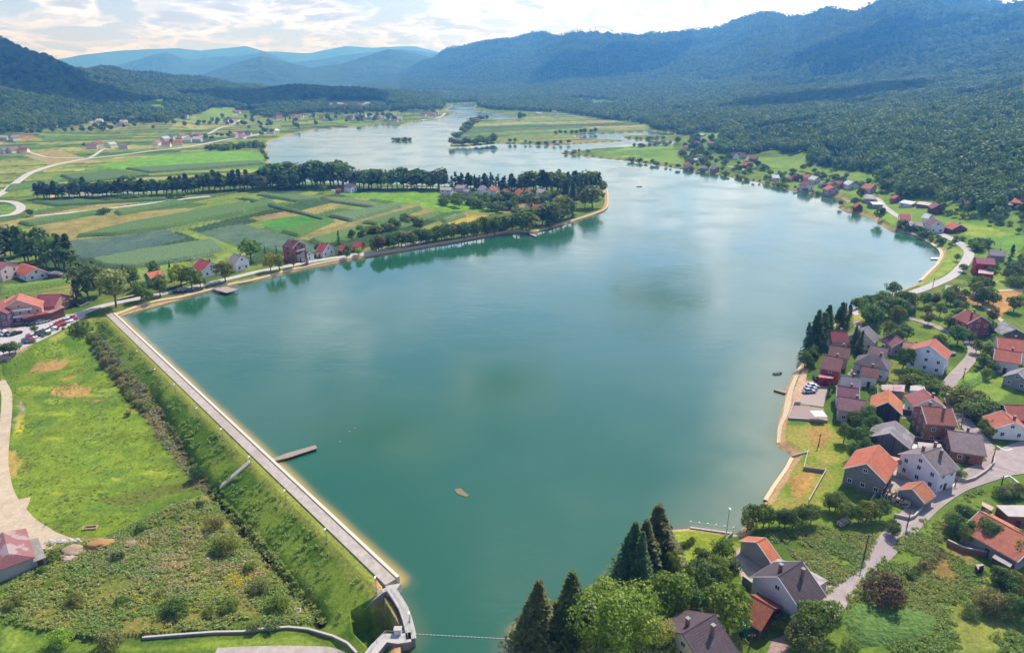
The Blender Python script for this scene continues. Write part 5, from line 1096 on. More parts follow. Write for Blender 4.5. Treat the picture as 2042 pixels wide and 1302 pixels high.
scatter([(1905,790),(1935,800),(1960,830),(2000,810),(2042,790),(2042,800),(1990,815),(1975,850),(1930,840),(1900,815)], 11, (26,42), ['round','broad','shrub'], ['dk','md','ol'], 'tree', 'between the road and the white bungalow', 'trees before the white bungalow', 1.05, 55, .5)
row([(1960,880),(1978,865),(1950,855)], 3, (22,30), ['shrub','round'], ['md'], 'garden bush', 'under the bungalow wall', 'bushes under the bungalow wall', 4, 3, 1, 56)
scatter([(1790,740),(1870,770),(1888,790),(1880,815),(1870,800),(1800,770)], 11, (16,30), ['shrub','round'], ['dk','md','ol'], 'bush', 'in the overgrown garden below the tall white house', 'bushes of the overgrown garden', 1.05, 57, .6)
row([(1735,780),(1748,800),(1752,820)], 5, (12,16), ['shrub'], ['dk'], 'hedge shrub', 'between the lawns and the orange barn', 'hedge by the lawns', 2, 3, 1.0, 58)
row([(1885,950),(1900,945),(1912,952)], 3, (16,26), ['shrub','round'], ['dk','md'], 'bush', 'in the walled front garden', 'bushes of the walled front garden', 3, 3, 1, 59)
scatter([(1868,1050),(1900,1020),(1990,1060),(2042,1095),(2042,1130),(1980,1110),(1920,1095),(1880,1080)], 13, (34,52), ['round','broad'], ['dk','md','dk'], 'dense tree', 'in front of the long orange barn', 'trees before the long orange barn', 1.1, 60, .45)
row([(1990,992),(2005,990),(2020,985),(2035,990)], 5, (20,28), ['shrub','round'], ['dk','gr'], 'bush', 'at the road above the terrace roof', 'bushes above the terrace roof', 3, 2, 1.1, 61)
row([(1985,1165),(2010,1172),(2035,1180)], 5, (28,38), ['round','shrub'], ['dk','ol'], 'bush', 'below the weathered shed', 'bushes below the weathered shed', 4, 4, 1.1, 62)
row([(1960,1225),(1975,1215),(2000,1225),(2025,1222),(2040,1235)], 7, (30,46), ['shrub','round'], ['dk','ol','gr'], 'bush', 'of the clump at the lower right edge', 'clump at the lower right edge', 4, 5, 1.0, 63)
tree('shrub', 1932, 1225, 26, 'ol', 'lone yellowish bush left of the lower right clump')
row([(1811,1155),(1835,1135),(1870,1105),(1878,1096)], 8, (10,18), ['shrub'], ['dk','gr'], 'hedge bush', 'along the garden hedge', 'garden hedge bushes', 2, 2, 1.2, 64)
# far right bank gardens
scatter([(1530,352),(1600,340),(1680,352),(1760,378),(1790,392),(1740,392),(1700,378),(1640,378),(1560,370)], 34, (9,16), ['round','broad','shrub'], ['dk','md','bl'], 'garden tree', 'among the far bank houses', 'garden trees among the far bank houses', 1.15, 70, .6)
scatter([(1350,300),(1450,318),(1540,345),(1530,360),(1440,345),(1360,332)], 36, (9,17), ['round','broad','shrub'], ['dk','md','bl'], 'tree', 'along the gardens left of the silver roof', 'trees in the gardens left of the silver roof', 1.15, 71, .6)
scatter([(1345,280),(1400,275),(1450,300),(1440,316),(1370,312)], 18, (12,20), ['round','broad'], ['dk','bl'], 'dark tree', 'around the rose gabled house', 'trees around the rose gabled house', 1.1, 72, .5)
row([(1255,322),(1300,329),(1350,337),(1400,343),(1470,355),(1540,370),(1640,388)], 30, (6,12), ['round','shrub'], ['dk','md','gr'], 'waterside bush', 'along the far right bank', 'waterside bushes on the far right bank', 5, 1.5, 1.2, 73)
scatter([(1760,345),(1880,350),(2042,385),(2042,400),(1985,395),(1900,395),(1870,400),(1760,390)], 40, (18,28), ['round','broad'], ['dk','md','ol'], 'forest edge tree', 'behind the white roofed sheds', 'trees of the forest edge', 1.15, 74, .45)
scatter([(1790,405),(1960,410),(2042,415),(2042,470),(1930,440),(1800,420)], 26, (10,20), ['round','broad','shrub'], ['dk','md','ol'], 'meadow tree', 'scattered over the right meadows', 'trees of the right meadows', 1.1, 75, .8)
row([(1790,452),(1830,466),(1860,482),(1890,490),(1915,478)], 22, (9,17), ['shrub','round'], ['dk','md'], 'cove bush', 'between the cove road and the water', 'bushes by the cove', 6, 5, 1.2, 76)
tree('broad', 1752, 441, 28, 'bl', 'dark tree at the sunlit cove'); tree('round', 1676, 412, 13, 'dk', 'dark round bush at the tip of the headland'); tree('round', 1703, 412, 20, 'dk', 'dark tree left of the white boathouse'); tree('round', 1716, 398, 24, 'bl', 'dark tree behind the orange cottage on the headland')
tree('round', 1907, 521, 17, 'md', 'young tree on the grass inside the road bend'); tree('round', 1920, 543, 18, 'dk', 'tree at the road in front of the bright red house', None, 1.3); tree('spruce', 2012, 526, 42, 'bl', 'dark fir right of the bright red house', None, 1.5)
scatter([(1925,490),(1965,485),(1975,500),(1950,505)], 6, (14,20), ['round','shrub'], ['dk','md'], 'bush', 'behind the bright red house', 'bushes behind the bright red house', 1.1, 77, .5)
scatter([(1800,452),(1835,445),(1850,470),(1820,466)], 5, (10,16), ['round','shrub'], ['dk','md'], 'tree', 'in front of the beige-grey shed', 'trees before the beige-grey shed', 1.1, 78, .5)
# island, islet fields and far shores
row([(783,279),(800,280),(818,279.5)], 8, (4,7), ['shrub'], ['gr','md'], 'low bush', 'on the small lake island', 'bushes on the lake island', 2, .6, 1.4, 80)
row([(899,291),(915,291),(935,290),(960,288),(990,285)], 20, (10,19), ['round','broad'], ['gr','md','dk'], 'willow-like tree', 'on the tip of the islet fields', 'trees on the tip of the islet fields', 3, 2, 1.2, 81)
row([(908,276),(925,264),(940,254),(950,245)], 12, (9,15), ['round','shrub'], ['gr','dk'], 'bush', 'up the left shore of the islet fields', 'bushes on the left shore of the islet fields', 3, 2, 1.2, 82)
row([(950,243),(960,241),(972,240)], 5, (8,11), ['round'], ['bl','dk'], 'dark tree', 'at the top corner of the islet fields', 'trees at the corner of the islet fields', 2, 1, 1.3, 83)
tree('poplar', 1037, 241, 19, 'bl', 'tall dark poplar by the upper channel', None, 1.3); tree('round', 1045, 237, 12, 'dk', 'round tree right of the tall poplar')
row([(1008,284),(1060,288),(1100,289),(1140,287)], 9, (7,11), ['round','shrub'], ['dk','md'], 'bush', 'on the lower edge of the islet fields', 'bushes on the lower edge of the islet', 3, 1, 1.2, 84)
row([(1105,270),(1120,268),(1138,269),(1175,266),(1192,266)], 9, (7,11), ['round'], ['dk','bl'], 'tree', 'by the inner pool of the islet fields', 'trees by the inner pool', 3, 1, 1.2, 85)
row([(1120,306),(1165,305),(1180,303)], 4, (6,10), ['round','shrub'], ['gr','md'], 'bush', 'on the sand spit', 'bushes on the sand spit', 3, 1, 1.2, 86)
row([(1262,296),(1280,294),(1310,292),(1340,290)], 8, (6,10), ['round','shrub'], ['dk','md'], 'bush', 'on the back edge of the spit field', 'bushes behind the spit field', 3, 1, 1.2, 87)
row([(1250,277),(1290,277),(1330,277)], 7, (4,7), ['shrub'], ['gr','md'], 'reed bush', 'on the bar in the inlet', 'bushes on the inlet bar', 3, .6, 1.5, 88)
row([(418,300),(450,299),(490,297),(525,296)], 16, (9,16), ['round','shrub'], ['dk','bl','md'], 'tree', 'at the lake end of the green field', 'trees at the lake end of the green field', 3, 2, 1.2, 89)
row([(520,306),(530,315),(534,325)], 5, (8,12), ['round'], ['gr','dk'], 'tree', 'down the shore of the green field', 'trees down the green field shore', 1, 1.5, 1.2, 90)
scatter([(0,258),(80,262),(250,250),(300,255),(270,262),(100,268),(0,275)], 26, (8,14), ['round','broad'], ['dk','bl'], 'dark tree', 'among the houses under the left hill', 'trees among the houses under the left hill', 1.1, 91, .7)
scatter([(290,235),(430,232),(540,240),(545,255),(500,262),(440,250),(380,258),(300,262)], 34, (8,13), ['round','broad'], ['dk','bl','md'], 'tree', 'on the slope between lane and forest', 'trees on the slope beyond the lane', 1.1, 92, .7)
scatter([(310,290),(400,270),(500,264),(545,262),(540,272),(420,280),(330,298)], 18, (7,12), ['round','broad'], ['dk','bl'], 'tree', 'among the houses along the lane', 'trees among the lane houses', 1.1, 93, .7)
scatter([(560,238),(640,236),(700,228),(780,230),(800,242),(740,246),(650,250),(585,262)], 40, (8,14), ['round','broad','pine'], ['dk','bl'], 'dark tree', 'in the lakeshore village', 'trees in the lakeshore village', 1.1, 94, .6)
scatter([(590,222),(700,216),(800,210),(870,222),(860,232),(760,226),(640,226)], 36, (8,13), ['round','broad'], ['dk','bl'], 'dark tree', 'between hilltop village and lake', 'trees between hilltop village and lake', 1.1, 95, .6)
row([(205,428),(215,424)], 2, (10,14), ['shrub'], ['dk'], 'dark bush', 'by the field lane', 'bushes by the field lane', 2, 1, 1.2, 96)
row([(205,402),(240,400),(280,398),(370,394)], 16, (8,13), ['shrub','round'], ['dk','bl'], 'low bush', 'below the dark canal row', 'bushes below the canal row', 4, 2, 1.4, 97)
tree('round', 62, 432, 16, 'dk', 'dark tree beside the road loop'); tree('round', 168, 294, 10, 'dk', 'dark tree left of the pink roofed farm'); tree('round', 645, 385, 18, 'md', 'round green tree at the edge of the field house garden')
smm, t = newmat('foliage_small'); at_ = t.n('ShaderNodeAttribute', {'attribute_name': 'tint'}).outputs['Color']; geo = t.n('ShaderNodeNewGeometry')
leaf_out(t, t.mix(geo.outputs['Random Per Island'], t.mix(1.0, at_, (.62, .66, .7), 'MULTIPLY'), t.mix(1.0, at_, (1.45, 1.35, 1.15), 'MULTIPLY')))
vs_ = [lod('round', .12), lod('broad', .12)]; rs_ = np.random.RandomState(4); Q_ = []; T_c = []
for p, h, wd, c in SMALL:
    q_ = vs_[rs_.randint(2)][rs_.randint(3)]; a_ = rs_.uniform(0, 6.28); ca, sa = math.cos(a_)*h*wd, math.sin(a_)*h*wd
    Q_.append(np.stack([q_[:, 0]*ca-q_[:, 1]*sa+p[0], q_[:, 0]*sa+q_[:, 1]*ca+p[1], q_[:, 2]*h+p[2]], 1)); T_c.append(np.tile(np.array(COLR[c]+(1,))*rs_.uniform(.85, 1.18), (len(q_), 1)))
me = mesh_q('small_trees', np.concatenate(Q_), [smm]); a_ = me.attributes.new('tint', 'FLOAT_COLOR', 'POINT'); a_.data.foreach_set('color', np.concatenate(T_c).astype(np.float32).ravel())
o = bpy.data.objects.new('small_trees', me); sc.collection.objects.link(o); tag(o, 'many small far trees in village gardens and along the distant shores', 'trees', kind='stuff')
print('trees', TREES, 'small', len(SMALL))
# ---------------------------------------------------------------- roads, paths, crops, walls, small things
def smooth(p, n=6):
    p = [np.array(q_, float) for q_ in p]; out = []
    P_ = [2*p[0]-p[1]]+p+[2*p[-1]-p[-2]]
    for i in range(1, len(P_)-2):
        a, b, c, d = P_[i-1:i+3]
        for k in range(n):
            t_ = k/n; out.append(.5*((2*b)+(-a+c)*t_+(2*a-5*b+4*c-d)*t_**2+(-a+3*b-3*c+d)*t_**3))
    out.append(p[-1]); return out
def ribbon(name, pts, width, mat, world=False, dz=.10, th=.0, n=6, kind='structure'):
    w_ = smooth(pts if world else [q_[:2] for q_ in WP(pts)], n); w_ = np.array(w_)
    tg = np.gradient(w_, axis=0); tg /= np.linalg.norm(tg, axis=1, keepdims=True)+1e-9; nr = np.stack([-tg[:, 1], tg[:, 0]], 1)
    wd = width if np.ndim(width) == 0 else np.interp(np.linspace(0, 1, len(w_)), np.linspace(0, 1, len(width)), width)[:, None]
    cols_ = [w_+nr*wd/2*s for s in (-1, -.33, .33, 1)]; v = []
    for c in cols_:
        r_ = np.hypot(c[:, 0], c[:, 1]); hh_ = H(c[:, 0], c[:, 1]); z = np.where(inside(c[:, 0], c[:, 1], LOW), hh_, np.maximum(hh_, .3))+dz+r_*.00025; v.append(np.stack([c[:, 0], c[:, 1], z], 1))
    N_ = len(w_); v = np.concatenate(v); f = [(j*N_+i, j*N_+i+1, (j+1)*N_+i+1, (j+1)*N_+i) for j in range(3) for i in range(N_-1)]
    f = [q_[::-1] for q_ in f]
    b0 = len(v); vv = list(map(tuple, v))
    for j in (0, 3):
        base = len(vv); vv += [(x, y, z-.35) for x, y, z in v[j*N_:(j+1)*N_]]
        for i in range(N_-1):
            q_ = (j*N_+i, j*N_+i+1, base+i+1, base+i); f.append(q_ if j == 3 else q_[::-1])
    o = mesh_obj(name, vv, f, mat); return tag(o, kind=kind)
def roadmat(name, c1, c2, sc_=1.0):
    m, t = newmat(name); pos = t.n('ShaderNodeNewGeometry').outputs['Position']
    cc = t.mix(t.rng(t.noise(pos, .35*sc_, 5, .65), .35, .65), lin(c1)+(1,), lin(c2)+(1,))
    cc = t.mix(t.rng(t.noise(pos, 3*sc_, 4, .7), .45, .6, 0, .35), cc, tuple(x*.6 for x in lin(c1))+(1,))
    cc = t.mix(t.rng(t.noise(pos, .08, 3), .55, .6, 0, .25), cc, tuple(x*.7 for x in lin(c1))+(1,))
    finish(t, cc, .95, .1); return m
ASPH = roadmat('old_asphalt', 'a39591', 'b5a6a0'); GRAV = roadmat('gravel', 'b8a68c', 'cbb99c'); CREST = roadmat('crest_gravel', 'a89c92', 'c2b6aa', 2.5); LIGHTR = roadmat('pale_road', 'b7b0ac', 'c8c2bc')
ribbon('road', [(1625,1250),(1652,1213),(1700,1165),(1750,1108),(1800,1055),(1850,1003),(1900,968),(1950,948),(2000,932),(2080,925)], [4.2,4.5,5.5,6.5,8], ASPH)
ribbon('road', [(1995,930),(1968,895),(1938,858),(1912,828),(1896,795),(1895,763),(1921,733),(1941,706),(1934,684),(1916,675),(1890,662),(1862,650),(1835,641),(1808,635)], [5,4.2,3.8,3.6,3.2], ASPH, dz=.13)
ribbon('road', [(2000,935),(2020,905),(2060,890)], 6, ASPH, dz=.16)
ribbon('road', [(1700,628),(1749,607),(1786,592),(1823,583),(1860,569),(1896,552),(1920,530),(1931,512),(1930,500),(1914,486),(1897,477),(1862,462),(1820,447),(1790,432),(1769,417),(1758,405),(1748,396),(1715,385)], [3.5,4,4.5,5,5,4.5,4,4,4], LIGHTR)
ribbon('road', [(110,648),(140,634),(200,612),(270,597),(330,585),(370,577),(420,565),(470,553),(520,541),(580,530),(640,519),(680,513),(742,504),(801,492),(850,480)], 4.6, LIGHTR)
ribbon('road', [(68,432),(110,428),(150,424),(210,417),(280,409),(340,401),(390,395),(420,392)], 5, LIGHTR)
ribbon('road', [(-20,398),(10,382),(40,359),(62,345),(100,332),(140,323),(175,317),(230,311),(300,302),(350,297),(400,289),(450,279),(500,272),(545,262)], 6.5, LIGHTR)
ribbon('road', [(-20,401),(20,403),(38,409),(41,418),(25,428),(-10,433)], 6, LIGHTR)
ribbon('road', [(175,317),(190,309),(203,300),(212,297)], 4, LIGHTR); ribbon('road', [(62,345),(90,335),(60,309),(50,303)][2:], 4, LIGHTR) if False else None
ribbon('road', [(58,304),(80,311),(100,315),(150,316),(172,317)], 4, LIGHTR); ribbon('road', [(415,268),(440,255),(465,248),(478,240)], 5, LIGHTR)
ribbon('road', [(660,380),(720,376),(800,376),(880,375),(960,380)], 4, LIGHTR); ribbon('road', [(840,240),(865,238),(880,233),(888,226)], 5, LIGHTR)
ribbon('path', [(1450,332),(1475,337),(1500,342)], 4, LIGHTR); ribbon('path', [(1960,610),(1985,630),(2010,650)], 2.2, GRAV)
ribbon('path', [(1900,590),(1950,586),(2000,580),(2060,578)], 2.5, GRAV)
ribbon('dirt_track', [(2,760),(13,785),(13,820),(9,860),(4,905),(3,950),(10,1000),(30,1040),(75,1072),(140,1088)], [2.6,3.0,3.0,3.0,3.2,4.5,7,7,4], GRAV, dz=.12)
ribbon('dirt_track', [(-40,1080),(-10,1055),(12,1020),(20,1000)], 9, GRAV, dz=.10)
ribbon('path', [(430,1301),(520,1297),(600,1297),(660,1302),(720,1330)], 2.2, CREST)
ribbon('path', [(1295,1162),(1318,1125),(1345,1085),(1352,1078)], .9, GRAV, dz=.08)
# parking lots
def lot(name, pts, mat, dz=.12):
    p = WP(pts); z = [q_[2] for q_ in p]; m = MB(); m.prism([(q_[0], q_[1]) for q_ in p], [a-.5 for a in z], [a+dz for a in z]); return tag(m.build(name, mat), kind='structure')
lot('car_park', [(0,652),(15,646),(60,642),(130,629),(160,624),(172,630),(150,644),(105,668),(58,690),(0,712)], LIGHTR)
def stripes(name, c1, c2):
    m, t = newmat(name); pos = t.n('ShaderNodeNewGeometry').outputs['Position']
    wv = t.n('ShaderNodeTexWave', {'bands_direction': 'Y'}, Vector=pos, Scale=.55, Distortion=.3); finish(t, t.mix(t.rng(wv.outputs[1], .55, .9), lin(c1)+(1,), lin(c2)+(1,)), .9, .1); return m
lot('paved_yard', [(1608,761),(1651,769),(1642,812),(1594,805)], mat_plain('a8978f', .9, .12, 1.5), .1)
lot('paved_yard', [(1583,806),(1642,815),(1648,838),(1571,835)], stripes('striped_paving', 'a8948c', '8d7a72'), .14)
for nm, pp_, c_ in [('yard', [(1752,965),(1790,935),(1832,962),(1822,975),(1836,992),(1800,1002),(1757,988)], 'b5a59a'), ('yard', [(1854,985),(1902,953),(1925,960),(1875,992)], 'a2948e'), ('yard', [(1800,880),(1880,876),(1882,895),(1803,905)], 'b0a296'), ('yard', [(1463,1100),(1492,1090),(1538,1150),(1522,1172),(1478,1150)], 'b3a592'), ('yard', [(1786,806),(1818,808),(1832,835),(1800,835)], 'ada094')]:
    lot(nm, pp_, mat_plain(c_, .95, .3, .6, .1, 'broken_concrete', dirt=.5), .1)
# white give-way lines at the junction
MARK = mat_plain((.75, .74, .72), .7, .1)
for pl in [[(1987,890),(2004,899),(2018,896)], [(1999,955),(2013,950),(2033,966)], [(1895,972),(1903,967)]]:
    ribbon('road_marking', pl, .35, MARK, dz=.2, n=2)
# dam crest: gravel walk, white kerb wall
w0, w1 = np.array(plane(233, 633)), np.array(plane(799, 1163)); du = (w1-w0)/np.linalg.norm(w1-w0); dn = np.array([-du[1], du[0]])
if np.dot(dn, -w0) > 0 and dn[0] > 0: dn = -dn
if dn[0] > 0: dn = -dn
DL_ = np.linalg.norm(w1-w0); print('dam length', DL_)
def dam_box(name, t0, t1, o0, o1, z0, z1, mat, **kw):
    m = MB(); c = [w0+du*t0+dn*o0, w0+du*t1+dn*o0, w0+du*t1+dn*o1, w0+du*t0+dn*o1]; m.prism([tuple(q_) for q_ in c], z0, z1); return m.build(name, mat)
tag(dam_box('dam_crest_path', -2, DL_, .9, 3.6, .6, 1.78, CREST), kind='structure')
tag(dam_box('kerb_wall', -1, DL_, .15, .85, -.5, 2.05, mat_plain('d8ccb4', .9, .12, 1.0, .1)), 'long cream concrete kerb along the water side of the dam', 'kerb')
m = MB()
for pl in [[(228,632),(300,610),(368,594),(426,579),(465,569),(507,561),(605,536),(727,513),(800,501),(877,488),(958,474),(1003,466),(1036,463),(1070,463),(1133,445),(1183,429),(1205,420),(1212,408),(1211,378)]]:
    p = np.array([plane(x, y) for x, y in pl]); ribbon('shore_kerb', p, 1.1, mat_plain('c9b48c', .9, .15, 1.0, .1), world=True, dz=.35, n=5)
ribbon('beach', [(1601,718),(1590,745),(1575,785),(1567,825),(1556,850),(1552,885)], [.7,1.3,1.8,1.2,.8], mat_plain('cdbb9a', .95, .3, 1.5, .1), dz=.12)
ribbon('shore_kerb', [(1579,914),(1567,937),(1542,973),(1526,1000)], 1.0, mat_plain('d2be9a', .9, .15), dz=.2)
ribbon('shore_kerb', [(1161,1222),(1186,1200),(1212,1180),(1228,1157)], 1.3, CONC, dz=.3); ribbon('shore_kerb', [(1014,1330),(1018,1292),(1040,1260),(1060,1250)], 1.6, CONC, dz=.3)
ribbon('shore_kerb', [(1836,561),(1856,541),(1868,529),(1877,512),(1874,500),(1860,489),(1830,471),(1800,463)], 1.8, mat_plain('c9b99a', .9, .15), dz=.3)
# intake structure at the end of the dam
WALLM = mat_plain('8d8582', .9, .22, .7, .1, 'stained_concrete', dirt=.55); TOPM = mat_plain('b9b2a8', .9, .15, 1.2, .1)
def wall_line(name, pts, h, th, mat, label, cat='wall', group=None, world=False, base=-.6, top=None, flat=None):
    p = [tuple(q_) for q_ in pts] if world else WP(pts); m = MB(); n_ = len(p); root = empty(name, p[0]); ox, oy, oz = p[0]
    tag(root, label, cat, group)
    off = []
    for i in range(n_):
        a = p[max(0, i-1)]; b = p[min(n_-1, i+1)]; L = math.hypot(b[0]-a[0], b[1]-a[1])+1e-9; off.append((-(b[1]-a[1])/L*th/2, (b[0]-a[0])/L*th/2))
    v = []
    for (x, y, z), (nx, ny) in zip(p, off):
        zb = (z if flat is None else flat[0])+base; zt = (z+h) if flat is None else flat[1]
        if top: zt = top[len(v)//4]
        v += [(x-nx-ox, y-ny-oy, zb-oz), (x+nx-ox, y+ny-oy, zb-oz), (x+nx-ox, y+ny-oy, zt-oz), (x-nx-ox, y-ny-oy, zt-oz)]
    f = [(3,2,1,0), tuple(range(4*n_-4, 4*n_))]
    for i in range(n_-1):
        a = 4*i; b = a+4; f += [(a, a+1, b+1, b), (a+1, a+2, b+2, b+1), (a+2, a+3, b+3, b+2), (a+3, a, b, b+3)]
    m.add(v, f); m.build('wall' if name != 'fence' else 'panel', mat, root); m2 = MB()
    vv = []
    for (x, y, z), (nx, ny) in zip(p, off):
        zt = (z+h) if flat is None else flat[1]
        if top: zt = top[len(vv)//4]
        k = 1.25; vv += [(x-nx*k-ox, y-ny*k-oy, zt+.003-oz), (x+nx*k-ox, y+ny*k-oy, zt+.003-oz), (x+nx*k-ox, y+ny*k-oy, zt+.12-oz), (x-nx*k-ox, y-ny*k-oy, zt+.12-oz)]
    m2.add(vv, f); m2.build('coping', TOPM if name != 'fence' else mat, root); return root
def P3(pts, z): return [plane(x, y, z)+(z,) for x, y in pts]
iw = P3([(778,1172),(792,1192),(804,1212),(812,1235),(818,1258),(820,1274)], 2.0)
r_ = wall_line('intake_wall', iw, 0, 1.5, WALLM, 'curved grey concrete wall and walkway of the water intake at the end of the dam', 'wall', world=True, flat=(-8.5, 2.0))
def railing(pts3, h, parent, step=1.6, name='railing', mat=None):
    m = MB(); ox, oy, oz = parent.location
    for a, b in zip(pts3, pts3[1:]):
        L = math.dist(a[:2], b[:2]); n_ = max(1, int(L/step))
        for i in range(n_+1):
            k = i/n_; x, y, z = (a[j]+(b[j]-a[j])*k for j in range(3)); m.tube((x-ox, y-oy, z-oz), (x-ox, y-oy, z+h-oz), .04, .04, 5)
        for hh in (h, h*.5): m.tube((a[0]-ox, a[1]-oy, a[2]+hh-oz), (b[0]-ox, b[1]-oy, b[2]+hh-oz), .035, .035, 5)
    return m.build(name, mat or mat_plain('c9ccce', .4, .1, 2, .5, 'galvanised', .6), parent)
railing([(x+.6, y, 2.1) for x, y, z in iw], 1.0, r_); railing([(x-.6, y, 2.1) for x, y, z in iw], 1.0, r_)
pf = P3([(820,1270),(795,1274),(768,1272),(750,1290),(728,1318)], 2.0)
r2_ = wall_line('intake_wall', pf, 0, 1.8, WALLM, 'concrete front wall and platform below the curved intake wall', 'wall', world=True, flat=(-8.5, 2.0)); railing([(x, y+.7, 2.1) for x, y, z in pf], 1.0, r2_)
wall_line('wing_wall', [plane(x, y, z)+(z,) for x, y, z in [(778,1172,2.0),(763,1179,1.9),(745,1195,.4),(722,1219,-2.4),(697,1243,-5.4)]], 0, .8, WALLM, 'sloping concrete wing wall running down the dam bank beside the intake', 'wall', world=True, base=-5, top=[2.0, 1.95, .6, -2.2, -5.2])
lotp = P3([(770,1168),(800,1163),(784,1183),(768,1177)], 2.0); m = MB(); m.prism([q_[:2] for q_ in lotp], -4, 2.1); tag(m.build('intake_slab', TOPM), 'triangular concrete slab joining the dam crest to the intake', 'slab')
cb = plane(794, 1262, 2.1); cbx = empty('control_cabinet', cb+(2.1,)); tag(cbx, 'small white control cabinet on the intake platform', 'cabinet'); m = MB(); m.box((0, 0, .55), (1.3, .9, 1.1)); m.build('body', WHITE, cbx); m = MB(); m.box((0, 0, 1.16), (1.5, 1.1, .1)); m.build('lid', TOPM, cbx)
wall_line('retaining_wall', [(285,1274),(360,1268),(430,1263),(484,1262),(530,1256),(576,1253),(615,1257),(664,1271),(693,1285),(712,1305)], .5, .35, WALLM, 'long low curved retaining wall along the bottom left meadow')
# steps down the dam
m = MB(); sa = np.array(gpx(498, 922)[:2]); sb = np.array(gpx(441, 971)[:2]); n_ = 34; st = empty('stairway', (sa[0], sa[1], 1.6)); ang = math.atan2(*(sb-sa)[::-1])
for i in range(n_):
    q_ = sa+(sb-sa)*i/(n_-1); z = hz1(q_[0], q_[1]); m.box((q_[0]-sa[0], q_[1]-sa[1], z-1.6+.08), (.45, 1.3, .3), ang)
m.build('steps', TOPM, st); m = MB()
for s in (-1, 1):
    nn = np.array([-(sb-sa)[1], (sb-sa)[0]])/np.linalg.norm(sb-sa)*.75*s; z0, z1 = hz1(*sa), hz1(*sb)
    m.tube((nn[0], nn[1], z0-1.4), (sb[0]-sa[0]+nn[0], sb[1]-sa[1]+nn[1], z1-1.4), .12, .12, 6)
m.build('stringer', TOPM, st); tag(st, 'narrow concrete stairway down the grass slope of the dam', 'stairway')
# jetties
def deck(name, pts, z, mat, label, posts=True, th=.25, railing_=False):
    p = [plane(x, y, z) for x, y in pts]; cx, cy = np.mean([q_[0] for q_ in p]), np.mean([q_[1] for q_ in p]); root = empty(name, (cx, cy, 0)); tag(root, label, name.replace('_', ' '))
    loc = [(q_[0]-cx, q_[1]-cy) for q_ in p]; m = MB(); m.prism(loc, z-th, z); m.build('deck', mat, root)
    if posts:
        n_ = len(loc)
        for i in range(n_):
            for k in (.02, .35, .68):
                m = MB(); a, b = loc[i], loc[(i+1) % n_]; x, y = (a[0]+(b[0]-a[0])*k)*.95, (a[1]+(b[1]-a[1])*k)*.95; m.tube((x, y, -2.5), (x, y, z-th), .12, .12, 6); m.build('post', mat_plain((.12, .08, .05), .9), root)
    return root
WOOD = mat_plain('998b7a', .85, .3, 1.6, .15, 'planks'); WOODG = mat_plain('a39687', .85, .25, 1.2, .15)
deck('jetty', [(536,917),(572,903),(629,887),(633,893),(575,912),(548,918)], .8, WOOD, 'long brown wooden jetty reaching from the dam crest into the lake')
deck('swimming_deck', [(426,577),(446,571),(475,577),(452,584)], 1.3, WOODG, 'square weathered wooden deck over the water by the bank road')
deck('jetty', [(1543,777),(1548,774),(1570,780),(1567,784)], .6, WOOD, 'short wooden jetty on the beach by the cobbled car park'); deck('jetty', [(1052,463),(1068,465),(1064,467),(1072,470),(1068,472),(1058,468)], .8, WOODG, 'crooked wooden jetty under the round willow on the point')
deck('jetty', [(1856,513.5),(1872,513),(1872,516.5),(1856,516.5)], .5, mat_plain('dcd8d0', .8), 'pale floating jetty in the cove by the road bend'); deck('jetty', [(1222,1150),(1240,1142),(1250,1140),(1242,1147),(1226,1154)], .7, WOOD, 'little plank landing under the spruces')
deck('raft', [(906,975),(918,973),(936,988),(928,990),(912,984)], .12, mat_plain('857556', .95, .4, 3), 'small floating mat of brown reeds in the middle of the water', False, .1)
for i, (x, y) in enumerate([(697,860),(678,880),(708,853)]): deck('driftwood', [(x-2.5,y-.4),(x+2,y-1),(x+2.5,y),(x-1.5,y+.6)], .06, mat_plain('9a8458', .95, .4, 3), ['middle', 'lowest', 'topmost'][i]+' of three floating wood scraps in the lake', False, .05)
# boats
def boat(x, y, L, label, c='d8d4cc', rot=0.1):
    p = plane(x, y); root = empty('rowing_boat', p+(0,), rot); tag(root, label, 'boat'); m = MB(); v = []; S = 8
    for i in range(S+1):
        t_ = i/S*2-1; wd = .7*(1-abs(t_)**2.5)+.03; v += [(t_*L/2, -wd, .45+.1*abs(t_)), (t_*L/2, -wd*.6, -.1), (t_*L/2, wd*.6, -.1), (t_*L/2, wd, .45+.1*abs(t_)), (t_*L/2, wd*.85, .4), (t_*L/2, wd*.5, .05), (t_*L/2, -wd*.5, .05), (t_*L/2, -wd*.85, .4)]
    f = []
    for i in range(S):
        for j in range(8): a = 8*i+j; b = 8*i+(j+1) % 8; f.append((a, a+8, b+8, b))
    f += [tuple(range(8)), tuple(range(8*S, 8*S+8))[::-1]]; m.add(v, f); m.build('hull', mat_plain(c, .5), root)
    m = MB()
    for x_ in (-L*.2, L*.15): m.box((x_, 0, .36), (.3, 1.1, .06))
    m.build('seat', WOOD, root); return root
boat(1275, 373, 5.5, 'lone pale boat out on the open lake', 'b8b4b0'); boat(1550, 746, 3.6, 'small grey boat moored off the beach', '8d8a88', .2)
boat(812, 245, 5, 'white boat at the far lakeshore village', 'e8e8e8')
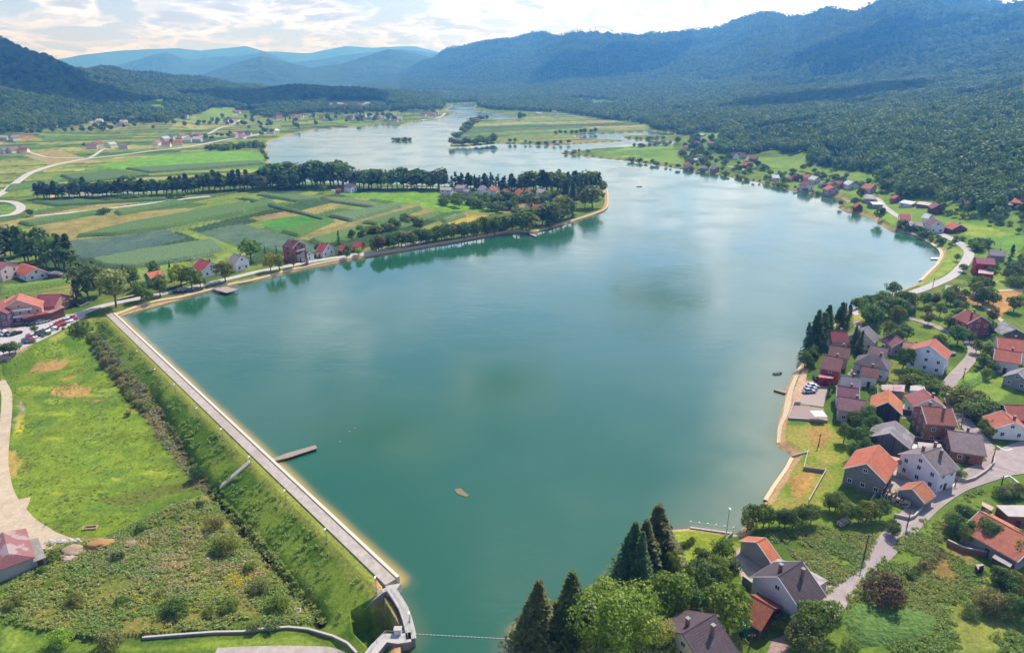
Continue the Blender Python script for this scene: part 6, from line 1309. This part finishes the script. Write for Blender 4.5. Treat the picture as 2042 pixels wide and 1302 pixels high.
# lamp posts, poles, buoy line
GALV = mat_plain('8d9092', .45, .1, 2, .5, 'galvanised', .5)
def lamp(x, y, hpx, label, group=None, arm=True, z0=None):
    p = gpx(x, y) if z0 is None else plane(x, y, z0)+(z0,); h = height_px(x, y, p, hpx); root = empty('street_lamp', p); tag(root, label, 'street lamp', group)
    m = MB(); m.tube((0, 0, -.3), (0, 0, h), .09, .055, 8); m.build('post', GALV, root)
    m = MB(); m.box((.0, -.25, h+.05), (.32, .75, .16)); m.build('lamp_head', WHITE, root); m = MB(); m.box((0, 0, .12), (.4, .4, .24)); m.build('base', CONC, root)
for i, (x, y, hp) in enumerate([(276,712,13),(312,750,15),(351,782,17),(396,832,20),(445,876,22),(501,934,25),(571,1003,27),(652,1082,29),(751,1180,31)]):
    lamp(x, y, hp, f'{["farthest","second","third","fourth","fifth","sixth","seventh","eighth","nearest"][i]} slim lamp post on the dam slope counted from the far end', 'lamp posts along the dam')
lamp(1448, 1066, 54, 'tall lamp post with white head beside the shore lawn'); lamp(817, 1240, 20, 'short white-headed lamp on the intake wall', z0=2.0); lamp(1228, 1163, 12, 'thin post at the little plank landing')
def pole(x, y, hpx, label, group='wooden poles in the village'):
    p = gpx(x, y); h = height_px(x, y, p, hpx); root = empty('utility_pole', p); tag(root, label, 'utility pole', group)
    m = MB(); m.tube((0, 0, -.5), (0, 0, h), .16, .10, 8); m.build('pole', mat_plain('5a4a40', .9), root); m = MB(); m.box((0, 0, h-.5), (1.3, .12, .12)); m.build('crossarm', mat_plain('5a4a40', .9), root)
    for s in (-.55, 0, .55): m = MB(); m.tube((s, 0, h-.44), (s, 0, h-.22), .05, .04, 6); m.build('insulator', WHITE, root)
    return p[0], p[1], p[2]+h
PTOP = {}
for x, y, hp, lb in [(1721,1119,58,'pole on the meadow side of the road opposite the orchard'), (1808,1052,34,'pole at the road beside the woodpile wall'), (1977,925,36,'dark pole at the road junction'), (1904,970,16,'short pole on the driveway of the white two-storey house'), (1921,752,20,'pole in the bend above the maize'), (1496,1288,26,'pole by the green container'), (1917,850,18,'pole beside the large brick house'), (1632,890,26,'lone pole in the shore garden'), (1997,965,18,'low pole at the give-way line'), (1860,572,18,'pole by the lake road')]:
    PTOP[(x, y)] = pole(x, y, hp, lb)
def wire(ka, kb, label):
    a, b = Vector(PTOP[ka]), Vector(PTOP[kb]); root = empty('overhead_wire', a); tag(root, label, 'overhead wire', 'wires between the poles'); m = MB(); pr_ = Vector((0, 0, -.3))
    for i in range(1, 11): k = i/10; q_ = (b-a)*k+Vector((0, 0, -.3-1.6*4*k*(1-k)*.5)); m.tube(pr_, q_, .022, .022, 4); pr_ = q_
    m.build('wire', mat_plain((.05, .05, .05), .6), root)
wire((1721,1119), (1808,1052), 'wire from the meadow pole to the woodpile pole'); wire((1808,1052), (1904,970), 'wire from the woodpile pole to the short driveway pole'); wire((1904,970), (1977,925), 'wire from the driveway pole to the dark junction pole'); wire((1977,925), (1917,850), 'wire from the junction pole to the brick house pole')
bl = empty('buoy_line', plane(826, 1264)+(0,)); tag(bl, 'thin line of small floats across the outlet below the intake', 'buoy line'); a, b = np.array(plane(826, 1264)), np.array(plane(1018, 1274)); m = MB(); m.tube((0, 0, .05), (b[0]-a[0], b[1]-a[1], .05), .03, .03, 5); m.build('rope', WHITE, bl); m = MB()
for i in range(26): q_ = (b-a)*(i+.5)/26; m.tube((q_[0]-.12, q_[1], .06), (q_[0]+.12, q_[1], .06), .07, .07, 6)
m.build('floats', WHITE, bl)
# fences, garden walls
for pts, h, th, c_, nm, lb in [
 ([(1660,880),(1634,880)][:0], 1, 1, '', '', ''), ([(1611,902),(1602,937)], .9, .12, 'c8bfae', 'fence', 'pale rail fence down to the corner of the dry garden'), ([(1602,937),(1645,943)], .9, .12, '8d8a80', 'fence', 'grey wire fence along the dry garden'),
 ([(1646,942),(1612,1003)], .9, .14, 'c5bda8', 'fence', 'pale rail fence between dry garden and meadow'), ([(1579,912),(1612,904)], .6, .25, 'cdb99a', 'garden_wall', 'low tan wall at the corner of the shore garden'),
 ([(1890,950),(1925,962),(1942,957),(1965,942),(1982,925),(1980,912)], .8, .3, 'a89c90', 'garden_wall', 'low concrete wall round the front garden at the junction'), ([(1782,1030),(1812,1037),(1822,1033),(1852,1003)], .8, .3, 'b0a498', 'garden_wall', 'low wall on the road side of the woodpile lawn'),
 ([(1735,1003),(1753,975)], .9, .15, 'b5ab98', 'fence', 'light fence from the stone barn to the orchard'), ([(1376,1055),(1461,1067)], .5, .4, 'b9ad98', 'garden_wall', 'low concrete wall on the water edge of the mown lawn'), ([(1461,1068),(1436,1090),(1407,1125)], 1.0, .12, '9aa28a', 'fence', 'wire fence on the right of the mown lawn'),
 ([(1783,822),(1826,832)], 1.8, .3, '6d6460', 'garden_wall', 'dark board wall beside the orange roofed dark barn'), ([(1749,772),(1748,835)], 1.3, .15, 'a89468', 'fence', 'yellowish board fence behind the lawns'), ([(1571,837),(1650,842)], .7, .3, 'a89c90', 'garden_wall', 'low wall below the striped paved yard'),
 ([(1596,806),(1583,806),(1572,835)], .8, .12, 'c8c0b4', 'fence', 'pale fence beside the striped paved yard'), ([(1240,612),(1240,613)][:0], 1, 1, '', '', ''), ([(1797,872),(1842,882),(1890,888)], 1.2, .25, '7d5a50', 'garden_wall', 'reddish brick wall between the yards of barn and brick house'),
 ([(1888,1085),(1920,1100),(1960,1108),(1985,1112)], 1.2, .3, '8d6a58', 'garden_wall', 'crumbling brown wall below the dense trees'), ([(1618,1272),(1560,1300)][:0], 1, 1, '', '', ''), ([(1480,1160),(1500,1175),(1528,1182),(1545,1192)], 1.6, .3, '8f8780', 'garden_wall', 'grey retaining wall under the broken concrete yard'),
 ([(148,584),(150,604),(160,612),(178,604)], .6, .4, 'c9c0b4', 'garden_wall', 'pale kerb wall round the planted corner of the guesthouse drive'), ([(235,600),(290,587)], .8, .7, '3c5a2c', 'hedge', 'clipped hedge along the bank road behind the old willow'), ([(335,578),(372,567)], .8, .7, '3c5a2c', 'hedge', 'clipped hedge in front of the turquoise house')]:
    if len(pts) > 1: wall_line(nm, pts, h, th, mat_plain(c_, .9, .35 if nm == 'hedge' else .15, 2.0, .1), lb, nm.replace('_', ' '))
fp = P3([(1376,1052),(1461,1064)], 1.2); fr = empty('railing', fp[0]); tag(fr, 'thin mesh railing with white globes on the shore lawn wall', 'railing'); railing(fp, 1.6, fr, 2.0, 'rail')
m = MB()
for i in range(6):
    k = i/5; x, y, z = (fp[0][j]+(fp[1][j]-fp[0][j])*k-fp[0][j] for j in range(3)); m.box((x, y, z+1.75), (.28, .28, .28))
m.build('globe', WHITE, fr)
# woodpile
LOG = mat_plain('c9b8a4', .95, .45, 6.0, .1, 'cut_logs'); LOGD = mat_plain('4a3428', .95, .4, 3, .1, 'bark_logs')
for i, (pa, pb, lb) in enumerate([((1753,984),(1818,1003),'rear row of the long firewood stack by the white house yard'), ((1757,992),(1815,1014),'front row of the long firewood stack by the white house yard'), ((1757,834),(1762,822),'short white stack of split logs beside the dark barn wall'), ((1672,1050),(1690,1040),'low curved stack of old firewood in the orchard')]):
    a, b = gpx(*pa), gpx(*pb); L = math.dist(a[:2], b[:2]); ang = math.atan2(b[1]-a[1], b[0]-a[0]); root = empty('woodpile', a, ang); tag(root, lb, 'woodpile'); rs = random.Random(i); m = MB(); hh = 1.9 if i < 2 else 1.3
    for k in range(int(L/.28)):
        for j in range(int(hh/.25)):
            m.tube((k*.28+rs.uniform(-.05, .05), -.5+rs.uniform(-.06, .06), .13+j*.25), (k*.28, .5+rs.uniform(-.06, .06), .13+j*.25), rs.uniform(.1, .14), rs.uniform(.1, .14), 5, rs.random() < .35)
    m.build('logs', [LOG, LOGD], root)
    for k in (-.1, L+.1): m = MB(); m.box((k, 0, hh*.5), (.1, .1, hh+.3)); m.build('stake', DARKW, root)
# cars
def car(x, y, rot, c, label, group=None, van=False):
    p = gpx(x, y); root = empty('parked_car', (p[0], p[1], p[2]+.12), rot); tag(root, label, 'car', group)
    h = 1.0 if not van else 1.3; m = MB()
    prof = [(-2.15, .35), (-2.15, .85), (-1.95, .98), (-1.3, 1.0), (.75, .98), (1.7, .88), (2.12, .72), (2.15, .35)]
    for s in (-1,):
        v = [(a, -.85, b) for a, b in prof]+[(a, .85, b) for a, b in prof]; n_ = len(prof)
        m.add(v, [(i, (i+1) % n_, n_+(i+1) % n_, n_+i) for i in range(n_)][::1]+[tuple(range(n_))[::-1], tuple(range(n_, 2*n_))])
    m.build('body', mat_plain(c, .25, .05, 1, .6, 'car_paint'), root)
    m = MB(); top = 1.48 if not van else 1.9; pr = [(-1.75, .97), (-1.3, top), (.1, top), (.85, .97)]; v = [(a, -.76+(.12 if b > 1 else 0), b) for a, b in pr]+[(a, .76-(.12 if b > 1 else 0), b) for a, b in pr]
    m.add(v, [(0,1,5,4), (1,2,6,5), (2,3,7,6), (0,3,2,1), (4,5,6,7), (3,0,4,7)]); m.build('window', GLASS, root)
    m = MB(); m.box((-.6, 0, top+.025), (1.35, 1.2, .05)); m.build('car_roof', mat_plain(c, .25, .05, 1, .6, 'car_paint'), root)
    for a in (-1.35, 1.35):
        for s in (-1, 1): m = MB(); m.tube((a, s*.70, .32), (a, s*.88, .32), .32, .32, 10); m.build('wheel', mat_plain((.02, .02, .02), .8), root)
RD, WH, SI, BK, BU = (.45, .02, .03), (.78, .78, .78), (.42, .44, .46), (.03, .03, .035), (.03, .09, .3)
cn = {RD: 'red', WH: 'white', SI: 'silver', BK: 'black', BU: 'blue'}; aR = -.35
rowR = [(52,683,BU),(60,677,RD),(67,674,WH),(78,669,BK),(86,666,BK),(93,662,WH),(99,659,WH),(106,655,WH),(112,652,RD),(118,649,RD),(125,646,RD),(132,643,SI),(139,641,WH),(147,637,RD)]
for i, (x, y, c) in enumerate(rowR): car(x, y, aR-.25, c, f'{cn[c]} car, {ordw(i)} from the left in the long row beside the meadow hedge', 'cars in the row by the meadow hedge')
rowL = [(3,665,WH),(9,667,SI),(15,668,WH),(21,668,BK),(27,668,SI),(33,667,BK)]
for i, (x, y, c) in enumerate(rowL): car(x, y, 1.0, c, f'{cn[c]} car, {ordw(i)} from the left in the short row by the bottom left trees', 'cars in the short left row')
rowH = [(25,645,RD),(38,650,BK),(47,649,BK),(60,648,BK),(69,648,BK),(77,646,BU),(83,645,SI),(90,643,SI)]
for i, (x, y, c) in enumerate(rowH): car(x, y, .8, c, f'{cn[c]} car, {ordw(i)} from the left in front of the red roofed pavilion', 'cars before the pavilion')
for x, y, r_, c, lb in [(1620,773,.1,WH,'white car, topmost of three on the cobbled lakeside yard'), (1616,778,.1,SI,'silver car in the middle of three on the cobbled yard'), (1613,783,.1,SI,'silver car, lowest of three on the cobbled lakeside yard'), (1709,744,.2,WH,'white car in the lane between the lakeside rows'), (1893,708,.1,SI,'silver car beside the tall white house'), (354,584,.4,BK,'dark car on the bank road by the lawn'), (378,581,.4,BU,'blue car in the shade right of the dark car'), (830,376,.1,WH,'white car on the road behind the fields'), (1628,757,1.4,BK,'dark car at the gate of the red-walled house'), (2,640,.3,SI,'silver car in the shade beside the guesthouse')]: car(x, y, r_, c, lb)
# parasol, container, boulders, spoil heap, concrete box
p = gpx(1630, 838); pr = empty('parasol', p); tag(pr, 'square white parasol on the striped paved yard', 'parasol'); m = MB(); m.tube((0, 0, 0), (0, 0, 2.6), .05, .05, 6); m.build('pole', DARKW, pr); m = MB(); s_ = 1.9
m.add([(-s_, -s_, 2.3), (s_, -s_, 2.3), (s_, s_, 2.3), (-s_, s_, 2.3), (0, 0, 2.9)], [(0,1,4), (1,2,4), (2,3,4), (3,0,4), (3,2,1,0)]); m.build('canopy', WHITE, pr)
p = gpx(1486, 1262); ct = empty('box_container', p, .3); tag(ct, 'tall green box container beside the timber shelter', 'container'); m = MB(); m.box((0, 0, 1.2), (2.0, 1.8, 2.4)); m.build('body', mat_plain('1f5a3c', .6), ct); m = MB(); m.box((0, 0, 2.46), (2.15, 1.95, .1)); m.build('rim', mat_plain('3fae7c', .5), ct)
p = gpx(594, 1222); cbx = empty('manhole_box', p, .2); tag(cbx, 'small open concrete box near the lower ditch', 'concrete box'); m = MB()
for sx, sy, dx, dy in ((0,.55,1.3,.2),(0,-.55,1.3,.2),(.55,0,.2,.9),(-.55,0,.2,.9)): m.box((sx, sy, .25), (dx, dy, 1.0))
m.build('wall', TOPM, cbx)
p = gpx(180, 1053); cbx = empty('manhole_box', p, .15); tag(cbx, 'low rusty rectangular frame lying in the meadow', 'frame'); m = MB()
for sx, sy, dx, dy in ((0,.6,3.2,.2),(0,-.6,3.2,.2),(1.5,0,.2,1.0),(-1.5,0,.2,1.0)): m.box((sx, sy, .15), (dx, dy, .5))
m.build('frame', mat_plain('b89a80', .9), cbx)
def rock(x, y, s, c, label, name='boulder', cat='boulder', group=None, flat=.6, sub=2):
    import bmesh
    bm = bmesh.new(); bmesh.ops.create_icosphere(bm, subdivisions=sub, radius=1); rs = random.Random(int(x*7+y)); ox = rs.uniform(0, 99)
    for v in bm.verts:
        n_ = float(fbm(np.array([v.co.x*1.3+ox]), np.array([v.co.y*1.3+v.co.z*1.7]), 3, 9)[0]); k = .65+.75*n_; v.co = Vector((v.co.x*s*k, v.co.y*s*k*.8, v.co.z*s*k*flat))
    me = bpy.data.meshes.new(name); bm.to_mesh(me); bm.free(); me.materials.append(mat_plain(c, .95, .3, 1.5, .1)); o = bpy.data.objects.new(name, me); sc.collection.objects.link(o); p = gpx(x, y); o.location = (p[0], p[1], p[2]+s*.1)
    if s > 2: me.polygons.foreach_set('use_smooth', [True]*len(me.polygons))
    return tag(o, label, cat, group)
for i in range(16): rock(92+i*4.4, 1084-(i % 3)*2-i*.25, .55+.3*((i*37) % 5)/5, 'b5aea6', lab(i, 'pale boulder', 'of the line closing off the dirt track'), group='boulders at the end of the track')
for x, y, s, c, lb in [(196,1090,2.7,'a07c50','large orange-brown spoil heap behind the boulders'), (210,1084,2.0,'a8855a','ochre end of the spoil heap'), (143,1102,2.6,'a08a72','grey-brown spoil heap below the boulders'), (142,1116,1.8,'b09c88','small stony heap below the grey-brown one'), (258,1086,1.6,'94806c','small earth mound right of the spoil heap')]: rock(x, y, s, c, lb, 'spoil_heap', 'spoil heap', flat=.4, sub=4)
# tall crops standing as blocks
cmm, t = newmat('maize'); pos = t.n('ShaderNodeNewGeometry').outputs['Position']; oi = t.n('ShaderNodeObjectInfo')
cc = t.mix(t.rng(t.noise(pos, 1.1, 5, .7), .35, .65), t.mix(1.0, oi.outputs['Color'], (.6, .62, .6), 'MULTIPLY'), t.mix(1.0, oi.outputs['Color'], (1.4, 1.3, 1.2), 'MULTIPLY'))
finish(t, cc, 1, .05, t.noise(pos, 1.5, 4), 1.0, .5)
def crop(pts, h, colr, label, cat='maize field', cell=1.6, seed=0):
    poly = W2(pts); c = poly.mean(0); e = np.roll(poly, -1, 0)-poly; i = np.argmax((e**2).sum(1)); d = e[i]/np.linalg.norm(e[i]); nn = np.array([-d[1], d[0]])
    L = (poly-c) @ d; W_ = (poly-c) @ nn; u = np.arange(L.min(), L.max()+cell, cell); v = np.arange(W_.min(), W_.max()+cell, cell); U, V = np.meshgrid(u, v, indexing='ij')
    X = c[0]+U*d[0]+V*nn[0]; Y = c[1]+U*d[1]+V*nn[1]; sdv = -sdist(X.ravel(), Y.ravel(), poly).reshape(X.shape); base = H(X, Y)
    hh = h*sstep(-.4, .7, sdv)*(.88+.3*fbm(X*1.3, Y*1.3, 3, seed)); hh = np.where(sdv > -1.6, hh, 0); Z = base-.3+np.where(hh > 0, hh+.3, 0)
    idx_ = np.arange(X.size).reshape(X.shape); qq = np.stack([idx_[:-1, :-1], idx_[1:, :-1], idx_[1:, 1:], idx_[:-1, 1:]], -1).reshape(-1, 4)
    hv = hh.ravel() > .02; kp = hv[qq].any(1); qq = qq[kp]; uq_ = np.unique(qq); rm = np.full(X.size, -1); rm[uq_] = np.arange(len(uq_))
    o = grid_mesh(cat.replace(' ', '_'), np.stack([X, Y, Z], -1).reshape(-1, 3)[uq_], rm[qq], None, cmm); o.color = tuple(lin(colr))+(1,); return tag(o, label, cat, 'standing crops', 'stuff')
MZ = '5d7a4a'
for i, (pts, h, c_, lb) in enumerate([
 ([(152,474),(262,447),(500,404),(488,425),(400,442),(330,457),(230,470)], 2.1, MZ, 'maize strip between the tan field and the blue-green cabbages'), ([(178,522),(300,500),(428,481),(447,499),(380,520),(262,537),(205,534)], 2.2, '66805a', 'wide maize field below the blue-green cabbages'),
 ([(35,447),(215,419),(218,424),(62,452)], 2, MZ, 'long narrow maize strip above the tan field'), ([(0,578),(138,560),(142,566),(0,590)], 2.2, '6f8a44', 'maize strip behind the left farm road'), ([(228,425),(350,402),(372,405),(240,431)], 2, MZ, 'maize strip at the top of the tan field'),
 ([(655,433),(798,409),(803,413),(700,443)], 2.2, '66805a', 'diagonal maize strip nearest the bright meadow'), ([(722,446),(838,414),(843,418),(752,450)], 2, '5f7a4c', 'second diagonal maize strip'), ([(770,452),(870,424),(876,428),(800,456)], 1.9, '66804e', 'third diagonal maize strip'),
 ([(878,440),(925,428),(930,432),(888,446)], 1.9, '6a8058', 'short maize strip beside the yellow field'), ([(470,396),(640,438),(655,440),(520,402)], 2, '5a7550', 'maize strip running down to the lane'), ([(512,390),(600,392),(640,400),(590,404)], 2, '5f7a52', 'maize block near the pine row end'), ([(640,396),(700,398),(762,410),(745,416),(660,404)], 1.9, '6b8058', 'maize block left of the bright meadow'),
 ([(560,464),(650,440),(668,442),(596,474)], 1.9, '5a7c40', 'maize strip right of the bright green plot'), ([(395,428),(540,402),(552,408),(420,436)], 2, '5d7a48', 'dark maize strip above the reddish plot'), ([(620,480),(720,452),(752,456),(700,474),(640,492)], 1.9, '62804a', 'maize behind the red chalet'), ([(1905,770),(1950,745),(1992,742),(1975,756),(1930,775)], 2.1, '7a9a4a', 'bent maize plot beside the village road'),
 ([(250,338),(520,322),(530,328),(300,346)], 2, '5f7a50', 'long maize strip across the left plain'), ([(120,352),(240,342),(300,350),(160,366)], 2, '5a7548', 'maize block beside the left road'), ([(20,372),(110,362),(120,368),(10,384)], 2, '5f7a48', 'maize block in the bend of the left road'), ([(330,268),(380,264),(560,262),(400,273),(300,279)][:0], 1, MZ, ''),
 ([(1695,1215),(1740,1197),(1870,1232),(1850,1270),(1710,1285),(1685,1245)], 1.1, '5f7d40', 'dense dark green vegetable plot in the lower right meadow'), ([(60,405),(200,402),(330,396),(335,400),(110,412)], 1.8, '55704a', 'dark strip below the canal row'), ([(300,512),(380,494),(384,497),(306,516)][:0], 1, MZ, '')]):
    if pts: crop(pts, h, c_, lb, seed=i, cat='maize field' if 'vegetable' not in lb else 'vegetable plot')
# tufts of weeds: rough dam slope and waste ground
def tuft_mesh(seed, n=26, tall=1.0):
    rs = np.random.RandomState(seed); p = np.stack([rs.normal(size=n)*.45, rs.normal(size=n)*.45, rs.uniform(.15, .95, n)*tall], 1); return leaf_quads(p, np.stack([rs.normal(size=n)*.6, rs.normal(size=n)*.6, np.ones(n)], 1), .26, rs)
def weeds(name, pts, n, smin, smax, c1, c2, label, seed, clump=.5, base=None, skip=None):
    m_, t = newmat('weeds'); geo = t.n('ShaderNodeNewGeometry'); pos = geo.outputs['Position']
    cc = t.mix(geo.outputs['Random Per Island'], c1+(1,), c2+(1,)); cc = t.mix(t.rng(t.noise(pos, .09, 4, .6), .4, .6), cc, t.mix(1.0, cc, (1.5, 1.1, 1.3), 'MULTIPLY')); leaf_out(t, cc, .3)
    poly = W2(pts); rs = np.random.RandomState(seed); x0, y0 = poly.min(0); x1, y1 = poly.max(0); X = rs.uniform(x0, x1, n*6); Y = rs.uniform(y0, y1, n*6)
    ok = inside(X, Y, poly) & (rs.rand(n*6) < sstep(clump-.16, clump+.2, fbm(X/5, Y/5, 3, seed))); X = X[ok][:n]; Y = Y[ok][:n]; Z = H(X, Y); wl = inside(X, Y, W2(WASTE)); Z = Z+wl*((fbm(X/38, Y/38, 5, 3)-.3)*1.6+(fbm(X/7, Y/7, 4, 7)-.5)*.8)
    S = rs.uniform(smin, smax, len(X)); qs = [tuft_mesh(seed+i) for i in range(4)]; out = []
    for i in range(len(X)):
        a = rs.uniform(0, 6.28); q_ = qs[i % 4]*S[i]; ca, sa = math.cos(a), math.sin(a); out.append(np.stack([q_[:, 0]*ca-q_[:, 1]*sa+X[i], q_[:, 0]*sa+q_[:, 1]*ca+Y[i], q_[:, 2]*.8+Z[i]], 1))
    me = mesh_q(name, np.concatenate(out), [m_]); o = bpy.data.objects.new(name, me); sc.collection.objects.link(o); return tag(o, label, 'ground cover', kind='stuff')
WASTE = [(0,1180),(60,1140),(100,1085),(190,1080),(300,1030),(430,985),(470,1020),(560,1120),(650,1240),(560,1250),(350,1262),(180,1275),(0,1240)]
weeds('tall_grass', [(190,642),(208,638),(745,1180),(690,1245),(655,1240),(440,980),(330,815),(290,760),(215,680)], 3200, .35, .75, (.10, .21, .03), (.26, .40, .08), 'rough tufts of tall grass on the dam slope', 3, .50)
weeds('weeds', WASTE, 4300, .3, .8, (.13, .23, .045), (.32, .42, .10), 'mixed green and straw coloured weeds on the waste ground', 4, .36)
weeds('reeds', [(168,660),(186,652),(240,715),(290,770),(322,812),(420,975),(400,985),(330,890),(295,835),(262,803),(222,752),(190,708)], 2600, .5, 1.0, (.15, .18, .08), (.30, .34, .15), 'straw-grey reeds and thicket along the upper ditch', 14, .30)
weeds('dry_weeds', [(150,1110),(260,1060),(420,1050),(500,1120),(560,1200),(420,1220),(250,1180),(150,1160)], 700, .4, .8, (.28, .29, .12), (.42, .42, .2), 'dry straw weeds in the middle of the waste ground', 5, .48)
weeds('yellow_flowers', [(270,1200),(420,1180),(490,1120),(520,1160),(440,1240),(300,1240)], 130, .4, .8, (.36, .42, .01), (.45, .48, .02), 'patches of yellow flowers in the waste ground', 6, .56)
weeds('meadow_weeds', [(10,720),(150,665),(190,700),(330,900),(420,985),(200,1060),(90,1060),(40,1000),(30,860)], 1500, .25, .5, (.17, .27, .05), (.30, .40, .09), 'low tufts in the mown meadow under the dam', 8, .56)
weeds('garden_weeds', [(1480,1075),(1640,1050),(1750,1070),(1720,1130),(1640,1190),(1600,1120),(1540,1090)], 1500, .35, .75, (.14, .23, .05), (.27, .37, .08), 'rough grass in the sloping meadow by the white farmhouse', 9, .45)
weeds('garden_weeds', [(1690,1190),(1800,1070),(1880,1000),(1960,975),(1950,1030),(1870,1090),(2042,1180),(2042,1300),(1700,1300)], 3000, .35, .7, (.12, .22, .035), (.26, .38, .07), 'rough grass and vegetable beds right of the village road', 10, .48)
weeds('garden_weeds', [(1745,765),(1880,745),(1885,800),(1800,800)], 500, .4, .8, (.14, .21, .05), (.3, .34, .1), 'overgrown garden below the tall white house', 12, .45)

# ---------------------------------------------------------------- clouds high above the frame: they shade the hills and mirror in the lake
clm, t = newmat('cloud'); d_ = t.n('ShaderNodeBsdfDiffuse', {}, Color=(.9, .9, .9)); tl = t.n('ShaderNodeBsdfTranslucent', {}, Color=(.99, .99, .99))
t.n('ShaderNodeOutputMaterial', {}, Surface=t.n('ShaderNodeMixShader', {}, _0=.88, _1=d_, _2=tl))
def cloud(gx, gy, gz, rx, ry, seed, alt=1300.):
    import bmesh
    k = (alt-gz)/sd.z; cx, cy = gx+sd.x*k, gy+sd.y*k; bm = bmesh.new(); rs = random.Random(seed)
    for i in range(9):
        a = rs.uniform(0, 6.28); q_ = rs.uniform(0, .75); r_ = rs.uniform(.28, .5)*min(rx, ry)
        ret = bmesh.ops.create_icosphere(bm, subdivisions=4, radius=1); o_ = (math.cos(a)*q_*rx, math.sin(a)*q_*ry, rs.uniform(0, r_*.3))
        vs_ = np.array([v.co[:] for v in ret['verts']]); n_ = fbm(vs_[:, 0]*2.2+i*7, vs_[:, 1]*2.2+vs_[:, 2]*1.7+seed, 4, 3)
        for v, c, nn in zip(ret['verts'], vs_, n_): r2 = r_*(.6+.9*nn); v.co = (c[0]*r2*1.3+o_[0], c[1]*r2+o_[1], max(c[2], -.25)*r2*.6+o_[2])
    me = bpy.data.meshes.new('cloud'); bm.to_mesh(me); bm.free(); me.materials.append(clm); me.polygons.foreach_set('use_smooth', [True]*len(me.polygons))
    o = bpy.data.objects.new('cloud', me); sc.collection.objects.link(o); o.location = (cx, cy, alt); tag(o, kind='structure')
for (x, y), rx, ry, s_ in [((120,150),330,260,2), ((640,186),420,260,3), ((1620,200),260,180,5), ((1250,120),420,420,7), ((1750,95),380,300,8)]:
    g_ = gpx(x, y); cloud(g_[0], g_[1], g_[2], rx, ry, s_)
# ---------------------------------------------------------------- haze
hm, t = newmat('haze')
pvn = t.n('ShaderNodeVolumePrincipled', {}, Color=(.10, .38, 1.0), Density=2.1e-4)
pvn.inputs['Absorption Color'].default_value = (1, 1, 1, 1); pvn.inputs['Anisotropy'].default_value = .35
t.n('ShaderNodeOutputMaterial', {}, Volume=pvn)
hb = MB(); hb.box((0, 7000, 275), (22000, 15000, 600)); ho = hb.build('haze', hm); tag(ho, kind='stuff', label='thin blue summer haze over the lake and hills')
